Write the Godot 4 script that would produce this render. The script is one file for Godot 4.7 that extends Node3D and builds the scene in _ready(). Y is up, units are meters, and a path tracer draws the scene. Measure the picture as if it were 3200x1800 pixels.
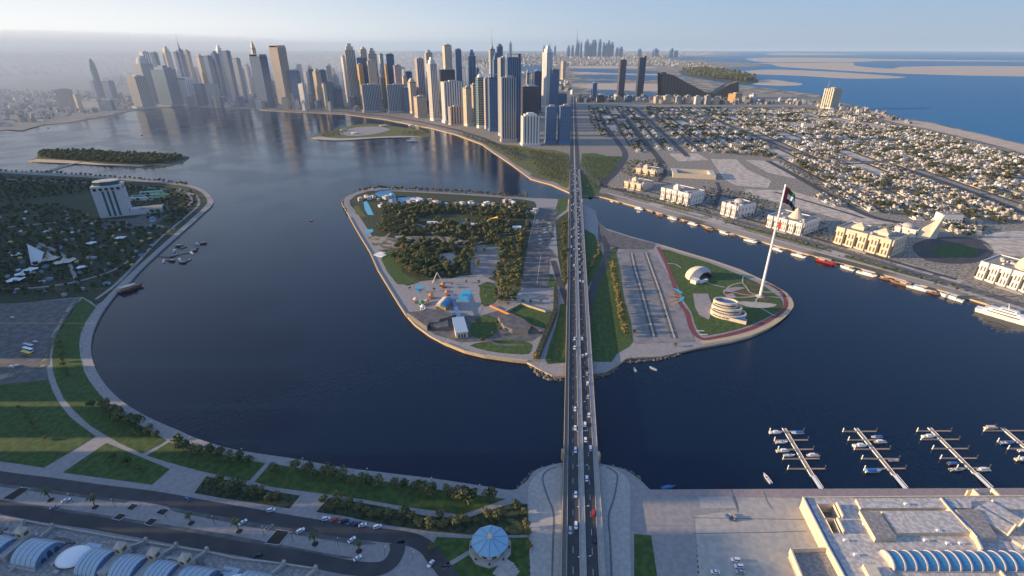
extends Node3D
# A lagoon city from the air at low morning sun: bridge, wooded island, marina, skyline. Units are metres, map x to the east of the
# camera, -z away from it; the water lies at y = 0 and the quays at y = 2.

const LAND := 2.0
var M := {}
var cache := {}
var used_names := {}
var rng := RandomNumberGenerator.new()

class B:   # collects triangles of one mesh
	var v := PackedVector3Array()
	var n := PackedVector3Array()
	var c := PackedColorArray()
	var tint = null
	func tri(a: Vector3, b: Vector3, d: Vector3) -> void:
		var m := (b - a).cross(d - a).normalized()
		v.append(a); v.append(d); v.append(b)
		n.append(m); n.append(m); n.append(m)
		if tint != null:
			c.append(tint); c.append(tint); c.append(tint)
	func quad(a: Vector3, b: Vector3, d: Vector3, e: Vector3) -> void:
		tri(a, b, d); tri(a, d, e)
	func box(at: Vector3, s: Vector3, yaw := 0.0, pitch := 0.0) -> void:   # at = centre of the bottom face
		var t := Basis(Vector3.UP, yaw) * Basis(Vector3.RIGHT, pitch)
		var h := s * 0.5
		var p := []
		for k in 8:
			p.append(at + t * Vector3(h.x if k & 1 else -h.x, s.y if k & 2 else 0.0, h.z if k & 4 else -h.z))
		quad(p[4], p[5], p[7], p[6]); quad(p[1], p[0], p[2], p[3]); quad(p[5], p[1], p[3], p[7])
		quad(p[0], p[4], p[6], p[2]); quad(p[6], p[7], p[3], p[2]); quad(p[0], p[1], p[5], p[4])
	func prism(pts: PackedVector2Array, y0: float, y1: float, top := true) -> void:   # a plan outline extruded upwards
		var q := pts
		if Geometry2D.is_polygon_clockwise(q):
			q = pts.duplicate(); q.reverse()
		for k in q.size():
			var a := q[k]
			var b := q[(k + 1) % q.size()]
			quad(Vector3(b.x, y0, b.y), Vector3(a.x, y0, a.y), Vector3(a.x, y1, a.y), Vector3(b.x, y1, b.y))
		if top:
			sheet(q, y1)
	func sheet(pts: PackedVector2Array, y: float) -> void:
		var t := Geometry2D.triangulate_polygon(pts)
		if t.is_empty():
			print("bad outline ", pts)
		for k in range(0, t.size(), 3):
			var a := pts[t[k]]
			var b := pts[t[k + 1]]
			var d := pts[t[k + 2]]
			if (b - a).cross(d - a) > 0:
				var s := b
				b = d
				d = s
			tri(Vector3(a.x, y, a.y), Vector3(b.x, y, b.y), Vector3(d.x, y, d.y))
	func cone(at: Vector3, r0: float, r1: float, h: float, k := 8, turn := 0.0, cap := true, sx := 1.0, sz := 1.0) -> void:
		for i in k:
			var a := TAU * i / k + turn
			var b := TAU * (i + 1) / k + turn
			var u := Vector3(cos(a) * sx, 0, -sin(a) * sz)
			var w := Vector3(cos(b) * sx, 0, -sin(b) * sz)
			var up := Vector3(0, h, 0)
			if r1 > 0.001:
				quad(at + u * r0, at + w * r0, at + w * r1 + up, at + u * r1 + up)
				if cap:
					tri(at + up, at + u * r1 + up, at + w * r1 + up)
			else:
				tri(at + u * r0, at + w * r0, at + up)
	func dome(at: Vector3, r: float, h: float, k := 14, rings := 5, sx := 1.0, sz := 1.0) -> void:
		for j in rings:
			var a := PI * 0.5 * j / rings
			var b := PI * 0.5 * (j + 1) / rings
			cone(at + Vector3(0, sin(a) * h, 0), cos(a) * r, cos(b) * r if j < rings - 1 else 0.0, (sin(b) - sin(a)) * h, k, 0.0, false, sx, sz)
	func bar(a: Vector3, b: Vector3, r0: float, r1 := -1.0, k := 5) -> void:
		if r1 < 0:
			r1 = r0
		var d := (b - a).normalized()
		var u := d.cross(Vector3.UP if absf(d.y) < 0.9 else Vector3.RIGHT).normalized()
		var w := d.cross(u)
		for i in k:
			var p := u * cos(TAU * i / k) + w * sin(TAU * i / k)
			var q := u * cos(TAU * (i + 1) / k) + w * sin(TAU * (i + 1) / k)
			quad(a + p * r0, b + p * r1, b + q * r1, a + q * r0)
			tri(b, b + q * r1, b + p * r1)
			tri(a, a + p * r0, a + q * r0)
	func vault(at: Vector3, s: Vector3, yaw := 0.0, k := 8, from := 0.0, to := PI) -> void:   # half barrel, s = (span, rise, length along z)
		var t := Basis(Vector3.UP, yaw)
		for i in k:
			var a := lerpf(from, to, float(i) / k)
			var b := lerpf(from, to, float(i + 1) / k)
			var p := Vector3(cos(a) * s.x * 0.5, sin(a) * s.y, 0)
			var q := Vector3(cos(b) * s.x * 0.5, sin(b) * s.y, 0)
			var z := Vector3(0, 0, s.z * 0.5)
			quad(at + t * (p + z), at + t * (p - z), at + t * (q - z), at + t * (q + z))
			tri(at + t * z, at + t * (p + z), at + t * (q + z))
			tri(at - t * z, at + t * (q - z), at + t * (p - z))
	func ribbon(line: PackedVector2Array, w0: float, w1: float, y: float) -> void:   # flat strip between two offsets of a line
		for k in line.size() - 1:
			var m := [k, k + 1]
			var e := []
			for i in m:
				var d := (line[mini(i + 1, line.size() - 1)] - line[maxi(i - 1, 0)]).normalized()
				var o := Vector2(-d.y, d.x)
				e.append(line[i] + o * w0); e.append(line[i] + o * w1)
			quad(Vector3(e[0].x, y, e[0].y), Vector3(e[2].x, y, e[2].y), Vector3(e[3].x, y, e[3].y), Vector3(e[1].x, y, e[1].y))
	func wall(line: PackedVector2Array, w: float, y0: float, y1: float) -> void:   # upright wall along a line
		for k in line.size() - 1:
			var a := line[k]
			var b := line[k + 1]
			var d := b - a
			box(Vector3((a.x + b.x) * 0.5, y0, (a.y + b.y) * 0.5), Vector3(d.length() + w * 0.4, y1 - y0, w), atan2(-d.y, d.x))
	func mesh() -> ArrayMesh:
		var a := []
		a.resize(Mesh.ARRAY_MAX)
		a[Mesh.ARRAY_VERTEX] = v
		a[Mesh.ARRAY_NORMAL] = n
		if c.size() == v.size():
			a[Mesh.ARRAY_COLOR] = c
		var m := ArrayMesh.new()
		m.add_surface_from_arrays(Mesh.PRIMITIVE_TRIANGLES, a)
		return m

# ---------------------------------------------------------------- helpers
func poly(a: Array) -> PackedVector2Array:
	var p := PackedVector2Array()
	for k in range(0, a.size(), 2):
		p.append(Vector2(a[k], a[k + 1]))
	return p

func curve(a: Array, closed := false, steps := 4) -> PackedVector2Array:   # smooth line through the points
	var p := poly(a)
	var out := PackedVector2Array()
	var s := p.size()
	for k in (s if closed else s - 1):
		var p0 := p[(k - 1 + s) % s] if closed or k > 0 else p[k]
		var p1 := p[k]
		var p2 := p[(k + 1) % s]
		var p3 := p[(k + 2) % s] if closed or k + 2 < s else p[s - 1]
		for i in steps:
			out.append(p1.cubic_interpolate(p2, p0, p3, float(i) / steps))
	if not closed:
		out.append(p[s - 1])
	return out

func numbered(called: String) -> String:
	if not used_names.has(called):
		used_names[called] = 0
		return called
	used_names[called] += 1
	return "%s_%03d" % [called, used_names[called]]

func put(parent: Node, called: String, mesh: Mesh, m: Material, at := Vector3.ZERO, yaw := 0.0) -> MeshInstance3D:
	var o := MeshInstance3D.new()
	o.mesh = mesh
	o.name = numbered(called) if parent == self else called
	o.material_override = m
	o.position = at
	o.rotation.y = yaw
	parent.add_child(o, true)
	return o

func part(parent: Node, called: String, b: B, m: Material, kind := "") -> MeshInstance3D:
	var o := put(parent, called, b.mesh(), m)
	if kind:
		o.set_meta("kind", kind)
	return o

func tag(o: Node, label: String, category: String, group := "") -> void:
	o.set_meta("label", label)
	o.set_meta("category", category)
	if group:
		o.set_meta("group", group)

func thing(called: String, label: String, category: String, at := Vector3.ZERO, yaw := 0.0, group := "") -> Node3D:
	var o := Node3D.new()
	o.name = numbered(called)
	add_child(o)
	o.position = at
	o.rotation.y = yaw
	tag(o, label, category, group)
	return o

func struct(called: String, b: B, m: Material) -> MeshInstance3D:
	var o := put(self, called, b.mesh(), m)
	o.set_meta("kind", "structure")
	return o

func copy(proto: Node3D, at: Vector3, yaw: float, label: String, group: String, scale_by := Vector3.ONE) -> Node3D:
	var o: Node3D = proto.duplicate()
	o.name = numbered(proto.name)
	add_child(o)
	o.position = at
	o.rotation.y = yaw
	o.scale = scale_by
	tag(o, label, proto.get_meta("category"), group)
	return o

func ordinal(k: int) -> String:
	var w := ["first", "second", "third", "fourth", "fifth", "sixth", "seventh", "eighth", "ninth", "tenth", "eleventh", "twelfth", "thirteenth", "fourteenth", "fifteenth", "sixteenth", "seventeenth", "eighteenth", "nineteenth", "twentieth"]
	if k < 20:
		return w[k]
	var tens := ["twenty", "thirty", "forty", "fifty", "sixty", "seventy", "eighty", "ninety"]
	var n := k + 1
	if n % 10 == 0:
		return ["twentieth", "thirtieth", "fortieth", "fiftieth", "sixtieth", "seventieth", "eightieth", "ninetieth"][n / 10 - 2]
	return tens[n / 10 - 2] + "-" + w[n % 10 - 1]

func noise_image(size: int, frequency: float, octaves: int, low: float, high: float, tint_a: Color, tint_b: Color, seed_is: int, kind := FastNoiseLite.TYPE_SIMPLEX_SMOOTH) -> ImageTexture:
	var f := FastNoiseLite.new()
	f.noise_type = kind
	f.frequency = frequency
	f.fractal_octaves = octaves
	f.seed = seed_is
	var g := f.get_seamless_image(size, size)
	g.convert(Image.FORMAT_L8)
	var d := g.get_data()
	var o := PackedByteArray()
	o.resize(size * size * 3)
	for k in d.size():
		var t := smoothstep(low, high, d[k] / 255.0)
		o[k * 3] = int(lerpf(tint_a.r8, tint_b.r8, t)); o[k * 3 + 1] = int(lerpf(tint_a.g8, tint_b.g8, t)); o[k * 3 + 2] = int(lerpf(tint_a.b8, tint_b.b8, t))
	return ImageTexture.create_from_image(Image.create_from_data(size, size, false, Image.FORMAT_RGB8, o))

func surface(called: String, r: float, g: float, b: float, rough := 0.85, tex: Texture2D = null, metres := 100.0) -> StandardMaterial3D:   # r, g, b: linear base colour
	var m := StandardMaterial3D.new()
	m.resource_name = called
	m.albedo_color = Color(r, g, b).linear_to_srgb()
	m.roughness = rough
	if tex:
		m.albedo_texture = tex
		m.uv1_triplanar = true
		m.uv1_world_triplanar = true
		m.uv1_scale = Vector3.ONE / metres
	M[called] = m
	return m

func _ready() -> void:
	rng.seed = 20250
	# ------------------------------------------------ camera, sky, sun
	var cam := Camera3D.new()
	cam.name = "camera"
	cam.fov = 58.87
	cam.near = 1.0
	cam.far = 150000.0
	cam.position = Vector3(0, 247, 0)
	cam.rotation_degrees = Vector3(-25.126, 0, 0)
	add_child(cam)
	cam.current = true
	var sun := DirectionalLight3D.new()
	sun.name = "sun"
	sun.light_energy = 1.6
	sun.light_color = Color(1.0, 0.86, 0.68)
	sun.light_angular_distance = 0.5
	sun.shadow_enabled = true
	sun.rotation_degrees = Vector3(-11.5, -90.0, 0)
	add_child(sun)
	var env := Environment.new()
	env.background_mode = Environment.BG_SKY
	env.tonemap_mode = Environment.TONE_MAPPER_LINEAR
	env.tonemap_exposure = 1.85
	env.background_energy_multiplier = 0.61
	env.sky = Sky.new()
	env.sky.sky_material = make_sky(-sun.basis.z)
	env.sdfgi_enabled = true
	env.ssao_enabled = true
	env.ssil_enabled = true
	env.fog_enabled = true
	env.fog_density = 0.000024
	env.fog_light_color = Color(0.74, 0.87, 1.0)
	env.volumetric_fog_enabled = true
	env.volumetric_fog_density = 0.0
	var we := WorldEnvironment.new()
	we.name = "air"
	we.environment = env
	add_child(we)
	var mist := FogVolume.new()   # the thicker morning haze over the western shore
	mist.name = "haze_bank"
	mist.shape = RenderingServer.FOG_VOLUME_SHAPE_ELLIPSOID
	mist.size = Vector3(7200, 640, 6000)
	mist.position = Vector3(-3600, 40, -3900)
	var fm := FogMaterial.new()
	fm.density = 0.0003
	fm.albedo = Color(0.86, 0.93, 1.0)
	mist.material = fm
	mist.set_meta("kind", "stuff")
	add_child(mist)
	make_materials()
	build_setting()
	build_all()

func make_sky(light_travels: Vector3) -> PanoramaSkyMaterial:   # clear hazy air: bluer upwards, whiter and warmer towards the sun
	var w := 1024
	var h := 512
	var d := PackedFloat32Array()
	d.resize(w * h * 3)
	var to_sun := -light_travels
	for j in h:
		var el := PI * (0.5 - (j + 0.5) / h)
		var up := maxf(sin(el), 0.0)
		var low := exp(-up / 0.045)
		var mid := exp(-up / 0.34)
		for i in w:
			var az := TAU * (i + 0.5) / w
			var dir := Vector3(sin(az) * cos(el), sin(el), -cos(az) * cos(el))   # a panorama begins at -z
			var cs := dir.dot(to_sun)
			var near := pow(clampf(cs * 0.5 + 0.5, 0.0, 1.0), 2.0)
			var side := smoothstep(0.0, 0.72, near)
			var c := Vector3(0.10, 0.25, 0.64).lerp(Vector3(0.22, 0.37, 0.70), side)
			var mid_air := Vector3(0.33, 0.50, 0.66).lerp(Vector3(0.72, 0.79, 0.82), side)
			var low_air := Vector3(0.38, 0.43, 0.50).lerp(Vector3(1.5, 1.37, 1.2), side)
			c = c.lerp(mid_air, mid).lerp(low_air, low)
			c += Vector3(1.3, 1.0, 0.68) * pow(clampf(cs, 0.0, 1.0), 12.0) * (0.25 + 0.75 * mid)
			var k := (j * w + i) * 3
			d[k] = c.x; d[k + 1] = c.y; d[k + 2] = c.z
	var m := PanoramaSkyMaterial.new()
	m.panorama = ImageTexture.create_from_image(Image.create_from_data(w, h, false, Image.FORMAT_RGBF, d.to_byte_array()))
	return m

func make_materials() -> void:
	var W := Color.WHITE
	var soft := noise_image(512, 0.02, 6, 0.25, 0.75, Color(0.93, 0.93, 0.935), W, 1)
	var blot := noise_image(512, 0.02, 6, 0.3, 0.7, Color(0.84, 0.84, 0.85), W, 2)
	var lawn := noise_image(512, 0.015, 6, 0.25, 0.75, Color(0.74, 0.80, 0.70), Color(1, 0.98, 0.86), 3)
	var scrub := noise_image(1024, 0.02, 6, 0.35, 0.62, Color(0.62, 0.64, 0.58), W, 4)
	var town := noise_image(1024, 0.05, 5, 0.35, 0.65, Color(0.7, 0.7, 0.7), W, 5)
	var streak := noise_image(512, 0.008, 6, 0.2, 0.8, Color(0.88, 0.88, 0.88), W, 6)
	surface("earth", 0.30, 0.26, 0.21, 0.95, scrub, 330.0)
	surface("town_ground", 0.31, 0.275, 0.225, 0.95, town, 260.0)
	surface("waterfront_earth", 0.33, 0.29, 0.24, 0.95, blot, 120.0)
	surface("desert", 0.30, 0.26, 0.215, 0.95, scrub, 2600.0)
	surface("sand", 0.50, 0.40, 0.30, 0.95, soft, 400.0)
	surface("plot_sand", 0.55, 0.47, 0.375, 0.95, blot, 150.0)
	surface("beach", 0.52, 0.39, 0.24, 0.95, soft, 60.0)
	surface("lawn", 0.058, 0.105, 0.024, 0.95, lawn, 45.0)
	surface("lawn_dry", 0.12, 0.13, 0.04, 0.95, lawn, 60.0)
	surface("undergrowth", 0.04, 0.06, 0.025, 0.95, scrub, 90.0)
	surface("asphalt", 0.052, 0.052, 0.056, 0.8, streak, 60.0)
	surface("asphalt_worn", 0.13, 0.125, 0.12, 0.85, blot, 90.0)
	surface("paving", 0.30, 0.275, 0.26, 0.8, soft, 50.0)
	surface("paving_rose", 0.33, 0.255, 0.24, 0.8, soft, 40.0)
	surface("paving_pale", 0.42, 0.385, 0.33, 0.8, soft, 60.0)
	surface("grey_lot", 0.235, 0.225, 0.215, 0.85, streak, 70.0)
	surface("concrete", 0.40, 0.37, 0.33, 0.8, soft, 40.0)
	surface("concrete_dark", 0.16, 0.15, 0.14, 0.85, soft, 40.0)
	surface("stone_yellow", 0.52, 0.40, 0.24, 0.85, soft, 30.0)
	surface("rock", 0.20, 0.17, 0.14, 0.95, blot, 14.0)
	surface("paving_orange", 0.42, 0.24, 0.13, 0.85, soft, 30.0)
	surface("track_red", 0.20, 0.045, 0.05, 0.85, soft, 60.0)
	surface("paint_white", 0.75, 0.75, 0.73, 0.6)
	surface("kerb", 0.40, 0.39, 0.37, 0.8)
	surface("soil", 0.045, 0.033, 0.025, 0.95, blot, 8.0)
	# walls, roofs, glass
	surface("white_wall", 0.74, 0.71, 0.66, 0.8, soft, 37.0)
	surface("cream_wall", 0.66, 0.56, 0.41, 0.8, soft, 41.0)
	surface("tan_wall", 0.55, 0.46, 0.36, 0.8, soft, 37.0)
	surface("ochre_wall", 0.58, 0.37, 0.14, 0.8, soft, 37.0)
	surface("grey_wall", 0.42, 0.42, 0.42, 0.8, soft, 37.0)
	surface("blue_grey_wall", 0.12, 0.20, 0.34, 0.7, soft, 37.0)
	surface("rose_wall", 0.56, 0.46, 0.42, 0.8, soft, 37.0)
	surface("brown_wall", 0.13, 0.095, 0.075, 0.7, soft, 37.0)
	surface("dark_wall", 0.07, 0.07, 0.08, 0.6, soft, 37.0)
	surface("roof_grey", 0.30, 0.28, 0.26, 0.9, blot, 25.0)
	surface("roof_pale", 0.55, 0.51, 0.46, 0.9, blot, 33.0)
	surface("roof_dark", 0.15, 0.145, 0.14, 0.9, blot, 25.0)
	surface("blue_sheet", 0.055, 0.24, 0.42, 0.45, soft, 12.0)
	surface("pale_blue_sheet", 0.34, 0.45, 0.53, 0.4, soft, 12.0)
	surface("trim_blue", 0.03, 0.12, 0.30, 0.5)
	surface("pavilion_blue", 0.25, 0.45, 0.57, 0.4, soft, 12.0)
	surface("hotel_wall", 0.58, 0.57, 0.55, 0.8, soft, 37.0)
	surface("teal_sheet", 0.03, 0.26, 0.24, 0.5)
	surface("navy_glass", 0.025, 0.05, 0.10, 0.12)
	surface("blue_glass", 0.045, 0.10, 0.19, 0.12)
	surface("teal_glass", 0.03, 0.11, 0.13, 0.12)
	surface("smoke_glass", 0.04, 0.038, 0.036, 0.14)
	surface("pool_blue", 0.05, 0.36, 0.50, 0.1)
	surface("metal_white", 0.78, 0.78, 0.77, 0.35)
	surface("metal_grey", 0.32, 0.33, 0.34, 0.4)
	surface("metal_dark", 0.05, 0.05, 0.055, 0.5)
	surface("timber", 0.24, 0.15, 0.10, 0.8, streak, 9.0)
	surface("timber_pale", 0.44, 0.31, 0.20, 0.8, streak, 9.0)
	surface("hull_white", 0.80, 0.79, 0.77, 0.25)
	surface("hull_red", 0.38, 0.03, 0.02, 0.3)
	surface("hull_brown", 0.22, 0.12, 0.07, 0.5)
	surface("canvas_blue", 0.02, 0.14, 0.42, 0.7)
	surface("canvas_white", 0.72, 0.72, 0.72, 0.8)
	surface("canvas_beige", 0.58, 0.50, 0.40, 0.8)
	surface("rubber_blue", 0.03, 0.14, 0.36, 0.5)
	surface("tyre", 0.02, 0.02, 0.02, 0.8)
	surface("car_white", 0.80, 0.80, 0.80, 0.25)
	surface("car_silver", 0.42, 0.43, 0.45, 0.25)
	surface("car_black", 0.02, 0.02, 0.024, 0.2)
	surface("car_red", 0.50, 0.02, 0.015, 0.3)
	surface("car_blue", 0.05, 0.12, 0.30, 0.25)
	surface("car_beige", 0.45, 0.36, 0.24, 0.3)
	surface("bus_yellow", 0.60, 0.50, 0.06, 0.4)
	surface("yellow", 0.70, 0.42, 0.03, 0.6)
	surface("orange", 0.55, 0.20, 0.05, 0.6)
	surface("green_paint", 0.03, 0.25, 0.08, 0.6)
	surface("flag_red", 0.36, 0.012, 0.015, 0.8)
	surface("flag_green", 0.006, 0.085, 0.03, 0.8)
	surface("flag_white", 0.72, 0.72, 0.72, 0.8)
	surface("flag_black", 0.012, 0.012, 0.014, 0.8)
	surface("bark", 0.13, 0.095, 0.07, 0.95)
	for t in [["leaves", 0.9], ["house_tint", 0.85]]:
		var m := surface(t[0], 1, 1, 1, t[1])
		m.vertex_color_use_as_albedo = true
	# open water: dark body colour, fine ripples
	var f := FastNoiseLite.new()
	f.noise_type = FastNoiseLite.TYPE_SIMPLEX_SMOOTH
	f.frequency = 0.09
	f.fractal_octaves = 3
	var bump := f.get_seamless_image(2048, 2048)
	bump.convert(Image.FORMAT_RGBA8)
	bump.bump_map_to_normal_map(2.2)
	var wind := noise_image(1024, 0.006, 5, 0.38, 0.66, Color(0.5, 0.5, 0.5), W, 8)   # calm and ruffled patches
	var ripples := ImageTexture.create_from_image(bump)
	for t in [["lagoon_water", 0.002, 0.011, 0.030], ["sea_water", 0.025, 0.15, 0.29], ["flat_water", 0.03, 0.11, 0.22]]:
		var m := surface(t[0], t[1], t[2], t[3], 0.2, null, 900.0)
		m.uv1_triplanar = true
		m.uv1_world_triplanar = true
		m.uv1_scale = Vector3.ONE / 900.0
		m.roughness_texture = wind
		m.normal_enabled = true
		m.normal_texture = ripples
		m.normal_scale = 0.12
		m.metallic_specular = 0.32
		if t[0] != "lagoon_water":   # open sea: wind-ruffled all over
			m.roughness = 0.42
			m.roughness_texture = null
			m.normal_enabled = false
			m.metallic_specular = 0.14

# ---------------------------------------------------------------- water, land, roads
func land(called: String, pts: PackedVector2Array, top: float, m: Material, side: Material) -> void:
	var b := B.new()
	b.sheet(pts, top)
	var o := struct(called, b, m)
	b = B.new()
	b.prism(pts, -2.0, top, false)
	part(o, "bank", b, side)

func ground(called: String, pts: PackedVector2Array, y: float, m: Material) -> void:
	var b := B.new()
	b.sheet(pts, y)
	struct(called, b, m)

func road(called: String, line: PackedVector2Array, w: float, y: float, m: Material) -> void:
	var b := B.new()
	b.ribbon(line, -w * 0.5, w * 0.5, y)
	struct(called, b, m)

func build_setting() -> void:
	var b := B.new()
	b.sheet(poly([-45000, 3000, 45000, 3000, 45000, -62000, -45000, -62000]), 0.0)
	struct("sea", b, M.sea_water)
	b = B.new()
	b.sheet(poly([-2600, 100, -2600, -3100, 150, -3100, 480, -1200, 1500, 100]), 0.05)
	struct("lagoon_water", b, M.lagoon_water)

	# near shore: the park and its promenade, the bridge head, the quay by the shopping centre
	var shore := curve([-1425.8, -1235.6, -1136.4, -1136.3, -1034.7, -1120.1, -923.8, -1095, -799.1, -1062.2, -722.7, -1039.4, -643.1, -1006.8, -585.1, -958.8, -536, -895.1, -518.6, -858, -509, -816.2, -498.1, -767.9, -484.9, -705.6, -469.3, -634.7, -453.6, -571, -443.3, -538.1, -440.4, -517.4, -430.4, -487.8, -418.3, -458.1, -401.8, -426.2, -384, -398.8, -370.8, -382.2, -356.7, -366.6, -346.5, -356.2, -329.6, -340.9, -316.3, -330.2, -299.1, -317.7, -277.5, -304.7, -255.8, -293.6, -237, -285, -217.1, -275.9, -192.1, -267.1, -171.3, -262.3, -142.7, -257, -111, -249.8, -80.9, -244.9, -48.5, -239.8, -17, -233.8, 0, -230.8, 6.2, -234.9, 9.4, -238.2, 13.9, -245.7, 20.5, -249.8, 32.4, -253.5, 44.9, -254.7, 57, -252.7, 64.5, -250.7, 72.2, -247.4, 78.5, -241.4, 83, -234.1])
	var near := shore.duplicate()
	near.append_array(poly([84.8, -231.1, 157.3, -231.6, 315.3, -232.3, 453.6, -232.6]))
	near.append_array(poly([900, 120, -1500, 120, -1900, -1300]))
	land("near_shore_ground", near, LAND, M.paving, M.concrete)

	# far shore: the skyline, the villa district and the plain behind, to the horizon
	var far := poly([-2127.4, -1384.2, -1883.3, -1631.3, -1697.9, -1754.6, -1671.4, -1799.6, -1663.8, -1905.1, -1630.7, -1957.8, -1629.9, -2112.8, -1664.3, -2355.1, -1573.7, -2548.3, -1151.5, -2420.8, -1078.2, -2355.1, -877.1, -2280.7, -686.4, -2210.6, -484.9, -2042.2, -343.1, -1879.7, -271.7, -1799.6, -181.4, -1670.6, -86.3, -1484.8, -45.7, -1347.4, 0, -1198.4, 39.2, -1056.4, 79, -1006.8, 108.2, -944.5, 127.7, -921.4, 159.9, -917, 168.2, -910.3])
	far.append_array(poly([356.1, -669.2, 412.6, -599.8, 434.5, -574, 483.9, -512.4, 521, -458.8, 581.1, -372.5]))
	far.append_array(poly([1275.4, -862, 1378.4, -1163.2, 1452.9, -1484.8, 1461.8, -1551.9, 1486.3, -1650.7, 1510.6, -1799.6, 1546.1, -1985.2, 1505.7, -2071.9, 1573.3, -2280.7, 1623.6, -2533.5, 1660.1, -2809.8, 1712.1, -3001, 1829.4, -3242, 1787.2, -3315, 1745.8, -3730, 1702.9, -3995, 1648.2, -4219, 1673.8, -4800, 1636.2, -5428, 1974.7, -6327, 2931.5, -7830, 4009, -8713, 4490, -10720, 4127, -11803, 4905, -14783, 7216, -19748, 9877, -23721, 13144, -33936, 20634, -59475]))
	far.append_array(poly([9000, -50000, -44000, -50000, -44000, -1800]))
	land("far_shore_ground", far, LAND, M.desert, M.stone_yellow)

	# sandbars in the shallows and the islets of the lagoon
	for s in [
		[2559.8, -6327, 3331, -7219, 3711, -6695, 3806, -5920, 3788, -5494, 3746, -5241, 3413, -5011, 3083, -5067, 2928.3, -5560, 2706, -5844],
		[4294, -10249, 4606, -10028, 4074, -8398, 4123, -7452, 4176, -6506, 4287, -6158, 4587, -5699, 5034, -5428, 5758, -4957, 7073, -5302, 9471, -7830, 7872, -8553, 7066, -8713, 5968, -8398, 5522, -7965, 5120, -7574, 5478, -8880, 6525, -10720, 5904, -10720],
		[6173, -14783, 7732, -16911, 9085, -16911, 9742, -15776, 9873, -14331, 11300, -12769, 11796, -12109, 10452, -11803, 8460, -12430, 6836, -11236, 6056, -11236, 5154, -11236],
		[13530, -29680, 17901, -36556, 16913, -29680, 15667, -24976, 13530, -23721, 11095, -23721],
		[2255, -4851, 2263.7, -4469, 2238.6, -4219, 2070.7, -4030, 1915.8, -4104, 1863.6, -4382]]:
		land("sandbar", curve(s, true, 3), 1.0, M.sand, M.sand)
	# shallow lagoons on the plain
	for s in [
		[104.1, -9053, 510.6, -8880, 403.9, -7000, 78.4, -6794], [73.1, -6327, 248.7, -6327, 214, -5428, 62.9, -5428], [761.1, -7334, 1202.7, -7452, 1615.5, -7000, 1728.9, -6506, 1575.7, -5920, 1068.2, -6158, 734.5, -6695],
		[644.3, -5560, 990, -5699, 1447.4, -5428, 1270.2, -4750, 854.5, -4903, 630.4, -5124], [504.1, -4559, 811.8, -4652, 936.7, -4469, 663.7, -4382], [471.5, -3497, 624.5, -3552, 875.6, -3290, 818.9, -3021, 559.9, -3173, 483.2, -3290],
		[4639, -16911, 6314, -19748, 5992, -16911, 4134, -13127, 3788, -13506], [-174.6, -7574, 0, -7452, 0, -6506, -152.5, -6599], [-9840, -10720, -9471, -11803, -8241, -10720, -8173, -9614]]:
		ground("shallow_lagoon", curve(s, true, 3), LAND + 0.6, M.flat_water)
	ground("mangrove_flat", curve([2010.2, -6695, 2618.7, -7574, 2559.8, -6327, 2126.2, -4750, 1779.6, -4180, 1739.6, -4750, 1722, -5302], true, 3), LAND + 0.4, M.undergrowth)
	for s in [[-225.5, -9817, 588.3, -10249, 1151.5, -10028, 955.1, -9233, 212.2, -9233], [934.8, -8553, 1804, -8713, 2074.6, -7830, 1571.2, -7574, 887.2, -7700], [731.4, -6327, 1315.4, -6506, 1637.9, -6158, 1499.7, -5629, 1014.8, -5844, 710.3, -5844], [492, -4219, 1131.6, -4219, 943, -3497, 634.2, -3609, 428.5, -3858], [8891, -33936, 14760, -43223, 10028, -27927, 6396, -21554]]:
		ground("sand_flat", curve(s, true, 3), LAND + 0.3, M.sand)

	# the city's own ground
	ground("city_ground", curve([-1725, -1784.4, -1685.2, -1931.1, -1661, -2155.2, -1699.5, -2407.4, -1609.7, -2609.2, -1176.5, -2476, -895.1, -2329.8, -700.1, -2256.8, -496.1, -2092.1, -351.9, -1931.1, -186.3, -1718.6, -94, -1540.4, 29.4, -1180.5, 111.2, -973.5, 178.8, -935.1, 365.7, -690.4, 495.6, -527.6, 577, -393.3, 1081.4, -771.2, 1383.3, -1408.2, 1439.7, -1976, 1657.9, -2902.3, 1431.5, -3340, 778, -2864.6, 347.4, -3106, 307.5, -5302, -429.5, -7452, -3063, -8880, -3690, -5302, -3137, -3340], true, 2), LAND + 0.15, M.town_ground)

func lv(k: int) -> float:   # ground sheets lie one above the other
	return LAND + 0.06 * k

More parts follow.
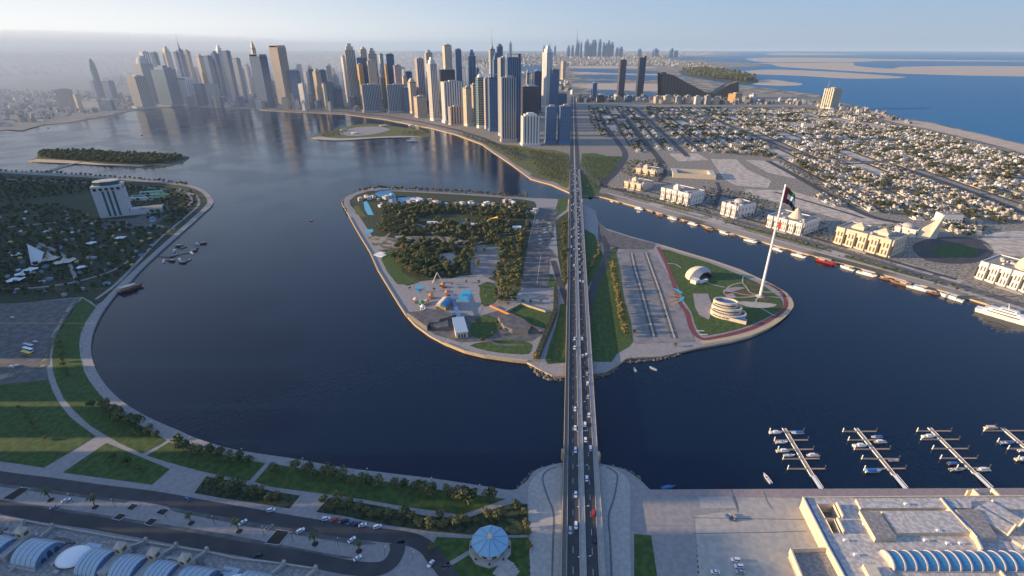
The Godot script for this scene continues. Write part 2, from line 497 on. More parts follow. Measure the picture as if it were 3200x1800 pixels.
func build_ground() -> void:
	# ---- peninsula and park by the lagoon
	ground("park_ground", curve([-1456.5, -1235.6, -1115.9, -1113.8, -907.6, -1073.9, -710.7, -1020.1, -632.7, -988.6, -583.3, -944.5, -543.5, -890.8, -530.7, -862, -518, -816.2, -492, -702.8, -462.8, -576, -445.1, -509.9, -438.1, -478.8, -468, -499.4, -511.9, -486.3, -552.7, -482.5, -643, -475.1], true, 2), lv(1), M.undergrowth)
	ground("car_park_ground", poly([-652.4, -471.5, -552, -481.7, -511.2, -485.5, -468.9, -497.9, -446.6, -454, -429.8, -418.3, -410.6, -385.3, -395, -363.7, -378.9, -346.1, -412.7, -339.6, -487.5, -323.3]), lv(2), M.asphalt_worn)
	ground("sandy_verge", poly([-466.7, -478.8, -468.4, -490.1, -442.1, -437.5, -417.7, -396.1, -396.6, -367.6, -409.4, -353.4, -418.7, -346.1, -442.3, -343.5, -424.5, -352.5, -404.7, -360.4, -408.1, -377.6, -433.9, -416]), lv(3), M.earth)
	ground("lawn", poly([-487.5, -323.3, -412.3, -339.1, -378.6, -345.7, -362.6, -330.2, -344.4, -314.2, -325.7, -300, -310.6, -290.5, -290.3, -278.4, -297.6, -259.6, -302.2, -249, -321.1, -252.4, -426.7, -268.6]), lv(2), M.lawn)
	ground("lawn", poly([-465.6, -496.3, -435.4, -475.1, -422.6, -444, -410.5, -421.9, -397.1, -402.2, -380.9, -382.2, -371, -371.1, -357.2, -356.2, -343.5, -343.5, -323, -326.5, -306.4, -314.2, -293.1, -305.9, -273.8, -293.6, -253.4, -283, -238.8, -274.6, -240.4, -270.2, -247.1, -261.7, -267.3, -270.8, -285.9, -280.4, -303.5, -290.1, -328.1, -307, -346.9, -321.3, -368.1, -340.9, -386, -359, -403, -379.1, -420.3, -402.2, -437.3, -429.9, -459.4, -475.8]), lv(2), M.lawn)
	ground("lawn", poly([-278.5, -272, -220.1, -247.9, -223.4, -234.9, -286.7, -244.9]), lv(2), M.lawn)
	ground("lawn", poly([-242.9, -259.9, -235.8, -272.7, -211.4, -265.6, -167.7, -254.4, -160.9, -253.2, -164.4, -238.2, -182.3, -241.9, -200.8, -246.5, -226.4, -254.4]), lv(2), M.lawn)
	ground("lawn", poly([-157.5, -252.7, -132.8, -247.9, -99, -241.9, -66.3, -234.6, -35, -229.3, -3.8, -223.7, -8.4, -221.8, -29.2, -212.3, -63.2, -218.2, -100.5, -225.6, -148.7, -233.1, -160.9, -237.2]), lv(2), M.lawn)
	ground("lawn", poly([-193.4, -241.9, -180.7, -238.8, -160.2, -233.6, -146.6, -229.6, -128.2, -226.3, -131.1, -216.8, -152.3, -220.6, -173.2, -224.2, -193.6, -228.3]), lv(2), M.undergrowth)
	ground("lawn", poly([-110.4, -224.4, -95.7, -222.2, -75.6, -218, -50, -211.6, -27.6, -209.4, -7.6, -217.8, 1.9, -220.8, 9.1, -220.1, 9.3, -198.7, -7.1, -198.7, -23.5, -198.9, -46.1, -201.2, -72, -205.3, -96.2, -211.2, -114.4, -214.3]), lv(2), M.undergrowth)
	ground("lawn", poly([-41.5, -197.5, -23, -196.5, 9.2, -197.1, 9.6, -165.9, -27.1, -165.9, -33.3, -178.8, -44.6, -189.5]), lv(2), M.lawn)
	road("garden_path", poly([-36.6, -178.3, -21.7, -188.7]), 2.6, lv(3), M.paving)
	# street with a planted middle, and the slip road to the bridge
	road("lower_street", curve([-348.4, -226.1, -302.4, -218, -267.5, -211.2, -235, -206.3, -203, -200.4, -172, -194.7, -137.8, -188.6, -109.4, -184, -86.9, -179.4, -71, -178.1, -64.1, -181.6, -61.8, -188.6, -63.1, -194.1]), 8.0, lv(3), M.asphalt)
	road("upper_street", curve([-373, -250.1, -323.3, -241.1, -287.7, -235.9, -252.6, -230.3, -219.2, -225.6, -185.5, -218.9, -148.3, -211.6, -117.4, -205.7, -87.5, -200.4, -59.1, -196.7, -47.3, -191.7, -41, -184.5, -34.9, -177.6, -25.3, -164.2]), 8.5, lv(3), M.asphalt)
	for s in [[-306.4, -223.7, -303.1, -232.6, -296, -231.8, -298.8, -222.5], [-226.8, -216.2, -225.7, -220.3, -220.7, -219.4, -222.5, -215], [-230.1, -209.4, -228.3, -213.2, -223.2, -212.3, -224.9, -208.3], [-207.7, -213.2, -206, -217.1, -200.6, -215.7, -202.2, -211.6], [-209.6, -206.1, -207.9, -209.8, -203.1, -209, -204.6, -204.4], [-135, -193.3, -132.1, -202.1, -124.4, -200.8, -126.9, -192.3], [-140, -202.1, -136.4, -205.5, -135.2, -205.3, -138, -201.6]]:
		var p := poly(s)
		ground("planting_bed", p, lv(3), M.soil)
		var b := B.new()
		p.append(p[0])
		b.wall(p, 0.35, LAND, LAND + 0.35)
		struct("bed_kerb", b, M.kerb)
	for s in [[-329.2, -238.8, -286, -232.6, -226.8, -223.7, -230.6, -220.8, -293.5, -229.8, -330.3, -235.6], [-205.1, -219.6, -147.3, -209.4, -88.5, -197.1, -73.4, -193.1, -83.7, -192.3, -144.5, -203.3, -198.4, -214.8], [-320.6, -225.4, -241.9, -213, -160.6, -199.6, -103.2, -188, -81.5, -184.4, -101.9, -184.4, -177.1, -197.1, -316.3, -220.8]]:
		ground("parking_bay", poly(s), lv(2), M.asphalt_worn)
	# bridge head and the quay by the shopping centre
	ground("bridge_apron", curve([32.1, -250.4, 22.5, -249, 13.7, -240.6, 10.1, -232.6, 9.8, -222, 9.4, -193.1, 9.3, -164.2, 24.1, -164.2, 27.8, -203.3, 31.5, -238.8], true, 2), lv(2), M.concrete)
	ground("bridge_apron", curve([56.6, -250.4, 64.2, -249, 70.3, -244.1, 72.8, -238.2, 72.5, -230.3, 64.3, -193.1, 58, -164.2, 46.3, -164.2, 50.9, -203.3, 55.4, -238.8], true, 2), lv(2), M.concrete)
	road("drain_channel", curve([29, -249.6, 23, -246.8, 19.3, -240.1, 21.3, -226.1, 24.2, -213.2, 22.4, -193.1, 19.6, -164.2]), 1.1, lv(3), M.concrete_dark)
	road("drain_channel", curve([61, -249.6, 64.7, -246.8, 66.6, -240.9, 61.1, -223.7, 56, -211.6, 53.7, -193.1, 49.6, -164.2]), 1.1, lv(3), M.concrete_dark)
	ground("lawn", poly([68.1, -199.4, 77.3, -198.3, 73.2, -164.2, 60.5, -164.2]), lv(2), M.lawn)
	ground("quay_paving", poly([85.5, -230.6, 452.3, -231.6, 435.8, -218.9, 169.6, -224.6, 112.1, -225.6, 85.3, -226.6]), lv(1), M.paving_rose)
	ground("quay_paving", poly([93, -226.3, 133.4, -225.6, 133.4, -216.2, 105.8, -212.1, 93.5, -164.2, 73.5, -164.2, 77.9, -197.1, 84, -226.1]), lv(1), M.paving)
	ground("quay_paving", poly([135.1, -225.1, 175.4, -224.6, 442, -223.7, 366.1, -143.1, 86.4, -143.1, 106, -211.6, 133.8, -216.2]), lv(1), M.paving_pale)
	for s in [[134.6, -231.3, 133.6, -221.3, 131.8, -213.9], [153.7, -229.6, 152.5, -220.8, 153.2, -216.6]]:
		road("paving_joint", poly(s), 0.5, lv(2), M.concrete_dark)
	for s in [[103.4, -210.3, 143.6, -209.4, 169.1, -209], [101, -199.6, 143.2, -200.4, 165.1, -201.2]]:
		road("paving_joint", poly(s), 0.4, lv(2), M.concrete_dark)
	ground("grey_paving", poly([112.1, -225.6, 132.6, -225.6, 132.2, -216.8, 111, -216.6]), lv(3), M.concrete)

	# ---- wooded island and flag island: one body of land crossed by the bridge
	var isle := poly([-299.9, -876.2, -305.1, -899.4, -305.2, -919.2, -294.1, -944.5, -283, -973.5, -265.6, -981, -166.9, -966.1, -70.4, -944.5, 0, -923.7, 46.9, -905.9, 80.6, -899.4, 108.5, -890.8, 127.5, -862, 139.6, -823.5, 135.3, -777.8, 137.8, -751.9, 142, -733.4, 172, -697.2, 206, -664.1, 255.4, -609.6, 280.4, -577, 296.6, -538.1, 302.7, -519.9, 305.1, -510.7, 303.6, -496.3, 297.3, -480.3, 285.4, -464.3, 268.4, -447.9, 247.4, -429.9, 224, -414.8, 201.8, -405.5, 168.3, -395.5, 150.9, -388.5, 131.1, -380.7, 108.8, -379.1, 99.8, -377.6, 89.9, -366.6, 79.1, -357.6, 68, -354.8, 53.1, -352.5, 43.6, -351.1, 32.9, -352, 23.5, -360.4, 13, -372, 0, -374.5, -24.2, -380.7, -42.3, -388.5, -61.6, -402.2, -77.5, -416.6, -95, -437.5, -106.2, -455.3, -119.7, -482.5, -138.9, -522.4, -163.5, -574, -188.5, -634.7, -216, -693.1, -232.8, -728.9, -261.8, -793.1])
	land("island_ground", isle, LAND, M.paving, M.stone_yellow)
	ground("wood_floor", curve([-288.8, -886.6, -273, -954, -180.8, -946.8, -70.7, -923.7, 22.9, -895.1, 42.1, -862, 31.6, -755, 22.3, -669.2, 12.1, -549.1, -14.9, -539.9, -37.8, -550.9, -60.1, -547.2, -79.1, -549.1, -107.8, -539.9, -130.1, -539.9, -167, -620.8, -210.2, -717.1, -259.9, -823.5], true, 2), lv(1), M.undergrowth)
	ground("bare_earth", curve([-206.4, -693.1, -184.1, -695.8, -153.3, -679.6, -125.4, -674.4, -140.1, -656.5, -159.4, -644.2, -177.3, -639.4], true, 2), lv(2), M.earth)
	ground("lawn", curve([-167.3, -607.4, -171.1, -644.2, -155.6, -646.6, -139, -609.6, -133.8, -568.1, -112.8, -547.2, -109.3, -535.5, -132, -532.8], true, 2), lv(2), M.lawn)
	ground("lawn", poly([-271.7, -854, -265.1, -858, -250.4, -823.5, -233.6, -791.4, -242.8, -791.4, -255.9, -809]), lv(2), M.lawn_dry)
	ground("fair_ground", poly([-131.6, -531.1, -92.7, -538.1, -75, -545.4, -61, -556.5, -36.4, -560.3, -20.4, -539.9, -33.1, -457.4, -70.9, -452.6, -100.6, -456.7]), lv(2), M.paving)
	ground("lower_terrace", poly([-100.5, -456, -71, -454, -32.4, -456.7, -13.2, -467.9, 30.5, -421.9, 17.7, -405.5, -23.7, -406.7, -47.2, -404.4, -72.6, -418.3, -91.2, -439.4]), lv(2), M.asphalt_worn)
	ground("lawn", curve([-38.3, -447.3, -22.7, -457.4, -12.6, -440.7, -18.1, -416, -29.8, -410.1, -39.6, -421.9], true, 2), lv(3), M.lawn)
	ground("lawn", curve([-36.7, -531.1, -20.3, -535.5, -15.7, -497.9, -23.6, -478.8, -32.2, -482.5], true, 2), lv(3), M.lawn)
	ground("swimming_pool", poly([-55.9, -516.5, -44.8, -516.5, -46, -489.3, -59.3, -488.5]), lv(4), M.pool_blue)
	ground("splash_pool", poly([-110.3, -528.4, -98.4, -525, -105.5, -510.7]), lv(4), M.pool_blue)
	ground("splash_pool", curve([-65.5, -462.2, -52.5, -463.6, -52.4, -455.3, -57.8, -450.6, -63, -454], true, 2), lv(4), M.pool_blue)
	ground("lawn", curve([-38.5, -398.8, -23.6, -405.5, 0, -409, 16.2, -403.3, 18, -396.1, 14.2, -384.8, 0, -384.8, -20, -389], true, 2), lv(3), M.lawn)
	ground("lawn", poly([-4.9, -462.9, 9.5, -480.3, 34.2, -463.6, 42.1, -464.3, 41.2, -447.3, 35.1, -428.1, 12.6, -440.7]), lv(3), M.lawn)
	ground("lawn", poly([51.5, -482.5, 57, -482.5, 46.1, -371.1, 30.7, -368.6, 28.9, -375, 34.6, -402.2, 42.7, -434.3, 49, -467.9]), lv(3), M.lawn)
	ground("lawn", poly([-19.1, -556.5, 10.8, -562.3, 10.1, -522.4, 3.5, -497.9, -14.2, -509.9]), lv(3), M.lawn_dry)
	ground("lawn", poly([44.5, -561.3, 48.7, -561.3, 52.6, -528.4, 40.9, -522.4]), lv(3), M.lawn)
	ground("lawn", poly([84.8, -908.1, 103.4, -908.1, 91.5, -832.9, 69.2, -788, 75, -842.4]), lv(3), M.lawn)
	ground("lawn", poly([67.9, -771.2, 93.8, -823.5, 64.7, -539.9, 58.6, -522.4, 59.6, -614]), lv(2), M.undergrowth)
	ground("car_park_ground", poly([44, -842.4, 78, -832.9, 67.9, -771.2, 57.5, -695.8, 48.9, -654, 58.9, -616.3, 48.3, -611.8, 40.9, -522.4, 10.5, -523.3, 11.6, -543.6, 21.5, -656.5, 35.3, -774.5]), lv(4), M.asphalt_worn)
	road("bay_line", poly([37.6, -620.8, 33, -578, 28.6, -531.1]), 0.8, lv(5), M.paving_pale)
	road("slip_road", curve([52.2, -604.1, 53.5, -578, 55, -539.9, 57.5, -509.9, 59.3, -478.8]), 6.5, lv(5), M.asphalt)
	ground("hedge_walk", poly([47.1, -518.2, 51.4, -518.2, 46.4, -460.8, 38.8, -428.1, 29, -396.1, 23.1, -375, 20.1, -377.6, 29.6, -407.2, 38.5, -440.7, 43.1, -464.3]), lv(5), M.asphalt_worn)
	road("stream_path", curve([-19.5, -413, -17.7, -404.4, -8.8, -399.9, 11.7, -399.9]), 3.0, lv(4), M.asphalt_worn)
	# flag island side
	ground("lawn", poly([108.6, -731.8, 120.7, -702.8, 119.3, -669.2, 119.4, -620.8, 103.9, -568.1, 87.4, -526.7, 85.8, -531.1, 96, -620.8]), lv(2), M.lawn)
	ground("lawn", poly([128.2, -640.6, 147.6, -659, 138.3, -632.3, 132.2, -576, 122, -501, 119, -464.3, 117.3, -440.7, 111.7, -405.5, 106.4, -397.2, 93.4, -385.3, 86, -372, 70, -372.5, 74.7, -416, 79.3, -457.4, 79.2, -471.5, 91.2, -519.9, 104.2, -557.5, 118.7, -591.4, 126.4, -615.1]), lv(2), M.lawn)
	road("island_road", curve([130, -702.8, 129.2, -656.5, 121.7, -611.8, 109.3, -573, 96, -535.5, 85, -493.9, 77.3, -457.4]), 8.5, lv(3), M.asphalt)
	ground("forecourt", poly([135.8, -771.2, 141, -727.4, 170.8, -691.7, 199.6, -666.6, 189.6, -644.2, 150.8, -644.2, 133.1, -654, 120.9, -679.6]), lv(2), M.asphalt_worn)
	ground("car_park_ground", poly([139.5, -632.3, 145.8, -640.6, 181.5, -643, 186.5, -615.1, 185.1, -539.9, 178.9, -497.1, 176.3, -460.2, 168.7, -405.5, 112.4, -402.2, 118.3, -444, 122.4, -501, 132.6, -576]), lv(3), M.grey_lot)
	for s in [[157.9, -628.8, 151, -576, 145.2, -518.2, 139.8, -471.5, 133.5, -414.8], [177.4, -631.1, 170.6, -568.1, 165.3, -518.2, 158.5, -464.3, 152, -411.3]]:
		var b := B.new()
		b.wall(poly(s), 1.6, LAND, LAND + 0.5)
		struct("planter_kerb", b, M.paving_pale)
		road("parking_aisle", poly(s), 7.0, lv(4), M.asphalt_worn)
	for s in [[178.7, -517.4, 186.9, -499.4, 179, -510.7], [173.3, -510.7, 186.4, -497.9, 171.8, -502.6], [168.2, -494.7, 186, -496.3, 168.1, -487], [166.4, -481, 184.8, -494.7, 169.9, -476.6]]:
		ground("fan_paving", poly(s), lv(5), M.paving_orange)
	ground("tiled_lens", curve([181.1, -520.7, 186.6, -517.4, 189.4, -507.5, 184, -510.7], true, 2), lv(6), M.pool_blue)
	ground("tiled_lens", curve([178.1, -488.5, 184.3, -497.9, 188, -499.4, 183.4, -490.1], true, 2), lv(6), M.pool_blue)
	ground("gravel_court", curve([-53.2, -654, -44.1, -661.5, -17.5, -656.5, -14.2, -620.8, -21, -556.5, -37.9, -552.8, -50.4, -568.1], true, 2), lv(3), M.grey_lot)
	ground("bare_earth", curve([-158.2, -693.1, -124.7, -698.6, -82.6, -693.1, -57.9, -669.2, -88.4, -664.1, -125, -671.8], true, 2), lv(3), M.earth)
	ground("clearing", curve([-100.2, -620.8, -80.6, -632.3, -65.6, -607.4, -79.8, -588.2], true, 2), lv(3), M.paving_pale)
	ground("clearing", curve([-18.4, -695.8, 0, -702.8, 4.4, -662.8, -13.1, -656.5], true, 2), lv(3), M.lawn_dry)
	road("wood_path", curve([-182.5, -689, -167.9, -755, -136.8, -745.6, -89, -669.2, -52.5, -656.5]), 3.5, lv(4), M.paving)
	road("wood_path", curve([-118.8, -632.3, -87.3, -654, -53, -662.8, -18.6, -702.8, 28.6, -724.4]), 3.5, lv(4), M.paving)
	ground("lawn", curve([201.4, -646.6, 222.7, -625.3, 247.9, -598.8, 276.3, -551.8, 287.3, -525.9, 290.7, -496.3, 286.2, -481, 279.2, -470.8, 265.4, -458.1, 235.4, -438.1, 211.9, -426.2, 185.7, -417.2, 178.8, -420.7, 179.8, -440.7, 184.1, -464.3, 184.3, -486.3, 188.8, -531.1, 194.1, -580], true, 2), lv(2), M.lawn)
	road("running_track", curve([199, -654, 194.6, -597.7, 187, -539.9, 178.8, -488.5, 179.6, -463.6, 174.9, -439.4, 173.6, -418.9, 177.8, -410.7, 185.8, -411.3, 212.2, -421.3, 236.7, -433.7, 265.4, -454, 283.6, -472.2, 292.4, -486.3, 297.9, -502.6, 298.7, -519.9, 292.8, -536.4]), 4.5, lv(3), M.track_red)
	road("shore_walk", curve([174.3, -403.8, 204.2, -411.9, 228.6, -421.9, 255.5, -439.4, 275.5, -457.4, 288.2, -471.5, 295.4, -482.5, 299.7, -496.3, 299.9, -514, 293.6, -538.1, 276.8, -572, 252.2, -607.4, 204.7, -659]), 5.5, lv(3), M.stone_yellow)
	ground("court", poly([199.6, -507.5, 216.2, -507.5, 210.3, -475.1, 196.3, -447.3, 190, -457.4, 191.6, -475.1]), lv(4), M.paving)
	for s in [[251, -513.2, 264.6, -511.5, 263.2, -508.3, 255.8, -507.5], [255.2, -502.6, 263.3, -501.8, 261.9, -497.1, 248.8, -495.5], [271, -499.4, 279.3, -497.9, 277.2, -493.2, 262.3, -493.2], [265.2, -518.2, 277.4, -518.2, 270.2, -513.2], [270.6, -536.4, 284.9, -530.2, 283.4, -526.7, 268.8, -531.9], [236.4, -512.4, 251.3, -514, 252.1, -510.7, 234.7, -505.8]]:
		ground("red_bed", poly(s), lv(4), M.track_red)
	ground("plaza_fan", curve([239.5, -487.8, 262.8, -486.3, 280.1, -481, 267.3, -473.6, 247.8, -475.1], true, 2), lv(4), M.paving_pale)
	ground("plaza_fan", curve([237.9, -518.2, 254.3, -525, 264.1, -522.4, 254.8, -517.4, 245, -510.7, 243.5, -497.9, 235.9, -496.3, 233.3, -505.8], true, 2), lv(4), M.paving_rose)
	for s in [[271.3, -501.8, 264.2, -509.9, 265.9, -526.7, 266.5, -536.4, 274, -552.8, 280.9, -558.4], [271.3, -501.8, 253.7, -505.8, 238.7, -516.5], [271.3, -501.8, 249.7, -497.9, 233.5, -501], [271.3, -501.8, 261.7, -490.1, 258.9, -475.8, 266.1, -455.3], [271.3, -501.8, 282.5, -499.4, 293.9, -497.1], [222.5, -542.6, 228, -532.8, 241.3, -523.3], [266.5, -536.4, 253, -531.1, 241.4, -519.9], [271.3, -501.8, 277.7, -512.4, 284.1, -510.7, 299.1, -512.4], [195.3, -594.5, 204.8, -592.4, 208.3, -580]]:
		road("garden_path", curve(s), 1.6, lv(5), M.paving_pale)

	# ---- far bank: corniche, lawns by the bridge, plots and streets of the villa district
	ground("lawn", curve([-174.3, -1690.9, -95.3, -1563.7, -36.3, -1484.8, 17.9, -1458.4, 68.9, -1403.3, 145.2, -1338.5, 111.2, -986.1, 90.2, -1020.1, 54, -1073.9, 28.6, -1146.3, 0, -1235.6, -47.1, -1393.7], true, 2), lv(4), M.lawn_dry)
	ground("lawn", curve([179.9, -1338.5, 241.6, -1303.9, 278.6, -1295.5, 242.7, -1180.5, 199, -1053.5, 177, -998.9, 159.7, -935.1, 132.9, -939.8], true, 2), lv(4), M.lawn)
	ground("waterfront_ground", poly([196.5, -1020.1, 279.9, -1255, 372.7, -1312.4, 486.1, -1312.4, 599.6, -1239.4, 594, -1047.8, 571, -838.5, 577.7, -777.8, 603.5, -742.5, 631.3, -702.8, 667.6, -669.2, 659.8, -620.8, 651.2, -522.4, 549, -454, 513.3, -531.1, 485.7, -578, 385.2, -733.4, 328.2, -816.2, 243.3, -930.5, 195.4, -988.6]), lv(2), M.waterfront_earth)
	for s in [[200.8, -973.5, 259.7, -949.2, 297.5, -893, 336.1, -838.5, 393.6, -751.9, 448.9, -662.8, 492.9, -588.2, 521, -545.4], [252, -1053.5, 299.2, -1031.1, 346, -973.5, 388.3, -921.4, 410.3, -862, 440.5, -809, 483.9, -755], [347.7, -1216.7, 334.8, -1113.8, 299.2, -1031.1], [414.3, -1025.6, 392.6, -949.2, 342, -838.5], [495.3, -949.2, 532.3, -862, 561.6, -784.6]]:
		road("service_road", curve(s), 7.5, lv(5), M.asphalt)
	for s in [[209.5, -939.8, 238.1, -908.1, 321.9, -798.4, 322.9, -788, 234.1, -890.8, 206.8, -926], [334.5, -777.8, 377.1, -715.6, 429.5, -641.8, 424.1, -632.3, 372, -704.2, 329.5, -764.7], [437, -625.3, 475.5, -566.1, 498.7, -531.1, 493.3, -524.1, 468.8, -556.5, 431.6, -616.3]]:
		ground("verge_lawn", poly(s), lv(4), M.lawn_dry)
	road("corniche_walk", poly([-1163.9, -2448.1, -886, -2305, -693.2, -2233.5, -491.6, -2071.9, -347.4, -1905.1, -275, -1823, -183.5, -1690.9, -87.1, -1501.1, -46.1, -1361, 0, -1213, 39.6, -1068, 79.7, -1017.4, 107.5, -961.2]), 9.0, lv(5), M.paving_rose)
	road("corniche_road", poly([-1144.9, -2504.4, -909.1, -2368, -710.7, -2292.8, -497.8, -2133.8, -344.2, -1976, -180.4, -1754.6, -87, -1587.7, -26.4, -1432.9, 32, -1295.5, 77.8, -1255, 140, -1255]), 16.0, lv(5), M.asphalt)
	road("corniche_road", poly([140, -1255, 177, -998.9, 185.8, -983.5, 241.2, -921.4, 288.3, -862, 325.7, -809, 382.5, -727.4, 437.5, -643, 481.5, -572, 511.3, -528.4, 552.3, -457.4]), 13.0, lv(5), M.asphalt_worn)
	road("quay_walk", poly([179.6, -939.8, 365.7, -690.4, 422.1, -616.3, 444.1, -589.3, 493.6, -525, 531.2, -470, 566.2, -410.1]), 7.0, lv(5), M.paving_pale)
	for s in [[564.9, -2490.1, 511, -1931.1, 462.2, -1484.8, 440.3, -1295.5], [465.1, -2280.7, 383.2, -1484.8, 354.8, -1209.3], [324.5, -1823, 304.2, -1484.8, 288.5, -1321, 236.2, -1146.3, 183.4, -1014.8, 185.8, -983.5], [616.8, -1243.3, 601.3, -1062.2, 577.7, -844.3, 582.1, -784.6, 604.1, -758.2, 609.8, -724.4], [883.8, -1220.4, 879.5, -1076.9, 859.4, -895.1, 829.9, -771.2], [365.7, -3106, 573, -2689.3, 777.6, -2624.9, 1064.2, -2563.3, 1202.7, -2292.8]]:
		road("district_road", curve(s), 15.0, lv(5), M.asphalt)
	for s in [[487.1, -1266.9, 547.5, -1262.9, 526.2, -1146.3, 530.7, -1039.4, 496.5, -978.5, 442.6, -998.9, 439.1, -1053.5], [567.6, -1255, 643.9, -1235.6, 625.5, -1082.9, 586.5, -1059.3, 557.9, -1113.8], [449, -968.6, 531.4, -961.2, 560.1, -862, 571.6, -809, 592.6, -755, 531.4, -751.9, 503.4, -809, 464.2, -882.4, 423.6, -921.4], [404.3, -1338.5, 478.5, -1338.5, 478.2, -1255, 398.6, -1235.6], [533.3, -755, 579.9, -736.4, 584.8, -702.8, 541.2, -679.6, 524.4, -709.9], [689.8, -1053.5, 703.7, -1012.1, 700.7, -949.2, 664.4, -949.2]]:
		ground("sand_plot", poly(s), lv(4), M.plot_sand)
	ground("beach", poly([1583.3, -2420.8, 1549.9, -2245.1, 1485.3, -2042.2, 1526, -1957.8, 1492.6, -1776.8, 1470, -1631.3, 1433.7, -1463.6, 1368.1, -1209.3, 1253.2, -1098.1, 1328.1, -1347.4, 1371.8, -1540.4, 1407.1, -1792, 1399.7, -1939.9, 1443.2, -2155.2]), lv(4), M.sand)
	ground("round_road", curve([547.3, -656.5, 590.2, -685, 636.9, -695.8, 663, -679.6, 643.4, -638.2, 600, -604.1, 556.5, -593.5, 528.9, -607.4], true, 3), lv(6), M.asphalt)
	ground("round_lawn", curve([561, -641.8, 588.7, -659, 613.6, -662.8, 628.5, -654, 622.6, -635.8, 595.3, -618.5, 568.9, -614, 555, -623.1], true, 3), lv(7), M.lawn)
	ground("sand_plot", curve([669.9, -689, 709.4, -712.7, 759.6, -721.5, 798.3, -702.8, 709.9, -620.8, 647.3, -620.8, 640, -641.8], true, 2), lv(6), M.plot_sand)
	for k in 9:
		var c: Vector2 = [Vector2(249.5, -862), Vector2(321.9, -771.2), Vector2(342.5, -747.2), Vector2(420.4, -656.5), Vector2(428.4, -632.3), Vector2(495.2, -583.1), Vector2(504, -568.1), Vector2(512.6, -549.1), Vector2(304.2, -809)][k]
		var d := Vector2(0.60, 0.80)
		var o := Vector2(0.8, -0.6) * 9.0
		ground("forecourt", PackedVector2Array([c - d * 14 - o, c + d * 14 - o, c + d * 14 + o, c - d * 14 + o]), lv(4), M.paving_pale)

	# ---- islets of the lagoon
	land("wooded_islet_ground", curve([-1169, -1247.2, -1181.9, -1287.2, -1237.8, -1356.5, -1230.4, -1374.8, -1148.8, -1384.2, -1012.7, -1347.4, -875, -1312.4, -847.7, -1321, -807, -1295.5, -795, -1231.8, -808.9, -1180.5, -865.3, -1177, -939.3, -1198.4, -1010.1, -1213, -1085.5, -1231.8, -1134.5, -1235.6], true, 2), 1.5, M.undergrowth, M.beach)
	ground("islet_beach", poly([-1169, -1247.2, -1167.4, -1270.9, -1070, -1251.1, -954.6, -1209.3, -847.5, -1194.8, -853, -1180.5, -944.1, -1194.8, -1025.1, -1213, -1131.3, -1231.8]), 1.56, M.beach)
	land("garden_islet_ground", curve([-610.3, -1599.9, -616.4, -1650.7, -591.9, -1747.3, -576.7, -1838.9, -550.4, -1905.1, -508.8, -1922.4, -428.5, -1871.4, -374, -1823, -311.4, -1776.8, -266.5, -1690.9, -253.7, -1637.7, -273.5, -1606.1, -354.2, -1618.6, -428.3, -1599.9, -493.7, -1557.8, -562.2, -1563.7], true, 2), 1.5, M.lawn_dry, M.beach)
	ground("islet_beach", curve([-607.2, -1593.8, -592.6, -1624.9, -521.9, -1587.7, -431.4, -1612.3, -348.2, -1637.7, -275.5, -1618.6, -351.7, -1606.1, -425.2, -1587.7, -492, -1551.9, -560.2, -1557.8], true, 2), 1.56, M.paving_pale)
	ground("islet_terrace", curve([-557.7, -1704.6, -539, -1823, -467.7, -1846.9, -406.4, -1769.4, -444.3, -1663.9, -507.4, -1637.7], true, 2), 1.62, M.paving)

# ---------------------------------------------------------------- trees
func crown(b: B, at: Vector3, rx: float, ry: float, count: int, leaf: float, c0: Color, c1: Color, r: RandomNumberGenerator) -> void:
	var lobes := []
	for k in 7:
		var d := Vector3(r.randf_range(-1, 1), r.randf_range(-0.6, 0.8), r.randf_range(-1, 1)) * 0.55
		lobes.append([at + Vector3(d.x * rx, d.y * ry, d.z * rx), r.randf_range(0.38, 0.6)])
	for k in count:
		var l: Array = lobes[k % lobes.size()]
		var d := Vector3(r.randfn(), r.randfn(), r.randfn()).normalized()
		var q: float = l[1] * r.randf_range(0.72, 1.05)
		var p: Vector3 = l[0] + Vector3(d.x * rx, d.y * ry, d.z * rx) * q
		var m := (d + Vector3(r.randfn(), r.randfn(), r.randfn()) * 0.45).normalized()
		var u := m.cross(Vector3(r.randf() - 0.5, 1, r.randf() - 0.5)).normalized() * leaf * r.randf_range(0.6, 1.2)
		var w := m.cross(u).normalized() * leaf * r.randf_range(0.5, 1.0)
		b.tint = c0.lerp(c1, r.randf())
		b.quad(p - u, p - w * 0.8, p + u, p + w)
	b.tint = null

func tree_proto(called: String, seed_is: int, height: float, rx: float, ry: float, count: int, leaf: float, c0: Color, c1: Color) -> Node3D:
	var r := RandomNumberGenerator.new()
	r.seed = seed_is
	var o := Node3D.new()
	o.name = called
	o.set_meta("category", "tree")
	var b := B.new()
	var top := height - ry
	b.bar(Vector3.ZERO, Vector3(0, top * 0.8, 0), 0.28, 0.18, 6)
	for k in 5:
		var a := TAU * k / 5 + r.randf()
		b.bar(Vector3(0, top * 0.65, 0), Vector3(cos(a) * rx * 0.5, top + ry * 0.2, sin(a) * rx * 0.5), 0.14, 0.05, 4)
	part(o, "trunk", b, M.bark)
	b = B.new()
	crown(b, Vector3(0, top, 0), rx, ry, count, leaf, c0, c1, r)
	part(o, "crown", b, M.leaves)
	return o

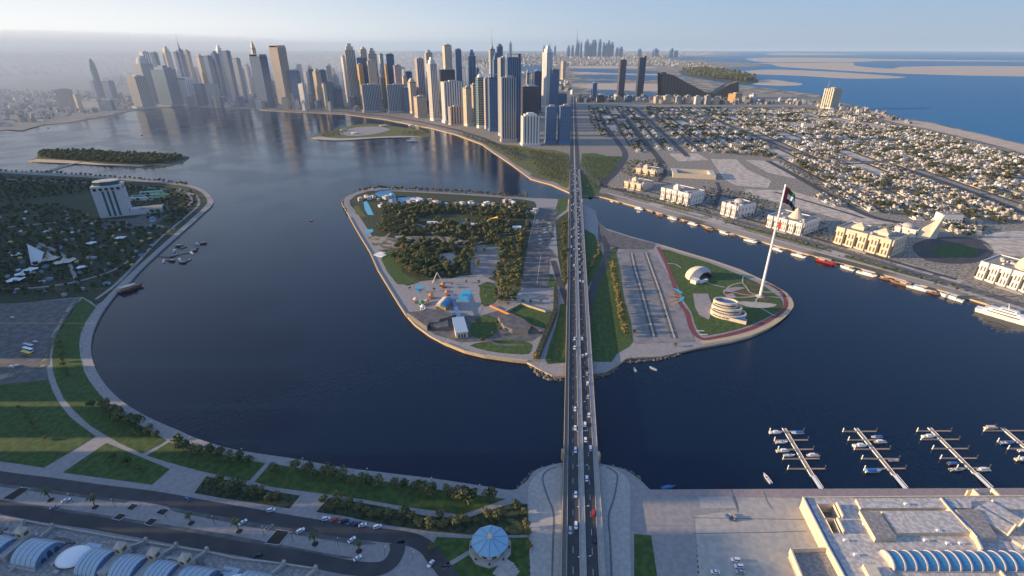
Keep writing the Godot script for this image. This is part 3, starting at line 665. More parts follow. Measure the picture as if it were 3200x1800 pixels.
func palm_proto(seed_is: int) -> Node3D:
	var r := RandomNumberGenerator.new()
	r.seed = seed_is
	var o := Node3D.new()
	o.name = "palm_tree"
	o.set_meta("category", "palm tree")
	var b := B.new()
	b.bar(Vector3.ZERO, Vector3(0.25, 7.4, 0.1), 0.3, 0.2, 7)
	part(o, "trunk", b, M.bark)
	b = B.new()
	for k in 18:
		var a := TAU * k / 18 + r.randf() * 0.2
		var lift := r.randf_range(-0.2, 1.0)
		var p := Vector3(0.25, 7.4, 0.1)
		var d := Vector3(cos(a), lift, sin(a)).normalized()
		var side := Vector3(-sin(a), 0, cos(a))
		b.tint = Color(0.05, 0.08, 0.025).lerp(Color(0.09, 0.10, 0.035), r.randf())
		for s in 4:
			var q := p + d * 0.85
			var w0: float = [0.16, 0.42, 0.42, 0.3][s]
			var w1: float = [0.42, 0.42, 0.3, 0.02][s]
			b.quad(p + side * w0, q + side * w1 - Vector3(0, 0.12, 0), q, p)
			b.quad(p, q, q - side * w1 - Vector3(0, 0.12, 0), p - side * w0)
			p = q
			d = (d + Vector3(0, -0.42, 0)).normalized()
	part(o, "fronds", b, M.leaves)
	return o

func scatter(pts: PackedVector2Array, gap: float, r: RandomNumberGenerator, jitter := 0.42) -> PackedVector2Array:
	var lo := pts[0]
	var hi := pts[0]
	for p in pts:
		lo = lo.min(p)
		hi = hi.max(p)
	var out := PackedVector2Array()
	var x := lo.x
	while x < hi.x:
		var z := lo.y
		while z < hi.y:
			var p := Vector2(x + r.randf_range(-1, 1) * gap * jitter, z + r.randf_range(-1, 1) * gap * jitter)
			if Geometry2D.is_point_in_polygon(p, pts):
				out.append(p)
			z += gap
		x += gap
	return out

func many(called: String, mesh: Mesh, m: Material, places: Array, tints: Array) -> MultiMeshInstance3D:   # a mass nobody could count
	var mm := MultiMesh.new()
	mm.transform_format = MultiMesh.TRANSFORM_3D
	mm.use_colors = not tints.is_empty()
	mm.mesh = mesh
	mm.instance_count = places.size()
	for k in places.size():
		mm.set_instance_transform(k, places[k])
		if mm.use_colors:
			mm.set_instance_color(k, tints[k])
	var o := MultiMeshInstance3D.new()
	o.name = numbered(called)
	o.multimesh = mm
	o.material_override = m
	o.set_meta("kind", "stuff")
	add_child(o)
	return o

var trees := []
var palms := []

func row_of_trees(line: PackedVector2Array, gap: float, proto_from: int, label: String, group: String, size := 1.0, wobble := 1.5, base := LAND) -> void:
	var total := 0.0
	for k in line.size() - 1:
		total += line[k].distance_to(line[k + 1])
	var n := int(total / gap)
	for i in n:
		var s := (i + 0.5) * total / n
		var k := 0
		while s > line[k].distance_to(line[k + 1]):
			s -= line[k].distance_to(line[k + 1])
			k += 1
		var p := line[k].lerp(line[k + 1], s / line[k].distance_to(line[k + 1]))
		var v := size * rng.randf_range(0.75, 1.2)
		copy(trees[(proto_from + rng.randi() % 3) % trees.size()], Vector3(p.x + rng.randf_range(-wobble, wobble), base, p.y + rng.randf_range(-wobble, wobble)), rng.randf() * TAU, label % ordinal(i), group, Vector3(v, v * rng.randf_range(0.85, 1.15), v))

func build_trees() -> void:
	var dk := Color(0.055, 0.078, 0.026)
	var gr := Color(0.10, 0.125, 0.038)
	var ol := Color(0.18, 0.165, 0.06)
	var ye := Color(0.24, 0.17, 0.05)
	trees = [tree_proto("round_tree", 11, 8.0, 3.7, 2.9, 320, 0.62, dk, gr), tree_proto("round_tree", 12, 9.0, 4.3, 3.4, 380, 0.66, dk, ol), tree_proto("round_tree", 13, 7.0, 3.2, 2.6, 280, 0.58, gr, ol),
		tree_proto("golden_tree", 14, 6.5, 3.0, 2.6, 280, 0.55, gr, ye), tree_proto("golden_tree", 15, 7.2, 3.2, 3.0, 300, 0.55, ol, ye), tree_proto("golden_tree", 16, 6.2, 2.7, 2.6, 260, 0.55, gr, ol)]
	palms = [palm_proto(21), palm_proto(22), palm_proto(23)]
	# rows in the lagoon park
	row_of_trees(poly([-316.1, -313.4, -292.3, -300.4, -265.4, -284.7, -244.5, -274.9]), 6.0, 0, "%s tree from the car park in the clump on the promenade lawn", "trees on the promenade lawn", 1.15, 2.5)
	row_of_trees(poly([-230.8, -268.6, -209.6, -262, -189.7, -256.4, -167.8, -250.1]), 7.0, 0, "%s tree along the lawn strip west of the cross path", "trees on the west lawn strip", 1.1, 2.0)
	row_of_trees(poly([-155.5, -247.9, -125.7, -242.2, -95.8, -236.7, -64.7, -230.3, -34.7, -224.6, -11.4, -220.8]), 6.5, 0, "%s tree along the long lawn beside the promenade", "trees on the long promenade lawn", 1.1, 2.6)
	row_of_trees(poly([-191, -235.6, -173.1, -231.6, -155.4, -227.3, -136, -222.5]), 6.0, 1, "%s tree in the shrubby strip above the parked street", "trees in the western shrub strip", 0.95, 2.5)
	row_of_trees(poly([-111.8, -218.9, -95.8, -216.2, -77.8, -211.6, -56.6, -206.8, -36.2, -204.4, -21.8, -205.5]), 5.5, 1, "%s tree in the dark belt behind the parked cars", "trees in the belt behind the parked cars", 0.95, 2.5)
	row_of_trees(poly([-44.3, -210.3, -27.4, -206.8, -7.4, -212.1, 7.5, -215.5]), 6.5, 1, "%s tree in the thicket behind the eight-sided pavilion", "trees behind the pavilion", 0.8, 2.5)
	row_of_trees(poly([-45.7, -195.1, -42.9, -190.1, -40.7, -186.3]), 7.0, 1, "%s grey-green tree at the bend of the slip road", "trees at the slip road bend", 0.8)
	row_of_trees(poly([7.5, -216.6, 8.1, -201.2, 8.5, -185.3]), 7.5, 1, "%s tree from the water beside the concrete apron", "trees beside the concrete apron", 0.75)
	row_of_trees(poly([-266.8, -259.6, -248.5, -252.9, -230.3, -244.1]), 11.0, 0, "%s small tree on the four-sided lawn by the street", "trees on the four-sided lawn", 0.7, 3.0)
	row_of_trees(poly([-417.1, -404.4, -395.5, -382.7, -378.2, -362.8, -362.8, -346.6]), 9.0, 3, "%s leafy tree in the lawn beside the curved park path", "trees beside the curved park path", 0.7, 1.5)
	row_of_trees(poly([-374.4, -313.4, -355.6, -298.6, -335.4, -283, -318.2, -271.7]), 9.0, 3, "%s bare-looking tree in the row across the west lawn", "trees across the west lawn", 0.5, 1.0)
	# island rows
	row_of_trees(poly([116.8, -518.2, 113.6, -482.5, 110.5, -457.4]), 6.0, 3, "%s autumn-brown tree in the row west of the sunlit car park", "brown trees by the island car park", 1.35, 0.8)
	row_of_trees(poly([124.9, -588.2, 119.8, -549.1, 117.6, -522.4]), 6.0, 3, "%s pinkish-brown tree between the curved road and the car park", "brown trees by the curved road", 1.3, 1.0)
	row_of_trees(poly([110.5, -457.4, 108.5, -437.5, 106.4, -413]), 5.5, 3, "%s golden-brown tree at the shore end of the car park row", "brown trees at the shore end", 1.3, 0.8)
	row_of_trees(poly([120.7, -666.6, 112.8, -620.8, 99.8, -588.2, 92.8, -566.1]), 8.0, 3, "%s golden tree on the lawn between the bridge and curved road", "golden trees by the bridge", 0.8, 1.0)
	row_of_trees(poly([81.5, -771.2, 71.2, -669.2, 65.5, -588.2, 60.9, -531.1]), 7.5, 0, "%s green tree squeezed between the slip road and the bridge", "trees between slip road and bridge", 0.85, 3.0)
	row_of_trees(poly([-289.9, -949.2, -258.3, -968.6, -163.8, -954, -69.6, -932.8, 0, -912.5, 28.9, -903.7]), 6.5, 1, "%s tree of the dense hedge row on the island's far edge", "hedge row on the island's far edge", 1.0, 1.5)
	row_of_trees(poly([-292.8, -942.1, -300, -921.4, -302.8, -899.4, -292.8, -862, -271.7, -814.4]), 8.0, 3, "%s yellowish shrub around the island's corner by the water park", "shrubs round the island corner", 0.55, 0.6)
	copy(trees[4], Vector3(20.5, 2, -373.5), 1.0, "bushy yellow-green tree at the island's southern tip", "", Vector3.ONE * 1.25)
	copy(trees[3], Vector3(116.4, 2, -421.9), 2.0, "small yellow tree at the lagoon end of the sunlit car park", "", Vector3.ONE * 0.55)
	copy(trees[3], Vector3(148.4, 2, -397.7), 2.0, "yellow shrub on the quay below the sunlit car park", "", Vector3.ONE * 0.6)
	copy(trees[4], Vector3(27.1, 2, -921.4), 2.0, "bright yellow tree standing over the island's far edge by the bridge", "", Vector3.ONE * 1.1)
	# the island wood: the nearest trees singly, the rest as one mass
	var wood := []
	var clear := [poly([-53.2, -654, -44.1, -661.5, -17.5, -656.5, -14.2, -620.8, -21, -556.5, -37.9, -552.8, -50.4, -568.1]), poly([-149.8, -764.7, -124.7, -771.2, -117.1, -730.3, -141, -724.4]), poly([-158.2, -693.1, -124.7, -698.6, -82.6, -693.1, -57.9, -669.2, -88.4, -664.1, -125, -671.8]), poly([-84.8, -774.5, -58.6, -774.5, -55.1, -736.4, -80.2, -736.4]), poly([-2.5, -771.2, 20.1, -771.2, 17.8, -709.9, -0.9, -709.9]), poly([-140.5, -801.9, -94.4, -809, -62.4, -801.9, -81.7, -784.6, -132.2, -781.2]), poly([-100.2, -620.8, -80.6, -632.3, -65.6, -607.4, -79.8, -588.2]), poly([-18.4, -695.8, 0, -702.8, 4.4, -662.8, -13.1, -656.5])]
	var inside := func(p: Vector2) -> bool:
		for q in clear:
			if Geometry2D.is_point_in_polygon(p, q):
				return true
		return false
	for a in [[-207.4, -755, -181.1, -771.2, -135.8, -771.2, -98.8, -755, -60.4, -771.2, 0, -771.2, 27.2, -755, 17.5, -656.5, 9.6, -558.4, -15, -547.2, -38.8, -568.1, -61, -556.5, -83.1, -550.9, -109, -547.2, -131, -568.1, -146.2, -620.8, -117.8, -654, -87.6, -656.5, -121.8, -679.6, -176.6, -693.1, -203.9, -724.4], [-217.4, -842.4, -149.7, -862, -64.6, -832.9, 21.7, -842.4, 27.7, -771.2, -51.3, -788, -138.4, -788, -201.2, -771.2], [-160.2, -669.2, -121, -674.4, -87.3, -654, -80.3, -558.4, -102, -550.9, -131.4, -570, -155, -607.4]]:
		for p in scatter(poly(a), 8.0, rng):
			if not inside.call(p) or rng.randf() < 0.06:
				wood.append(p)
	for p in scatter(poly([-17.1, -553.7, 9.6, -558.4, 10.1, -518.2, 0, -475.1, -13.5, -478.8, -20.9, -497.9]), 9.0, rng):
		wood.append(p)
	wood.sort_custom(func(a, b): return a.y > b.y)
	var rest := []
	var tints := []
	for k in wood.size():
		var p: Vector2 = wood[k]
		var s := rng.randf_range(0.6, 1.4)
		if k < 260:
			copy(trees[[0, 1, 2, 3][k % 4] if k % 5 else 4], Vector3(p.x, LAND, p.y), rng.randf() * TAU, "%s %s tree packed into the island wood" % ["tall" if s > 1.15 else ("low" if s < 0.8 else "middle-sized"), "golden-olive" if k % 4 == 3 or k % 5 == 0 else "green"], "trees of the island wood, %s and %s" % ["tall" if s > 1.15 else ("low" if s < 0.8 else "middle-sized"), "golden-olive" if k % 4 == 3 or k % 5 == 0 else "green"], Vector3(s, s * rng.randf_range(0.85, 1.2), s))
		else:
			rest.append(Transform3D(Basis(Vector3.UP, rng.randf() * TAU).scaled(Vector3(s, s * rng.randf_range(0.9, 1.3), s)), Vector3(p.x, LAND - 0.1, p.y)))
	var far_crown := B.new()
	var r := RandomNumberGenerator.new()
	r.seed = 77
	far_crown.tint = Color(0.08, 0.06, 0.045)
	far_crown.bar(Vector3.ZERO, Vector3(0, 4, 0), 0.3, 0.2, 5)
	crown(far_crown, Vector3(0, 5, 0), 3.8, 3.2, 150, 0.95, dk, ol, r)
	var fm := far_crown.mesh()
	many("far_wood", fm, M.leaves, rest, tints)
	# wooded islet, shore planting, garden trees of the villa district: seen as masses
	var shrubs := []
	var mass := func(a: Array, gap: float, s0: float, s1: float, y: float):
		for p in scatter(poly(a), gap, rng):
			var s := rng.randf_range(s0, s1)
			shrubs.append(Transform3D(Basis(Vector3.UP, rng.randf() * TAU).scaled(Vector3(s, s * rng.randf_range(0.8, 1.1), s)), Vector3(p.x, y - 0.1, p.y)))
	mass.call([-1226.8, -1347.4, -1218.6, -1365.6, -1141.6, -1374.8, -1006.5, -1338.5, -869.8, -1303.9, -812.6, -1295.5, -819.5, -1247.2, -849.4, -1209.3, -917, -1209.3, -1030.1, -1239.4, -1091.8, -1258.9, -1167.9, -1279], 9.0, 0.9, 1.5, 1.5)
	mass.call([-605.8, -1663.9, -577.6, -1769.4, -530.8, -1718.6, -537.2, -1637.7, -578.5, -1612.3], 11.0, 0.3, 0.7, 1.5)
	mass.call([-348.8, -1747.3, -281, -1718.6, -262.5, -1663.9, -308.4, -1637.7, -356.1, -1677.3], 11.0, 0.3, 0.6, 1.5)
	mass.call([-175.6, -1704.6, -95.3, -1563.7, -36.1, -1474.2, 17.5, -1422.9, 29.4, -1180.5, 0, -1275, -48, -1422.9, -159.2, -1637.7], 12.0, 0.4, 0.9, LAND)
	mass.call([42.5, -1384.2, 136.9, -1303.9, 110, -1012.1, 91.7, -1039.4, 55.1, -1098.1], 9.0, 0.35, 0.8, LAND)
	mass.call([177.7, -1295.5, 238.8, -1287.2, 268.2, -1275, 204, -1082.9, 168, -973.5, 139.6, -973.5], 10.0, 0.3, 0.7, LAND)
	mass.call([1991.9, -6506, 2536.9, -7334, 2492.4, -6158, 2112.4, -4750, 1829.1, -4299, 1775.8, -4851, 1762.1, -5428], 45.0, 3.0, 6.0, LAND)
	many("shrub_mass", fm, M.leaves, shrubs, [])
	row_of_trees(poly([-117.6, -522.4, -95.1, -505.8, -80.1, -526.7, -62.3, -531.1, -40.9, -539.9, -28.2, -505.8, -31.8, -475.1]), 14.0, 2, "%s small tree dotted about the fairground paving", "trees of the fairground paving", 0.55, 3.0)
	row_of_trees(poly([-17.4, -497.9, 0, -490.1, 13.6, -486.3, 30.5, -482.5]), 7.0, 0, "%s tree in the garden strip above the triangular lawn", "trees above the triangular lawn", 0.7, 3.0)
	row_of_trees(poly([-20.5, -440.7, -12.1, -418.9, -35.4, -404.4]), 12.0, 0, "%s tree in the sunken garden by the jetty house", "trees of the sunken garden", 0.6, 4.0)
	# a line of trees along the peninsula's far edge, seen against the water
	row_of_trees(poly([-1141.6, -1126.6, -1026.8, -1110.6, -916.8, -1085.9, -793.2, -1053.5, -717.5, -1031.1, -637.1, -996.3]), 13.0, 1, "%s dark tree from the west in the row along the peninsula's lagoon edge", "dark tree row along the peninsula", 0.9, 1.0)
	# palms of the planted street
	var spots := [Vector3(-276.5, 2, -223), Vector3(-245.9, 2, -217.8), Vector3(-182.8, 2, -206.6), Vector3(-152.9, 2, -201.2), Vector3(-107.5, 2, -193.1), Vector3(-82.4, 2, -188.7)]
	for k in spots.size():
		var p: Vector3 = spots[k]
		copy(palms[k % 3], p, k * 1.3, "%s palm tree from the west in the street's middle strip" % ordinal(k), "palms in the street's middle strip", Vector3.ONE * rng.randf_range(0.85, 1.1))
		var b := B.new()
		b.cone(Vector3(p.x, LAND, p.z), 1.7, 1.7, 0.12, 14)
		struct("palm_pit", b, M.soil)

func free_protos() -> void:
	for t in trees + palms:
		t.free()

# ---------------------------------------------------------------- cars, buses, boats
func car_proto(paint: Material, kind: int) -> Node3D:   # faces -z
	var o := Node3D.new()
	o.name = ["saloon_car", "off_road_car"][kind]
	o.set_meta("category", "car")
	var h: float = [0.62, 0.8][kind]
	var roof: float = [1.42, 1.8][kind]
	var b := B.new()
	b.prism(PackedVector2Array([Vector2(-0.75, -2.3), Vector2(0.75, -2.3), Vector2(0.92, -1.9), Vector2(0.92, 2.0), Vector2(0.8, 2.3), Vector2(-0.8, 2.3), Vector2(-0.92, 2.0), Vector2(-0.92, -1.9)]), 0.3, 0.3 + h)
	part(o, "body", b, paint)
	b = B.new()
	var y0 := 0.3 + h
	var f0: float = [-1.0, -1.1][kind]
	var f1: float = [-0.45, -0.75][kind]
	var r0: float = [1.6, 2.15][kind]
	var r1: float = [1.0, 1.95][kind]
	var w0 := 0.86
	var w1 := 0.68
	var p := [Vector3(-w0, y0, f0), Vector3(w0, y0, f0), Vector3(w0, y0, r0), Vector3(-w0, y0, r0), Vector3(-w1, roof, f1), Vector3(w1, roof, f1), Vector3(w1, roof, r1), Vector3(-w1, roof, r1)]
	b.quad(p[1], p[0], p[4], p[5]); b.quad(p[2], p[1], p[5], p[6]); b.quad(p[3], p[2], p[6], p[7]); b.quad(p[0], p[3], p[7], p[4])
	part(o, "windows", b, M.navy_glass)
	b = B.new()
	b.box(Vector3(0, roof, (f1 + r1) * 0.5), Vector3(w1 * 2.06, 0.06, r1 - f1 + 0.06))
	part(o, "roof_panel", b, paint)
	b = B.new()
	b.bar(Vector3(-0.1, 0, 0), Vector3(0.1, 0, 0), 0.33, 0.33, 10)
	var wm := b.mesh()
	for q in [Vector3(-0.84, 0.33, -1.45), Vector3(0.84, 0.33, -1.45), Vector3(-0.84, 0.33, 1.4), Vector3(0.84, 0.33, 1.4)]:
		put(o, "wheel", wm, M.tyre, q)
	b = B.new()
	b.box(Vector3(0, 0.62, 2.3), Vector3(1.5, 0.14, 0.06))
	part(o, "tail_lights", b, M.car_red)
	return o

func bus(at: Vector3, yaw: float, paint: Material, label: String) -> void:
	var o := thing("bus", label, "bus", at, yaw, "buses in the lagoon car park")
	var b := B.new()
	b.box(Vector3(0, 0.45, 0), Vector3(2.5, 1.0, 11.6))
	part(o, "body", b, paint)
	b = B.new()
	b.box(Vector3(0, 1.45, 0), Vector3(2.4, 1.1, 11.5))
	part(o, "windows", b, M.navy_glass)
	b = B.new()
	b.box(Vector3(0, 2.55, 0), Vector3(2.5, 0.45, 11.6))
	b.box(Vector3(0, 3.0, -2.5), Vector3(1.6, 0.2, 2.2))
	part(o, "roof_panel", b, paint)
	b = B.new()
	b.bar(Vector3(-0.14, 0, 0), Vector3(0.14, 0, 0), 0.48, 0.48, 10)
	var wm := b.mesh()
	for q in [Vector3(-1.14, 0.48, -3.6), Vector3(1.14, 0.48, -3.6), Vector3(-1.14, 0.48, 3.4), Vector3(1.14, 0.48, 3.4)]:
		put(o, "wheel", wm, M.tyre, q)

func hull(b: B, length: float, beam: float, free: float, sheer := 0.5) -> void:   # bow towards -z, waterline at y = 0
	var secs := []
	for k in 8:
		var t := k / 7.0
		var w := beam * 0.5 * (1.0 - pow(1.0 - minf(t * 1.55, 1.0), 2.2)) * (1.0 - 0.12 * smoothstep(0.7, 1.0, t))
		w = maxf(w, 0.03)
		secs.append([lerpf(-length * 0.5, length * 0.5, t), w, free + sheer * pow(1.0 - t, 2.0)])
	for k in 7:
		var a: Array = secs[k]
		var d: Array = secs[k + 1]
		for s in [-1.0, 1.0]:
			var p := Vector3(a[1] * s, a[2], a[0])
			var q := Vector3(d[1] * s, d[2], d[0])
			var lo := Vector3(a[1] * 0.6 * s, -0.35, a[0] + (0.12 * length if k == 0 else 0.0))
			var lq := Vector3(d[1] * 0.72 * s, -0.35, d[0])
			if s > 0:
				b.quad(lo, p, q, lq)
			else:
				b.quad(p, lo, lq, q)
		b.quad(Vector3(-a[1], a[2] - 0.12, a[0]), Vector3(-d[1], d[2] - 0.12, d[0]), Vector3(d[1], d[2] - 0.12, d[0]), Vector3(a[1], a[2] - 0.12, a[0]))
	var e: Array = secs[7]
	b.quad(Vector3(-e[1], -0.35, e[0]), Vector3(e[1], -0.35, e[0]), Vector3(e[1], e[2], e[0]), Vector3(-e[1], e[2], e[0]))

func boat(called: String, label: String, group: String, at: Vector3, yaw: float, length: float, paint: Material, style: String, cover: Material = null) -> Node3D:
	var o := thing(called, label, "boat", at, yaw, group)
	var beam := length * 0.27
	var b := B.new()
	hull(b, length, beam, length * 0.085 + 0.25, length * 0.05)
	part(o, "hull", b, paint)
	var y := length * 0.085 + 0.2
	b = B.new()
	if style == "open":
		b.box(Vector3(0, y - 0.15, length * 0.1), Vector3(beam * 0.6, 0.5, length * 0.12))
		b.box(Vector3(0, y - 0.15, length * 0.34), Vector3(beam * 0.7, 0.4, length * 0.1))
		part(o, "seats", b, M.canvas_beige)
		b = B.new()
		b.box(Vector3(0, y + 0.1, -length * 0.03), Vector3(beam * 0.62, 0.55, 0.08), 0.0, -0.5)
		part(o, "windscreen", b, M.navy_glass)
		b = B.new()
		b.box(Vector3(0, 0.1, length * 0.5), Vector3(beam * 0.25, 1.1, 0.5))
		part(o, "outboard_motor", b, M.metal_dark)
	elif style == "cabin":
		b.box(Vector3(0, y - 0.1, -length * 0.02), Vector3(beam * 0.68, length * 0.085, length * 0.42))
		part(o, "cabin", b, M.hull_white)
		b = B.new()
		b.box(Vector3(0, y + length * 0.075, 0), Vector3(beam * 0.6, length * 0.05, length * 0.3))
		part(o, "windows", b, M.navy_glass)
		b = B.new()
		b.box(Vector3(0, y + length * 0.125, length * 0.02), Vector3(beam * 0.66, 0.12, length * 0.36))
		part(o, "cabin_roof", b, M.hull_white)
		b = B.new()
		b.box(Vector3(0, y - 0.1, length * 0.32), Vector3(beam * 0.6, 0.4, length * 0.14))
		part(o, "seats", b, M.canvas_beige)
	elif style == "dhow":
		b.box(Vector3(0, y, length * 0.22), Vector3(beam * 0.7, length * 0.1, length * 0.3))
		part(o, "cabin", b, M.timber_pale)
		b = B.new()
		b.box(Vector3(0, y + length * 0.11, length * 0.1), Vector3(beam * 0.86, 0.2, length * 0.6))
		part(o, "awning", b, M.canvas_beige)
		b = B.new()
		for s in [-0.36, 0.36]:
			for z in [-0.18, 0.0, 0.36]:
				b.bar(Vector3(beam * s, y - 0.2, length * z), Vector3(beam * s, y + length * 0.11, length * z), 0.08)
		part(o, "awning_posts", b, M.timber)
		b = B.new()
		b.bar(Vector3(0, y, -length * 0.15), Vector3(0, y + length * 0.38, -length * 0.2), 0.12, 0.06)
		part(o, "mast", b, M.timber)
	if cover:
		b = B.new()
		b.vault(Vector3(0, y + 0.15, length * 0.14), Vector3(beam * 0.92, beam * 0.42, length * 0.55), 0.0, 6)
		part(o, "canvas_cover", b, cover)
	return o

# ---------------------------------------------------------------- tall buildings
# plan: x, z of the middle, height, apparent width, turn in degrees, depth to width, wall, glass, style, crown
func tower(called: String, label: String, x: float, z: float, h: float, w: float, turn: float, ratio: float, wall: String, glass: String, style: String, top: String, group := "", y0 := LAND + 0.15) -> Node3D:
	var a := deg_to_rad(turn)
	var view := absf(a - atan2(-x, -z))
	var wx := w * 0.92 / (cos(view) + ratio * sin(view))
	var wz := wx * ratio
	var o := thing(called, label, "tower" if h > 45 else "building", Vector3(x, y0, z), a, group)
	var wm: Material = M[wall]
	var gm: Material = M[glass]
	var floor_h := 3.7
	var n := int(h / floor_h)
	var b := B.new()
	if style == "blade":
		var ring := []
		for k in 13:
			var t := k / 12.0
			ring.append([t * h, 1.0 if t < 0.72 else sqrt(maxf(0.02, 1.0 - pow((t - 0.72) / 0.28, 2.0)))])
		for k in 12:
			b.cone(Vector3(0, ring[k][0], 0), 0.5 * ring[k][1], 0.5 * ring[k + 1][1], ring[k + 1][0] - ring[k][0], 16, 0.0, k == 11, wx, wz)
		part(o, "shaft", b, gm)
		b = B.new()
		for s in [-1.0, 1.0]:
			for k in 12:
				b.quad(Vector3(s * wx * 0.5 * ring[k][1] - 0.8, ring[k][0], wz * 0.08), Vector3(s * wx * 0.5 * ring[k][1] + 0.8, ring[k][0], wz * 0.08), Vector3(s * wx * 0.5 * ring[k + 1][1] + 0.8, ring[k + 1][0], wz * 0.08), Vector3(s * wx * 0.5 * ring[k + 1][1] - 0.8, ring[k + 1][0], wz * 0.08))
		part(o, "edge_fins", b, wm)
		b = B.new()
		for k in int(n * 0.72):
			b.cone(Vector3(0, k * floor_h, 0), 0.506, 0.506, 0.7, 16, 0.0, true, wx, wz)
		part(o, "floor_bands", b, wm, "stuff")
		return o
	b.box(Vector3.ZERO, Vector3(wx - 1.0, h, wz - 1.0))
	part(o, "shaft", b, gm)
	if style == "grid" or style == "bands":
		b = B.new()
		var sill: float = 2.1 if style == "grid" else 1.8
		for k in n:
			b.box(Vector3(0, k * floor_h, 0), Vector3(wx - 0.3, sill, wz - 0.3))
		part(o, "floor_bands", b, wm, "stuff")
	elif style == "glass":
		b = B.new()
		for k in n / 2:
			b.box(Vector3(0, k * floor_h * 2.0 + floor_h * 1.6, 0), Vector3(wx - 0.7, 0.7, wz - 0.7))
		part(o, "floor_bands", b, wm, "stuff")
	b = B.new()
	var step: float = {"grid": 5.5, "fins": 6.5, "bands": 999.0, "glass": 14.0, "flutes": 9.0}[style]
	var thick: float = {"grid": 2.2, "fins": 3.4, "bands": 3.0, "glass": 0.8, "flutes": 5.4}[style]
	var nx := maxi(1, int(wx / step))
	var nz := maxi(1, int(wz / step))
	for k in nx + 1:
		var px := lerpf(-wx * 0.5 + thick * 0.5, wx * 0.5 - thick * 0.5, float(k) / nx)
		for s in [-1.0, 1.0]:
			b.box(Vector3(px, 0, s * (wz * 0.5 - 0.45)), Vector3(thick, h + 1.2, 0.9))
	for k in nz + 1:
		var pz := lerpf(-wz * 0.5 + thick * 0.5, wz * 0.5 - thick * 0.5, float(k) / nz)
		for s in [-1.0, 1.0]:
			b.box(Vector3(s * (wx * 0.5 - 0.40), 0, pz), Vector3(0.84, h + 1.18, thick))
	part(o, "piers", b, wm, "stuff")
	b = B.new()
	b.box(Vector3(0, h, 0), Vector3(wx - 0.2, 0.9, wz - 0.2))
	part(o, "roof_slab", b, M.roof_grey)
	b = B.new()
	match top:
		"flat":
			b.box(Vector3(wx * 0.08, h + 0.9, 0), Vector3(wx * 0.45, 4.5, wz * 0.45))
			b.box(Vector3(-wx * 0.3, h + 0.9, wz * 0.2), Vector3(wx * 0.16, 2.6, wz * 0.2))
		"step":
			b.box(Vector3(0, h + 0.9, 0), Vector3(wx * 0.72, h * 0.06, wz * 0.72))
			b.box(Vector3(0, h + 0.9 + h * 0.06, 0), Vector3(wx * 0.4, h * 0.05, wz * 0.4))
		"dome":
			b.dome(Vector3(0, h + 0.9, 0), wx * 0.45, wx * 0.45, 14, 5, 1.0, ratio)
		"spire":
			b.box(Vector3(0, h + 0.9, 0), Vector3(wx * 0.5, 6, wz * 0.5))
			b.cone(Vector3(0, h + 6.9, 0), wx * 0.2, wx * 0.03, h * 0.14, 6)
			b.bar(Vector3(0, h + 6.9 + h * 0.14, 0), Vector3(0, h * 1.3, 0), 0.7, 0.3)
		"slope":
			var u := Vector3(wx * 0.5 - 0.3, h + 0.9, wz * 0.5 - 0.3)
			var q := h * 0.1
			b.quad(Vector3(-u.x, u.y, u.z), Vector3(u.x, u.y, u.z), Vector3(u.x, u.y + q * 0.1, u.z), Vector3(-u.x, u.y + q, u.z))
			b.quad(Vector3(u.x, u.y, -u.z), Vector3(-u.x, u.y, -u.z), Vector3(-u.x, u.y + q, -u.z), Vector3(u.x, u.y + q * 0.1, -u.z))
			b.quad(Vector3(-u.x, u.y, -u.z), Vector3(-u.x, u.y, u.z), Vector3(-u.x, u.y + q, u.z), Vector3(-u.x, u.y + q, -u.z))
			b.quad(Vector3(-u.x, u.y + q, u.z), Vector3(u.x, u.y + q * 0.1, u.z), Vector3(u.x, u.y + q * 0.1, -u.z), Vector3(-u.x, u.y + q, -u.z))
		"frame":
			for s in [-1.0, 1.0]:
				b.box(Vector3(s * (wx * 0.5 - 1.0), h + 0.9, 0), Vector3(1.6, 7, wz * 0.9))
			b.box(Vector3(0, h + 7.9, 0), Vector3(wx, 1.4, wz * 0.9))
	part(o, "crown", b, wm if top != "flat" else M.roof_pale)
	if h > 45:
		b = B.new()
		b.box(Vector3(0, 0, wz * 0.12), Vector3(wx * 1.12, minf(h * 0.07, 9.0), wz * 1.1))
		part(o, "podium", b, wm)
	return o

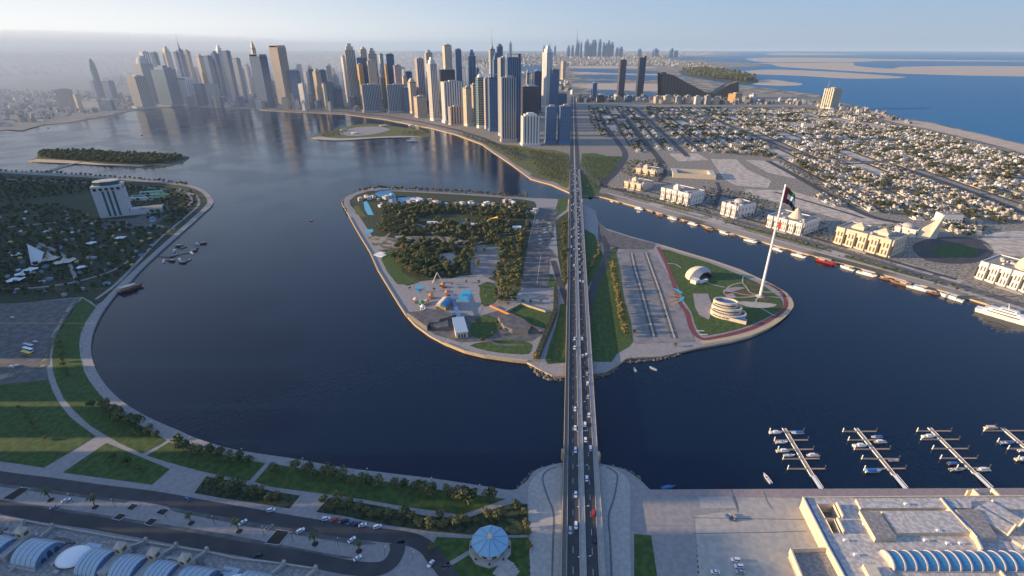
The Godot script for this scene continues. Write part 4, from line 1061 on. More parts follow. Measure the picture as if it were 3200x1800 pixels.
func build_towers() -> void:
	var C := "cream_wall"
	var W := "white_wall"
	var G := "grey_wall"
	var S := "blue_grey_wall"
	var T := "tan_wall"
	var A := "apartment_tower"
	var O := "office_tower"
	var N := "navy_glass"
	var U := "blue_glass"
	var K := "teal_glass"
	# the western end of the skyline
	tower(O, "slim teal tower with a rounded blade top, alone at the west end", -2203.9, -2921.5, 198.1, 46.8, -20, 0.7, S, K, "blade", "")
	tower(A, "dark slab close behind the rounded blade tower's west side", -2183.3, -2864.6, 92.6, 30, -20, 0.8, S, U, "grid", "flat")
	tower(A, "blue-grey slab just east of the rounded blade tower", -2081.2, -2827.8, 94.6, 59.2, -15, 0.7, S, U, "grid", "flat")
	tower("apartment_block", "low cream block west of the rounded blade tower", -2071.4, -2518.9, 74, 67.9, 10, 0.7, T, "smoke_glass", "grid", "flat")
	tower("apartment_block", "narrow sunlit tan block between the cream and white blocks", -1928.2, -2407.4, 60.4, 28.3, -30, 1.0, C, "smoke_glass", "grid", "flat")
	tower("apartment_block", "wide low pale block on the shore below the blade tower", -1839.7, -2381, 38.7, 92.8, -10, 0.5, W, "smoke_glass", "grid", "flat")
	tower("apartment_block", "low blue-grey block at the east end of the pale shore block", -1751.5, -2355.1, 41, 33.4, -10, 0.8, S, U, "grid", "flat")
	tower(A, "broad grey twin-bay tower standing nearest the western shore", -1667.4, -2448.1, 134.5, 85.1, -35, 0.55, G, "smoke_glass", "fins", "flat")
	tower(A, "grey tower with a curved cap behind the broad grey shore tower", -1739.1, -2624.9, 180.9, 84.4, -35, 0.7, G, U, "fins", "dome")
	tower(A, "white sunlit tower with twin pale ribs, far back in the west", -1991.2, -3042, 227.8, 51.9, -35, 0.9, W, U, "flutes", "flat")
	tower(O, "blue tower touching the white ribbed tower in the west", -1900.5, -2980.7, 226.6, 37.3, -20, 0.9, S, U, "glass", "flat")
	tower(A, "pale tower with a white cap east of the ribbed pair", -1833.4, -2980.7, 229.6, 44.1, -30, 1.0, C, U, "grid", "step")
	tower(O, "slender spired tower rising above the western cluster", -1713.4, -2902.3, 239, 33, -30, 1.0, S, U, "fins", "spire")
	tower(A, "blue slab at the spired tower's west shoulder", -1713.5, -2864.6, 228.8, 26.1, -20, 1.0, S, N, "grid", "flat")
	tower(A, "blue-capped slab at the spired tower's east shoulder", -1657.3, -2864.6, 231.7, 32.6, -20, 1.0, T, U, "grid", "dome")
	tower(O, "dark teal stepped block in the western cluster", -1603.7, -2548.3, 157.2, 105.8, -25, 0.6, S, K, "bands", "step")
	tower(O, "teal glass block framed in white on the western shore", -1524.1, -2563.3, 114.2, 86.4, -28, 0.6, W, K, "flutes", "frame")
	tower(O, "grey-teal office slab east of the white-framed block", -1461.8, -2563.3, 96.1, 56.8, -20, 0.7, S, K, "bands", "flat")
	tower(O, "grey-teal office slab with a flat dark roof, second from the white frame", -1396.8, -2548.3, 97, 62.4, -15, 0.7, G, K, "grid", "flat")
	tower(A, "short cream tower with a round cap behind the office slabs", -1537.8, -2756.9, 210.8, 34.6, -30, 1.0, C, U, "grid", "dome")
	tower(A, "plain blue tower behind the office slabs", -1479.5, -2722.7, 212.6, 40.4, -20, 1.0, S, U, "grid", "flat")
	tower(A, "blue tower with a curved roofline behind the office slabs", -1461, -2756.9, 222.2, 40.8, -20, 1.0, S, N, "bands", "dome")
	tower(A, "white sunlit tower with a twin-box roof, mid-west", -1473.2, -2827.8, 233.4, 38.6, -40, 0.8, W, U, "grid", "step")
	tower(A, "deep blue tower right beside the white twin-box tower", -1419.5, -2791.9, 233.5, 41.3, -20, 0.9, S, N, "grid", "flat")
	tower(A, "grey tower with a small flat crown, mid-west", -1327.3, -2689.3, 201.8, 40, -20, 0.9, G, U, "grid", "flat")
	tower(A, "thin sunlit ochre tower standing before the mid-west cluster", -1463.1, -2624.9, 140.6, 16.7, -40, 1.0, "ochre_wall", "smoke_glass", "grid", "flat")
	tower(O, "tall dark blue tower with pale vertical edges", -1135.6, -2504.4, 212.6, 80.1, -22, 0.75, S, N, "fins", "frame")
	tower(A, "cream-capped tower peeping over the tall dark blue one", -1267, -2756.9, 247.8, 25, -40, 1.0, C, U, "grid", "step")
	tower(A, "tallest grey-beige tower of the western skyline", -1030.9, -2476, 248.8, 75.8, -28, 0.85, T, U, "fins", "frame")
	tower(A, "blue-grey slab against the foot of the tallest beige tower", -969.2, -2462, 156.2, 51.2, -15, 0.7, S, U, "grid", "flat")
	tower(O, "white-edged tower with an arched teal window bay", -921.1, -2407.4, 103.9, 37.9, -30, 0.8, W, K, "flutes", "flat")
	tower(O, "tall thin teal-topped tower behind the arched bay tower", -893, -2462, 161.4, 25.6, -15, 1.0, S, K, "glass", "flat")
	tower(A, "brown-cream round-topped tower with a golden cap", -860.6, -2434.4, 153.3, 36.6, -40, 0.9, T, "smoke_glass", "grid", "dome")
	tower(A, "blue slab hugging the golden-capped tower", -845.9, -2476, 157, 31.4, -10, 0.9, S, N, "grid", "flat")
	tower(A, "narrow cream tower alone near the shore promenade", -822.5, -2394.1, 104.7, 18.2, -40, 1.0, C, "smoke_glass", "grid", "flat")
	tower(A, "dark blue slab east of the narrow cream tower", -812.5, -2448.1, 110.8, 28.5, 0, 0.9, S, N, "grid", "flat")
	tower(O, "short blue glass cylinder-like block with a white crown rail", -791.4, -2476, 79.6, 43.5, 0, 0.9, S, U, "glass", "frame")
	# the middle of the skyline
	tower(A, "white flat-faced tower at the crane cluster's west side", -774.2, -2563.3, 213.2, 20.5, -40, 1.0, W, U, "grid", "flat")
	tower(A, "tall cream-edged tower with a tangle of masts on its roof", -723.1, -2504.4, 238.6, 48.4, 20, 0.9, C, U, "fins", "step")
	tower(A, "rounded yellow-and-blue tower beside the mast-topped tower", -670.7, -2533.5, 241.1, 31.7, 25, 1.0, C, U, "grid", "dome")
	tower(O, "blue glass tower with a bright lozenge roof edge", -665.2, -2476, 207.8, 48.1, 10, 0.9, S, U, "glass", "flat")
	tower(A, "orange-lit flank tower below the lozenge roof", -662.1, -2420.8, 182, 27.8, 35, 1.0, "ochre_wall", U, "grid", "flat")
	tower(A, "cream and blue tower with a striped west side", -610.2, -2420.8, 197.3, 41.6, 20, 0.9, C, U, "grid", "flat")
	tower(A, "pale tower with twin roof boxes behind the striped tower", -647.5, -2593.7, 222.2, 44.4, 20, 0.9, G, U, "grid", "step")
	tower(A, "slim pale tower west of the broad blue slab", -599.2, -2563.3, 221.2, 20.5, 25, 1.0, W, U, "grid", "flat")
	tower(O, "broad dark blue slab behind the white sail roof", -551.8, -2533.5, 221.5, 37.6, 10, 0.8, S, N, "bands", "flat")
	tower(A, "thin orange-gold tower before the broad blue slab", -543.5, -2394.1, 181.5, 12.4, 40, 1.0, "ochre_wall", "smoke_glass", "grid", "flat")
	tower(A, "white and pink tower with bright sunlit face", -495.6, -2394.1, 178.9, 38.5, 25, 1.0, "rose_wall", U, "grid", "flat")
	tower(A, "small cream tower below the white and pink one", -457.7, -2342.4, 138, 21.7, 30, 1.0, C, U, "grid", "flat")
	tower("apartment_block", "wide block with a cream west end and grey lagoon front", -591.4, -2292.8, 108.1, 88.3, 22, 0.42, G, U, "fins", "flat")
	tower("apartment_block", "wide grey block, second along the lagoon front", -483.1, -2280.7, 108.8, 87.8, 18, 0.4, G, U, "fins", "flat")
	tower("apartment_block", "dark grey block joined to the second wide lagoon block", -432.9, -2256.8, 99.2, 37, 12, 0.6, S, U, "grid", "flat")
	tower(A, "sunlit cream tower with a stepped top on the lagoon bend", -410.5, -2245.1, 121.9, 36.6, 35, 0.9, C, "smoke_glass", "grid", "step")
	tower("apartment_block", "low tan block below the cream tower on the lagoon bend", -358.3, -2112.8, 76, 54.7, 30, 0.9, T, "smoke_glass", "grid", "flat")
	tower(A, "pinkish tower with a blue shaded front behind the bend", -380.4, -2292.8, 207, 39.3, 25, 0.9, "rose_wall", U, "fins", "flat")
	tower(A, "tower with a tall rounded blue crown behind the bend", -365.3, -2448.1, 227.3, 39, 25, 1.0, G, U, "grid", "dome")
	tower(A, "tall slim white tower with fluted edges on the corniche", -290.2, -2013.3, 194.8, 39.3, 38, 0.8, W, "smoke_glass", "fins", "step")
	tower(A, "tall cream-sided tower breaking the skyline, square top", -279.7, -2420.8, 257.4, 43.9, 25, 1.0, C, U, "grid", "flat")
	tower(O, "dark blue square tower east of the tall cream-sided one", -228.6, -2381, 241.3, 29.8, 12, 1.0, S, N, "grid", "flat")
	tower(O, "blue tower with a roof cage, further east", -164.9, -2292.8, 216.6, 34, 10, 1.0, S, U, "glass", "step")
	tower(O, "dark low slab between the corniche towers", -258.8, -2199.3, 169.2, 68.5, 15, 0.7, "dark_wall", N, "grid", "flat")
	tower(O, "wide tower with white and navy vertical stripes", -216.6, -1957.8, 137.7, 82.1, 25, 0.5, W, N, "flutes", "flat")
	tower("apartment_block", "low fluted cream block below the striped tower", -200.4, -1896.6, 59.5, 54, 22, 0.6, "rose_wall", "smoke_glass", "flutes", "flat")
	tower(A, "sunlit cream tower with a pale cornice on the corniche", -153.6, -1863.2, 124.6, 32.7, 38, 0.9, C, "smoke_glass", "grid", "flat")
	tower(A, "orange-tan tower tucked behind the pale cornice tower", -133.4, -1905.1, 131.3, 24.5, 35, 1.0, T, "smoke_glass", "grid", "flat")
	tower(O, "teal glass tower with one white rounded edge", -105.3, -1815.1, 158.2, 31.6, 22, 0.9, W, K, "glass", "dome")
	tower(A, "mauve ribbed tower next to the teal glass one", -83.3, -1792, 156.4, 20.8, 20, 1.0, "rose_wall", U, "fins", "flat")
	tower(O, "dark navy glass block beside the great twin tower", -55.8, -1747.3, 161.5, 46.6, 10, 0.9, S, N, "grid", "frame")
	tower(A, "great twin tower on the corniche, taller western shaft", -24.3, -1637.7, 219.6, 39.3, 20, 0.9, G, N, "fins", "flat")
	tower(A, "great twin tower on the corniche, stepped eastern shaft", 2.7, -1551.9, 222.5, 49.7, 12, 0.9, S, N, "fins", "frame")
	tower(A, "lower front bay standing against the great twin tower", -10.6, -1529, 171.9, 49.7, 12, 0.5, G, N, "fins", "flat")
	tower(O, "blue tower with a rounded top far behind the twin tower", -48.1, -2177, 251.7, 27.1, 10, 1.0, S, U, "grid", "dome")
	tower(A, "grey tower with roof masts left of the rounded blue top", -77.1, -2155.2, 242.8, 26.9, 20, 1.0, G, U, "grid", "spire")
	tower(A, "dark tower with pale balconies behind the navy glass block", -56.6, -1976, 208.1, 27.2, 15, 1.0, S, N, "grid", "step")
	# by the main road
	tower(A, "bright white-faced tower with a tan rib by the main road", 157.9, -2476, 229.7, 50.7, 38, 0.8, W, U, "flutes", "step")
	tower(O, "blue slab on the east side of the white-faced tower", 177.2, -2292.8, 166, 39.7, 15, 0.8, S, N, "grid", "flat")
	tower(O, "navy block in front of the white-faced tower", 103.5, -2268.7, 160.8, 41.9, 15, 0.9, S, N, "glass", "flat")
	tower(A, "small cream and blue tower alone on the sandy plain", 447.6, -4851, 144.3, 47.3, 35, 1.0, T, U, "grid", "flat")
	tower(O, "brown block with a bright arc across its front", 68.3, -2052, 116.9, 74.3, 8, 0.6, "brown_wall", N, "bands", "flat")
	tower(A, "white fluted apartment block at the corniche's end", 50.3, -1474.2, 76.6, 56.4, 10, 0.7, W, S if false else "smoke_glass", "flutes", "step")
	tower(A, "shaded grey block west of the main road", 109.1, -1506.6, 97.6, 35.8, 6, 0.9, S, U, "grid", "flat")
	tower(A, "shaded blue-grey block right beside the main road", 147.3, -1495.6, 100.4, 39, 6, 0.9, S, U, "grid", "flat")
	tower("apartment_block", "low teal-roofed block behind the shaded roadside pair", 215.3, -2476, 59.3, 75.7, 8, 0.6, S, K, "bands", "flat")
	tower("apartment_block", "low dark block before the sandy plain, west of the twin slabs", 445.3, -2722.7, 33.3, 41.6, 8, 0.8, "brown_wall", N, "grid", "flat")
	tower(A, "slim dark tower alone before the sandy plain", 425.2, -2827.8, 83.8, 31.3, 10, 1.0, S, N, "grid", "flat")
	tower(A, "dark slab tower, western of the lone pair by the plain", 584.2, -2941, 191.6, 43.8, 8, 0.8, "brown_wall", U, "flutes", "flat")
	tower(A, "dark slab tower, eastern and taller of the lone pair", 699.7, -3001, 201.5, 46.3, 6, 0.8, "dark_wall", U, "fins", "frame")
	tower("apartment_block", "sunlit orange block behind the villa district", 1118.3, -2722.7, 40.8, 70.4, 30, 0.8, "ochre_wall", "smoke_glass", "grid", "flat")
	tower("apartment_block", "white block east of the sunlit orange block", 1222.4, -2756.9, 33.6, 38.9, 30, 0.9, W, U, "grid", "flat")
	for k in 9:
		var q: Array = [[720.6, -2689.3, 29.9, 41.2], [763.1, -2672.9, 34.2, 47.2], [813.6, -2656.7, 32.5, 40.7], [860.1, -2656.7, 35.5, 37.5], [902, -2640.7, 33.8, 43.5], [945.6, -2624.9, 38, 37.1], [989.8, -2624.9, 32.2, 34], [592.3, -2756.9, 27.5, 38.9], [535.8, -2756.9, 24.5, 35.7]][k]
		tower("apartment_block", "%s block from the west in the row under the sloping building" % ordinal([2, 3, 4, 5, 6, 7, 8, 1, 0][k]), q[0], q[1], q[2], q[3], 12, 0.9, [T, C, G, T, W, G, C, S, T][k], "smoke_glass", "grid", "flat", "row of blocks under the sloping building")
	tower("hotel_tower", "lone coastal tower with a sunlit cream side and dark ribs", 1441.4, -2448.1, 82.8, 77.4, 28, 0.7, C, N, "flutes", "flat")
	# infill behind: too many alike to tell apart
	var walls := [C, W, G, S, W, S, "rose_wall", G]
	for k in 150:
		var t := rng.randf()
		var x := lerpf(-2150.0, 120.0, t)
		var z := lerpf(-2950.0, -2250.0, t) - rng.randf_range(60, 1100)
		if x / -z > -0.05:
			z = minf(z, -2350.0)
		tower("skyline_tower", "%s %s in the crowded back rows of the skyline" % [{C: "cream", W: "white", G: "grey", S: "blue-grey", "rose_wall": "pinkish"}[walls[k % 8]], ["tower with window grid", "ribbed tower", "banded tower", "glassy tower"][k % 4]], x, z, rng.randf_range(60, 155), rng.randf_range(20, 34), rng.randf_range(-35, 30), 0.9, walls[k % 8], [U, N, "smoke_glass"][k % 3], ["grid", "fins", "bands", "glass"][k % 4], ["flat", "flat", "step", "dome"][k % 4], "%s %s of the skyline's back rows" % [walls[k % 8].replace("_wall", "").replace("_", " "), ["grid towers", "ribbed towers", "banded towers", "glassy towers"][k % 4]])
	for k in 110:
		var t := rng.randf()
		var x := lerpf(-1750.0, -250.0, t)
		var z := lerpf(-2560.0, -2170.0, t) - rng.randf_range(5, 260)
		tower("mid_rise_block", "%s mid-rise block filling between the lagoon-front towers" % {C: "cream", W: "white", G: "grey", S: "blue-grey", "rose_wall": "pinkish"}[walls[k % 8]], x, z, rng.randf_range(16, 58), rng.randf_range(16, 30), rng.randf_range(-30, 30), 0.9, walls[k % 8], "smoke_glass", "grid", "flat", "mid-rise blocks, %s" % walls[k % 8].replace("_wall", "").replace("_", " "))
	# towers beyond the picture's western edge: their shade falls over the park, the souk and the near lagoon
	for k in SHADE.size():
		var q: Array = SHADE[k]
		var view := atan2(-q[0], -(q[1] + q[2]) * 0.5)
		var deep: float = absf(q[1] - q[2])
		tower("shore_tower", "%s pale tower from the souk along the western shore" % ordinal(k), q[0], (q[1] + q[2]) * 0.5, q[3] * 0.67, (44.0 * cos(view) + deep * sin(view)) / 0.92, 0, deep / 44.0, C, "smoke_glass", "grid", "flat", "towers on the western shore")

# x, z from, z to, height; the sun comes through the gaps
const SHADE := [
	[-600.0, -60.0, -128.0, 205.0], [-610.0, -130.0, -201.0, 215.0], [-615.0, -202.5, -219.5, 172.0], [-625.0, -221.0, -264.0, 222.0], [-640.0, -277.0, -311.5, 135.0], [-650.0, -317.0, -364.0, 130.0],
	[-700.0, -377.0, -440.0, 140.0], [-760.0, -441.0, -520.0, 140.0], [-850.0, -521.0, -610.0, 140.0], [-930.0, -611.0, -705.0, 145.0], [-1030.0, -706.0, -800.0, 150.0],
	[-1130.0, -801.0, -910.0, 155.0], [-1240.0, -911.0, -1030.0, 160.0], [-1340.0, -1031.0, -1200.0, 150.0]]

# ---------------------------------------------------------------- villa district and the low city
func villa_mesh_parts(kind: int) -> Array:   # [walls, parapet and roof, windows, compound wall]
	var a := B.new()
	var r := B.new()
	var w := B.new()
	var y := B.new()
	if kind == 0:
		a.box(Vector3(0, 0, 0), Vector3(15, 7.2, 13)); a.box(Vector3(3, 7.2, -2), Vector3(5, 2.8, 5)); a.box(Vector3(-4, 0, 8), Vector3(6, 3.6, 4))
		r.box(Vector3(0, 7.2, 0), Vector3(14.2, 0.25, 12.2)); r.box(Vector3(3, 10.0, -2), Vector3(4.4, 0.15, 4.4)); r.box(Vector3(-4, 3.6, 8.0), Vector3(5.4, 0.15, 3.6))
		for s in [-6.3, 6.3]:
			r.box(Vector3(0, 7.2, s), Vector3(15.1, 0.9, 0.4))
		for s in [-7.3, 7.3]:
			r.box(Vector3(s, 7.2, 0), Vector3(0.4, 0.88, 12.2))
	else:
		a.box(Vector3(-2, 0, 0), Vector3(11, 8, 12)); a.box(Vector3(5.5, 0, 1.5), Vector3(6, 4.2, 9)); a.box(Vector3(-4, 8, 3), Vector3(4, 2.6, 4))
		r.box(Vector3(-2, 8, 0), Vector3(10.2, 0.25, 11.2)); r.box(Vector3(5.6, 4.2, 1.5), Vector3(5.6, 0.2, 8.4)); r.box(Vector3(-4, 10.6, 3), Vector3(3.4, 0.15, 3.4))
		for s in [-5.8, 5.8]:
			r.box(Vector3(-2, 8, s), Vector3(11.1, 0.9, 0.4))
		for s in [-7.3, 3.3]:
			r.box(Vector3(s, 8, 0), Vector3(0.4, 0.88, 11.2))
	var front: float = 6.5 if kind == 0 else 6.0
	var half: float = 7.5 if kind == 0 else 5.5
	var mid: float = 0.0 if kind == 0 else -2.0
	for k in 4:
		var x := mid - half + half * 2 * (k + 0.5) / 4
		for fy in [1.0, 4.4]:
			w.box(Vector3(x, fy, front), Vector3(1.6, 1.7, 0.12))
			w.box(Vector3(x, fy, -front), Vector3(1.6, 1.7, 0.12))
	for k in 3:
		for fy in [1.0, 4.4]:
			w.box(Vector3(mid - half, fy, -4 + k * 4), Vector3(0.12, 1.7, 1.5))
	for s in [-11.0, 11.0]:
		y.box(Vector3(0, 0, s), Vector3(22.4, 2.0, 0.3))
		y.box(Vector3(s, 0, 0), Vector3(0.3, 2.0, 21.7))
	return [a, r, w, y]

var blocked := []
var roads := []

func open_ground(p: Vector2) -> bool:
	for q in blocked:
		if Geometry2D.is_point_in_polygon(p, q):
			return false
	for l in roads:
		for k in l.size() - 1:
			if p.distance_to(Geometry2D.get_closest_point_to_segment(p, l[k], l[k + 1])) < 19.0:
				return false
	return true

func build_villas() -> void:
	blocked = [poly([1483.1, -2177, 1478.6, -2032.5, 1512.8, -1939.9, 1459.3, -1618.6, 1414.9, -1443, 1338.3, -1180.5, 1207.1, -1053.5, 1273.4, -1287.2, 1316.4, -1495.6, 1353, -1718.6, 1353, -1871.4, 1377.6, -2052]), poly([1396.7, -2448.1, 1525.7, -2420.8, 1488.3, -2268.7, 1380.1, -2268.7]), poly([488.4, -1295.5, 573, -1287.2, 653.2, -1255, 642.3, -1088.9, 580.8, -1047.8, 543.8, -1039.4, 498.2, -968.6, 432.2, -988.6, 431.1, -1053.5]), poly([402.1, -1361, 494.3, -1361, 479.1, -1235.6, 385.5, -1216.7])]
	for s in [[564.9, -2490.1, 511, -1931.1, 462.2, -1484.8, 440.3, -1295.5], [465.1, -2280.7, 383.2, -1484.8, 354.8, -1209.3], [324.5, -1823, 304.2, -1484.8, 288.5, -1321], [616.8, -1243.3, 601.3, -1062.2, 577.7, -844.3, 582.1, -784.6], [883.8, -1220.4, 879.5, -1076.9, 859.4, -895.1, 829.9, -771.2], [365.7, -3106, 573, -2689.3, 777.6, -2624.9, 1064.2, -2563.3, 1202.7, -2292.8], [780.6, -2177, 757.3, -1663.9, 746.5, -1255, 883.8, -1220.4]]:
		roads.append(poly(s))
	road("district_road", curve([780.6, -2177, 757.3, -1663.9, 746.5, -1255, 883.8, -1220.4]), 13.0, lv(5), M.asphalt)
	var district := poly([350.9, -2504.4, 592.9, -2563.3, 892.1, -2504.4, 1253.3, -2394.1, 1458.2, -2355.1, 1520.5, -2155.2, 1441.7, -1838.9, 1411, -1587.7, 1361.5, -1384.2, 1207.1, -1053.5, 855.1, -771.2, 750.6, -755, 705.5, -736.4, 643.2, -724.4, 643.8, -771.2, 624.5, -801.9, 596.6, -823.5, 597.6, -878.3, 629.6, -1065.1, 648.8, -1279, 522.9, -1347.4, 411, -1393.7, 332, -1347.4, 297.8, -1384.2, 282.3, -1599.9, 278.4, -1846.9])
	var e1 := Vector2(0.1045, -0.9945)
	var e2 := Vector2(0.9945, 0.1045)
	var spots := []
	var halls := []
	var groves := []
	var lanes := B.new()
	var o2 := Vector2(300, -700)
	for i in range(-8, 74):
		for j in range(-2, 12):
			var c := o2 + e2 * (i * 44.0) + e1 * (j * 150.0)   # a block: two columns of nine plots, streets round it
			var s0 := c - e2 * 7.0
			if Geometry2D.is_point_in_polygon(s0, district) and Geometry2D.is_point_in_polygon(s0 + e1 * 142, district):
				lanes.ribbon(PackedVector2Array([s0 - e1 * 8, s0 + e1 * 142]), -4.0, 4.0, lv(3))
			var s1 := c - e1 * 8.0
			if Geometry2D.is_point_in_polygon(s1, district) and Geometry2D.is_point_in_polygon(s1 + e2 * 44, district):
				lanes.ribbon(PackedVector2Array([s1, s1 + e2 * 44]), -4.5, 4.5, lv(3) + 0.02)
			var kind := rng.randf()
			if kind < 0.07 and open_ground(c + e2 * 20 + e1 * 70) and Geometry2D.is_point_in_polygon(c + e2 * 20 + e1 * 70, district):
				ground("sand_plot", PackedVector2Array([c, c + e2 * 30, c + e2 * 30 + e1 * 132, c + e1 * 132]), lv(3), M.plot_sand)
				continue
			for q in 2:
				for k in 9:
					var p := c + e2 * (6.0 + q * 16.5 + rng.randf_range(-1.5, 1.5)) + e1 * (7.0 + k * 15.5 + rng.randf_range(-1.5, 1.5))
					if not (Geometry2D.is_point_in_polygon(p, district) and open_ground(p)):
						continue
					var r := rng.randf()
					if r < 0.12:
						groves.append(p)
					elif r < 0.13 and k % 2 == 0 and q == 0:
						halls.append(p + e2 * 8)
					elif r < 0.93:
						spots.append(p)
	struct("district_lanes", lanes, M.asphalt)
	spots.sort_custom(func(a, b): return a.length_squared() < b.length_squared())
	for a in [[574.7, -939.8, 576.7, -862, 554.2, -842.4, 553, -921.4], [275.8, -1180.5, 335.5, -1198.4, 317.9, -1129.8, 268.5, -1113.8], [508.9, -747.2, 528.7, -731.8, 512.1, -712.7, 495.5, -724.4], [656.8, -755, 713.1, -745.6, 683.4, -698.6, 640.5, -702.8, 631.4, -721.5]]:
		for p in scatter(poly(a), 15.0, rng):
			spots.append(p)
	spots.sort_custom(func(a, b): return a.length_squared() < b.length_squared())
	print("villas ", spots.size())
	var walls := ["concrete", "cream_wall", "grey_wall", "tan_wall", "roof_grey", "white_wall"]
	var words := ["pale grey", "cream", "grey", "tan", "dull brown-grey", "chalk-white"]
	var protos := []
	for c in 6:
		for kind in 2:
			var o := Node3D.new()
			o.name = "villa"
			o.set_meta("category", "house")
			var key := "villa%d" % kind
			if not cache.has(key):
				var l := []
				for q in villa_mesh_parts(kind):
					l.append(q.mesh())
				cache[key] = l
			put(o, "wall", cache[key][0], M[walls[c]])
			put(o, "roof", cache[key][1], [M.roof_pale, M.roof_grey, M.roof_dark][c % 3])
			put(o, "windows", cache[key][2], M.navy_glass).set_meta("kind", "stuff")
			put(o, "compound_wall", cache[key][3], M[walls[c]])
			protos.append([o, words[c], kind])
	var yaw0 := deg_to_rad(-6)
	var whole := B.new()
	for q in villa_mesh_parts(0):
		whole.v.append_array(q.v)
		whole.n.append_array(q.n)
	var wm := whole.mesh()
	whole = B.new()
	for q in villa_mesh_parts(1):
		whole.v.append_array(q.v)
		whole.n.append_array(q.n)
	var wm2 := whole.mesh()
	var far := [[], []]
	var tints := [[], []]
	var tone := [Color(0.50, 0.485, 0.46), Color(0.44, 0.40, 0.34), Color(0.36, 0.355, 0.35), Color(0.30, 0.27, 0.23), Color(0.24, 0.235, 0.23), Color(0.70, 0.69, 0.67)]
	for k in spots.size():
		var p: Vector2 = spots[k]
		var turn := yaw0 + (rng.randi() % 4) * PI / 2
		var s := rng.randf_range(0.5, 0.74)
		var tall := rng.randf_range(0.42, 0.75)
		var c := rng.randi() % 6
		if k < 290:
			var q: Array = protos[c * 2 + rng.randi() % 2]
			copy(q[0], Vector3(p.x, lv(4), p.y), turn, "%s flat-roofed villa with %s in the close-packed district" % [q[1], ["a rooftop stair room", "a lower side wing"][q[2]]], "%s villas with %s" % [q[1], ["stair rooms", "side wings"][q[2]]], Vector3(s, tall, s))
		else:
			var kind := rng.randi() % 2
			far[kind].append(Transform3D(Basis(Vector3.UP, turn).scaled(Vector3(s, tall, s)), Vector3(p.x, lv(4), p.y)))
			tints[kind].append(tone[c] * rng.randf_range(0.85, 1.05))
	for kind in 2:
		many("far_villas", [wm, wm2][kind], M.house_tint, far[kind], tints[kind])
	for q in protos:
		q[0].free()
	for k in halls.size():
		var p: Vector2 = halls[k]
		var o := thing("district_hall", "%s large flat-roofed hall from the waterfront among the villas" % ordinal(k), "building", Vector3(p.x, lv(4), p.y), yaw0, "large halls among the villas")
		var hb := B.new()
		var hh := rng.randf_range(9, 15)
		hb.box(Vector3.ZERO, Vector3(30, hh, 17))
		part(o, "wall", hb, [M.white_wall, M.cream_wall, M.grey_wall][k % 3])
		hb = B.new()
		hb.box(Vector3(0, hh, 0), Vector3(29, 0.4, 16))
		for i in 4:
			hb.box(Vector3(-10 + i * 6.5, hh + 0.4, rng.randf_range(-4, 4)), Vector3(2.5, 1.6, 2.5))
		part(o, "roof", hb, M.roof_grey)
		hb = B.new()
		for i in 6:
			for fy in [1.2, 5.0]:
				hb.box(Vector3(-12.5 + i * 5, fy, 8.5), Vector3(2.2, 2.0, 0.14))
		part(o, "windows", hb, M.navy_glass, "stuff")
	# garden and street trees of the district
	var b := B.new()
	var r := RandomNumberGenerator.new()
	r.seed = 5
	crown(b, Vector3(0, 4.2, 0), 3.4, 3.0, 90, 1.05, Color(0.035, 0.05, 0.02), Color(0.10, 0.10, 0.04), r)
	var green := []
	for p in groves:
		for k in 9:
			var d := Vector2(rng.randf_range(-10, 10), rng.randf_range(-10, 10))
			green.append(Transform3D(Basis(Vector3.UP, rng.randf() * TAU).scaled(Vector3.ONE * rng.randf_range(0.7, 1.4)), Vector3(p.x + d.x, LAND, p.y + d.y)))
	for p in spots:
		for k in 1 + rng.randi() % 3:
			var s := rng.randf_range(0.45, 1.0)
			var d := Vector2(rng.randf_range(-12, 12), rng.randf_range(-12, 12))
			green.append(Transform3D(Basis(Vector3.UP, rng.randf() * TAU).scaled(Vector3.ONE * s), Vector3(p.x + d.x, LAND, p.y + d.y)))
	for a in [[187.1, -983.5, 328.2, -816.2, 323.2, -801.9, 183.7, -963.7], [319.5, -791.4, 430, -630, 426, -623.1, 314.7, -777.8], [428, -626.5, 503.1, -518.2, 496.5, -509.9, 423.4, -618.5], [645.4, -1255, 636.7, -1053.5, 598.9, -862, 591.8, -832.9, 593.1, -973.5, 617.7, -1180.5], [276, -1235.6, 357.7, -1255, 341.7, -1113.8, 300.7, -1036.6, 248.7, -1053.5, 237.1, -1113.8], [375, -986.1, 442, -937.5, 456.4, -842.4, 444, -816.2, 400.5, -893, 362.4, -949.2], [493.8, -755, 579.9, -736.4, 579.9, -695.8, 543, -669.2, 510.6, -702.8], [341.3, -949.2, 373.6, -921.4, 347.8, -842.4, 327.2, -862], [401.9, -882.4, 429.3, -842.4, 390.1, -755, 362.1, -771.2], [449.4, -755, 471.7, -724.4, 442.8, -669.2, 423.4, -695.8]]:
		for p in scatter(poly(a), 9.0, rng):
			green.append(Transform3D(Basis(Vector3.UP, rng.randf() * TAU).scaled(Vector3.ONE * rng.randf_range(0.35, 0.8)), Vector3(p.x, LAND, p.y)))
	many("district_greenery", b.mesh(), M.leaves, green, [])
	# the low city far behind the skyline and across the plain
	var lo := B.new()
	lo.box(Vector3.ZERO, Vector3(20, 12, 20))
	lo.box(Vector3(3, 12, 2), Vector3(7, 3, 6))
	lo.box(Vector3(-6, 12, -5), Vector3(4, 2, 4))
	var places := []
	var tint := []
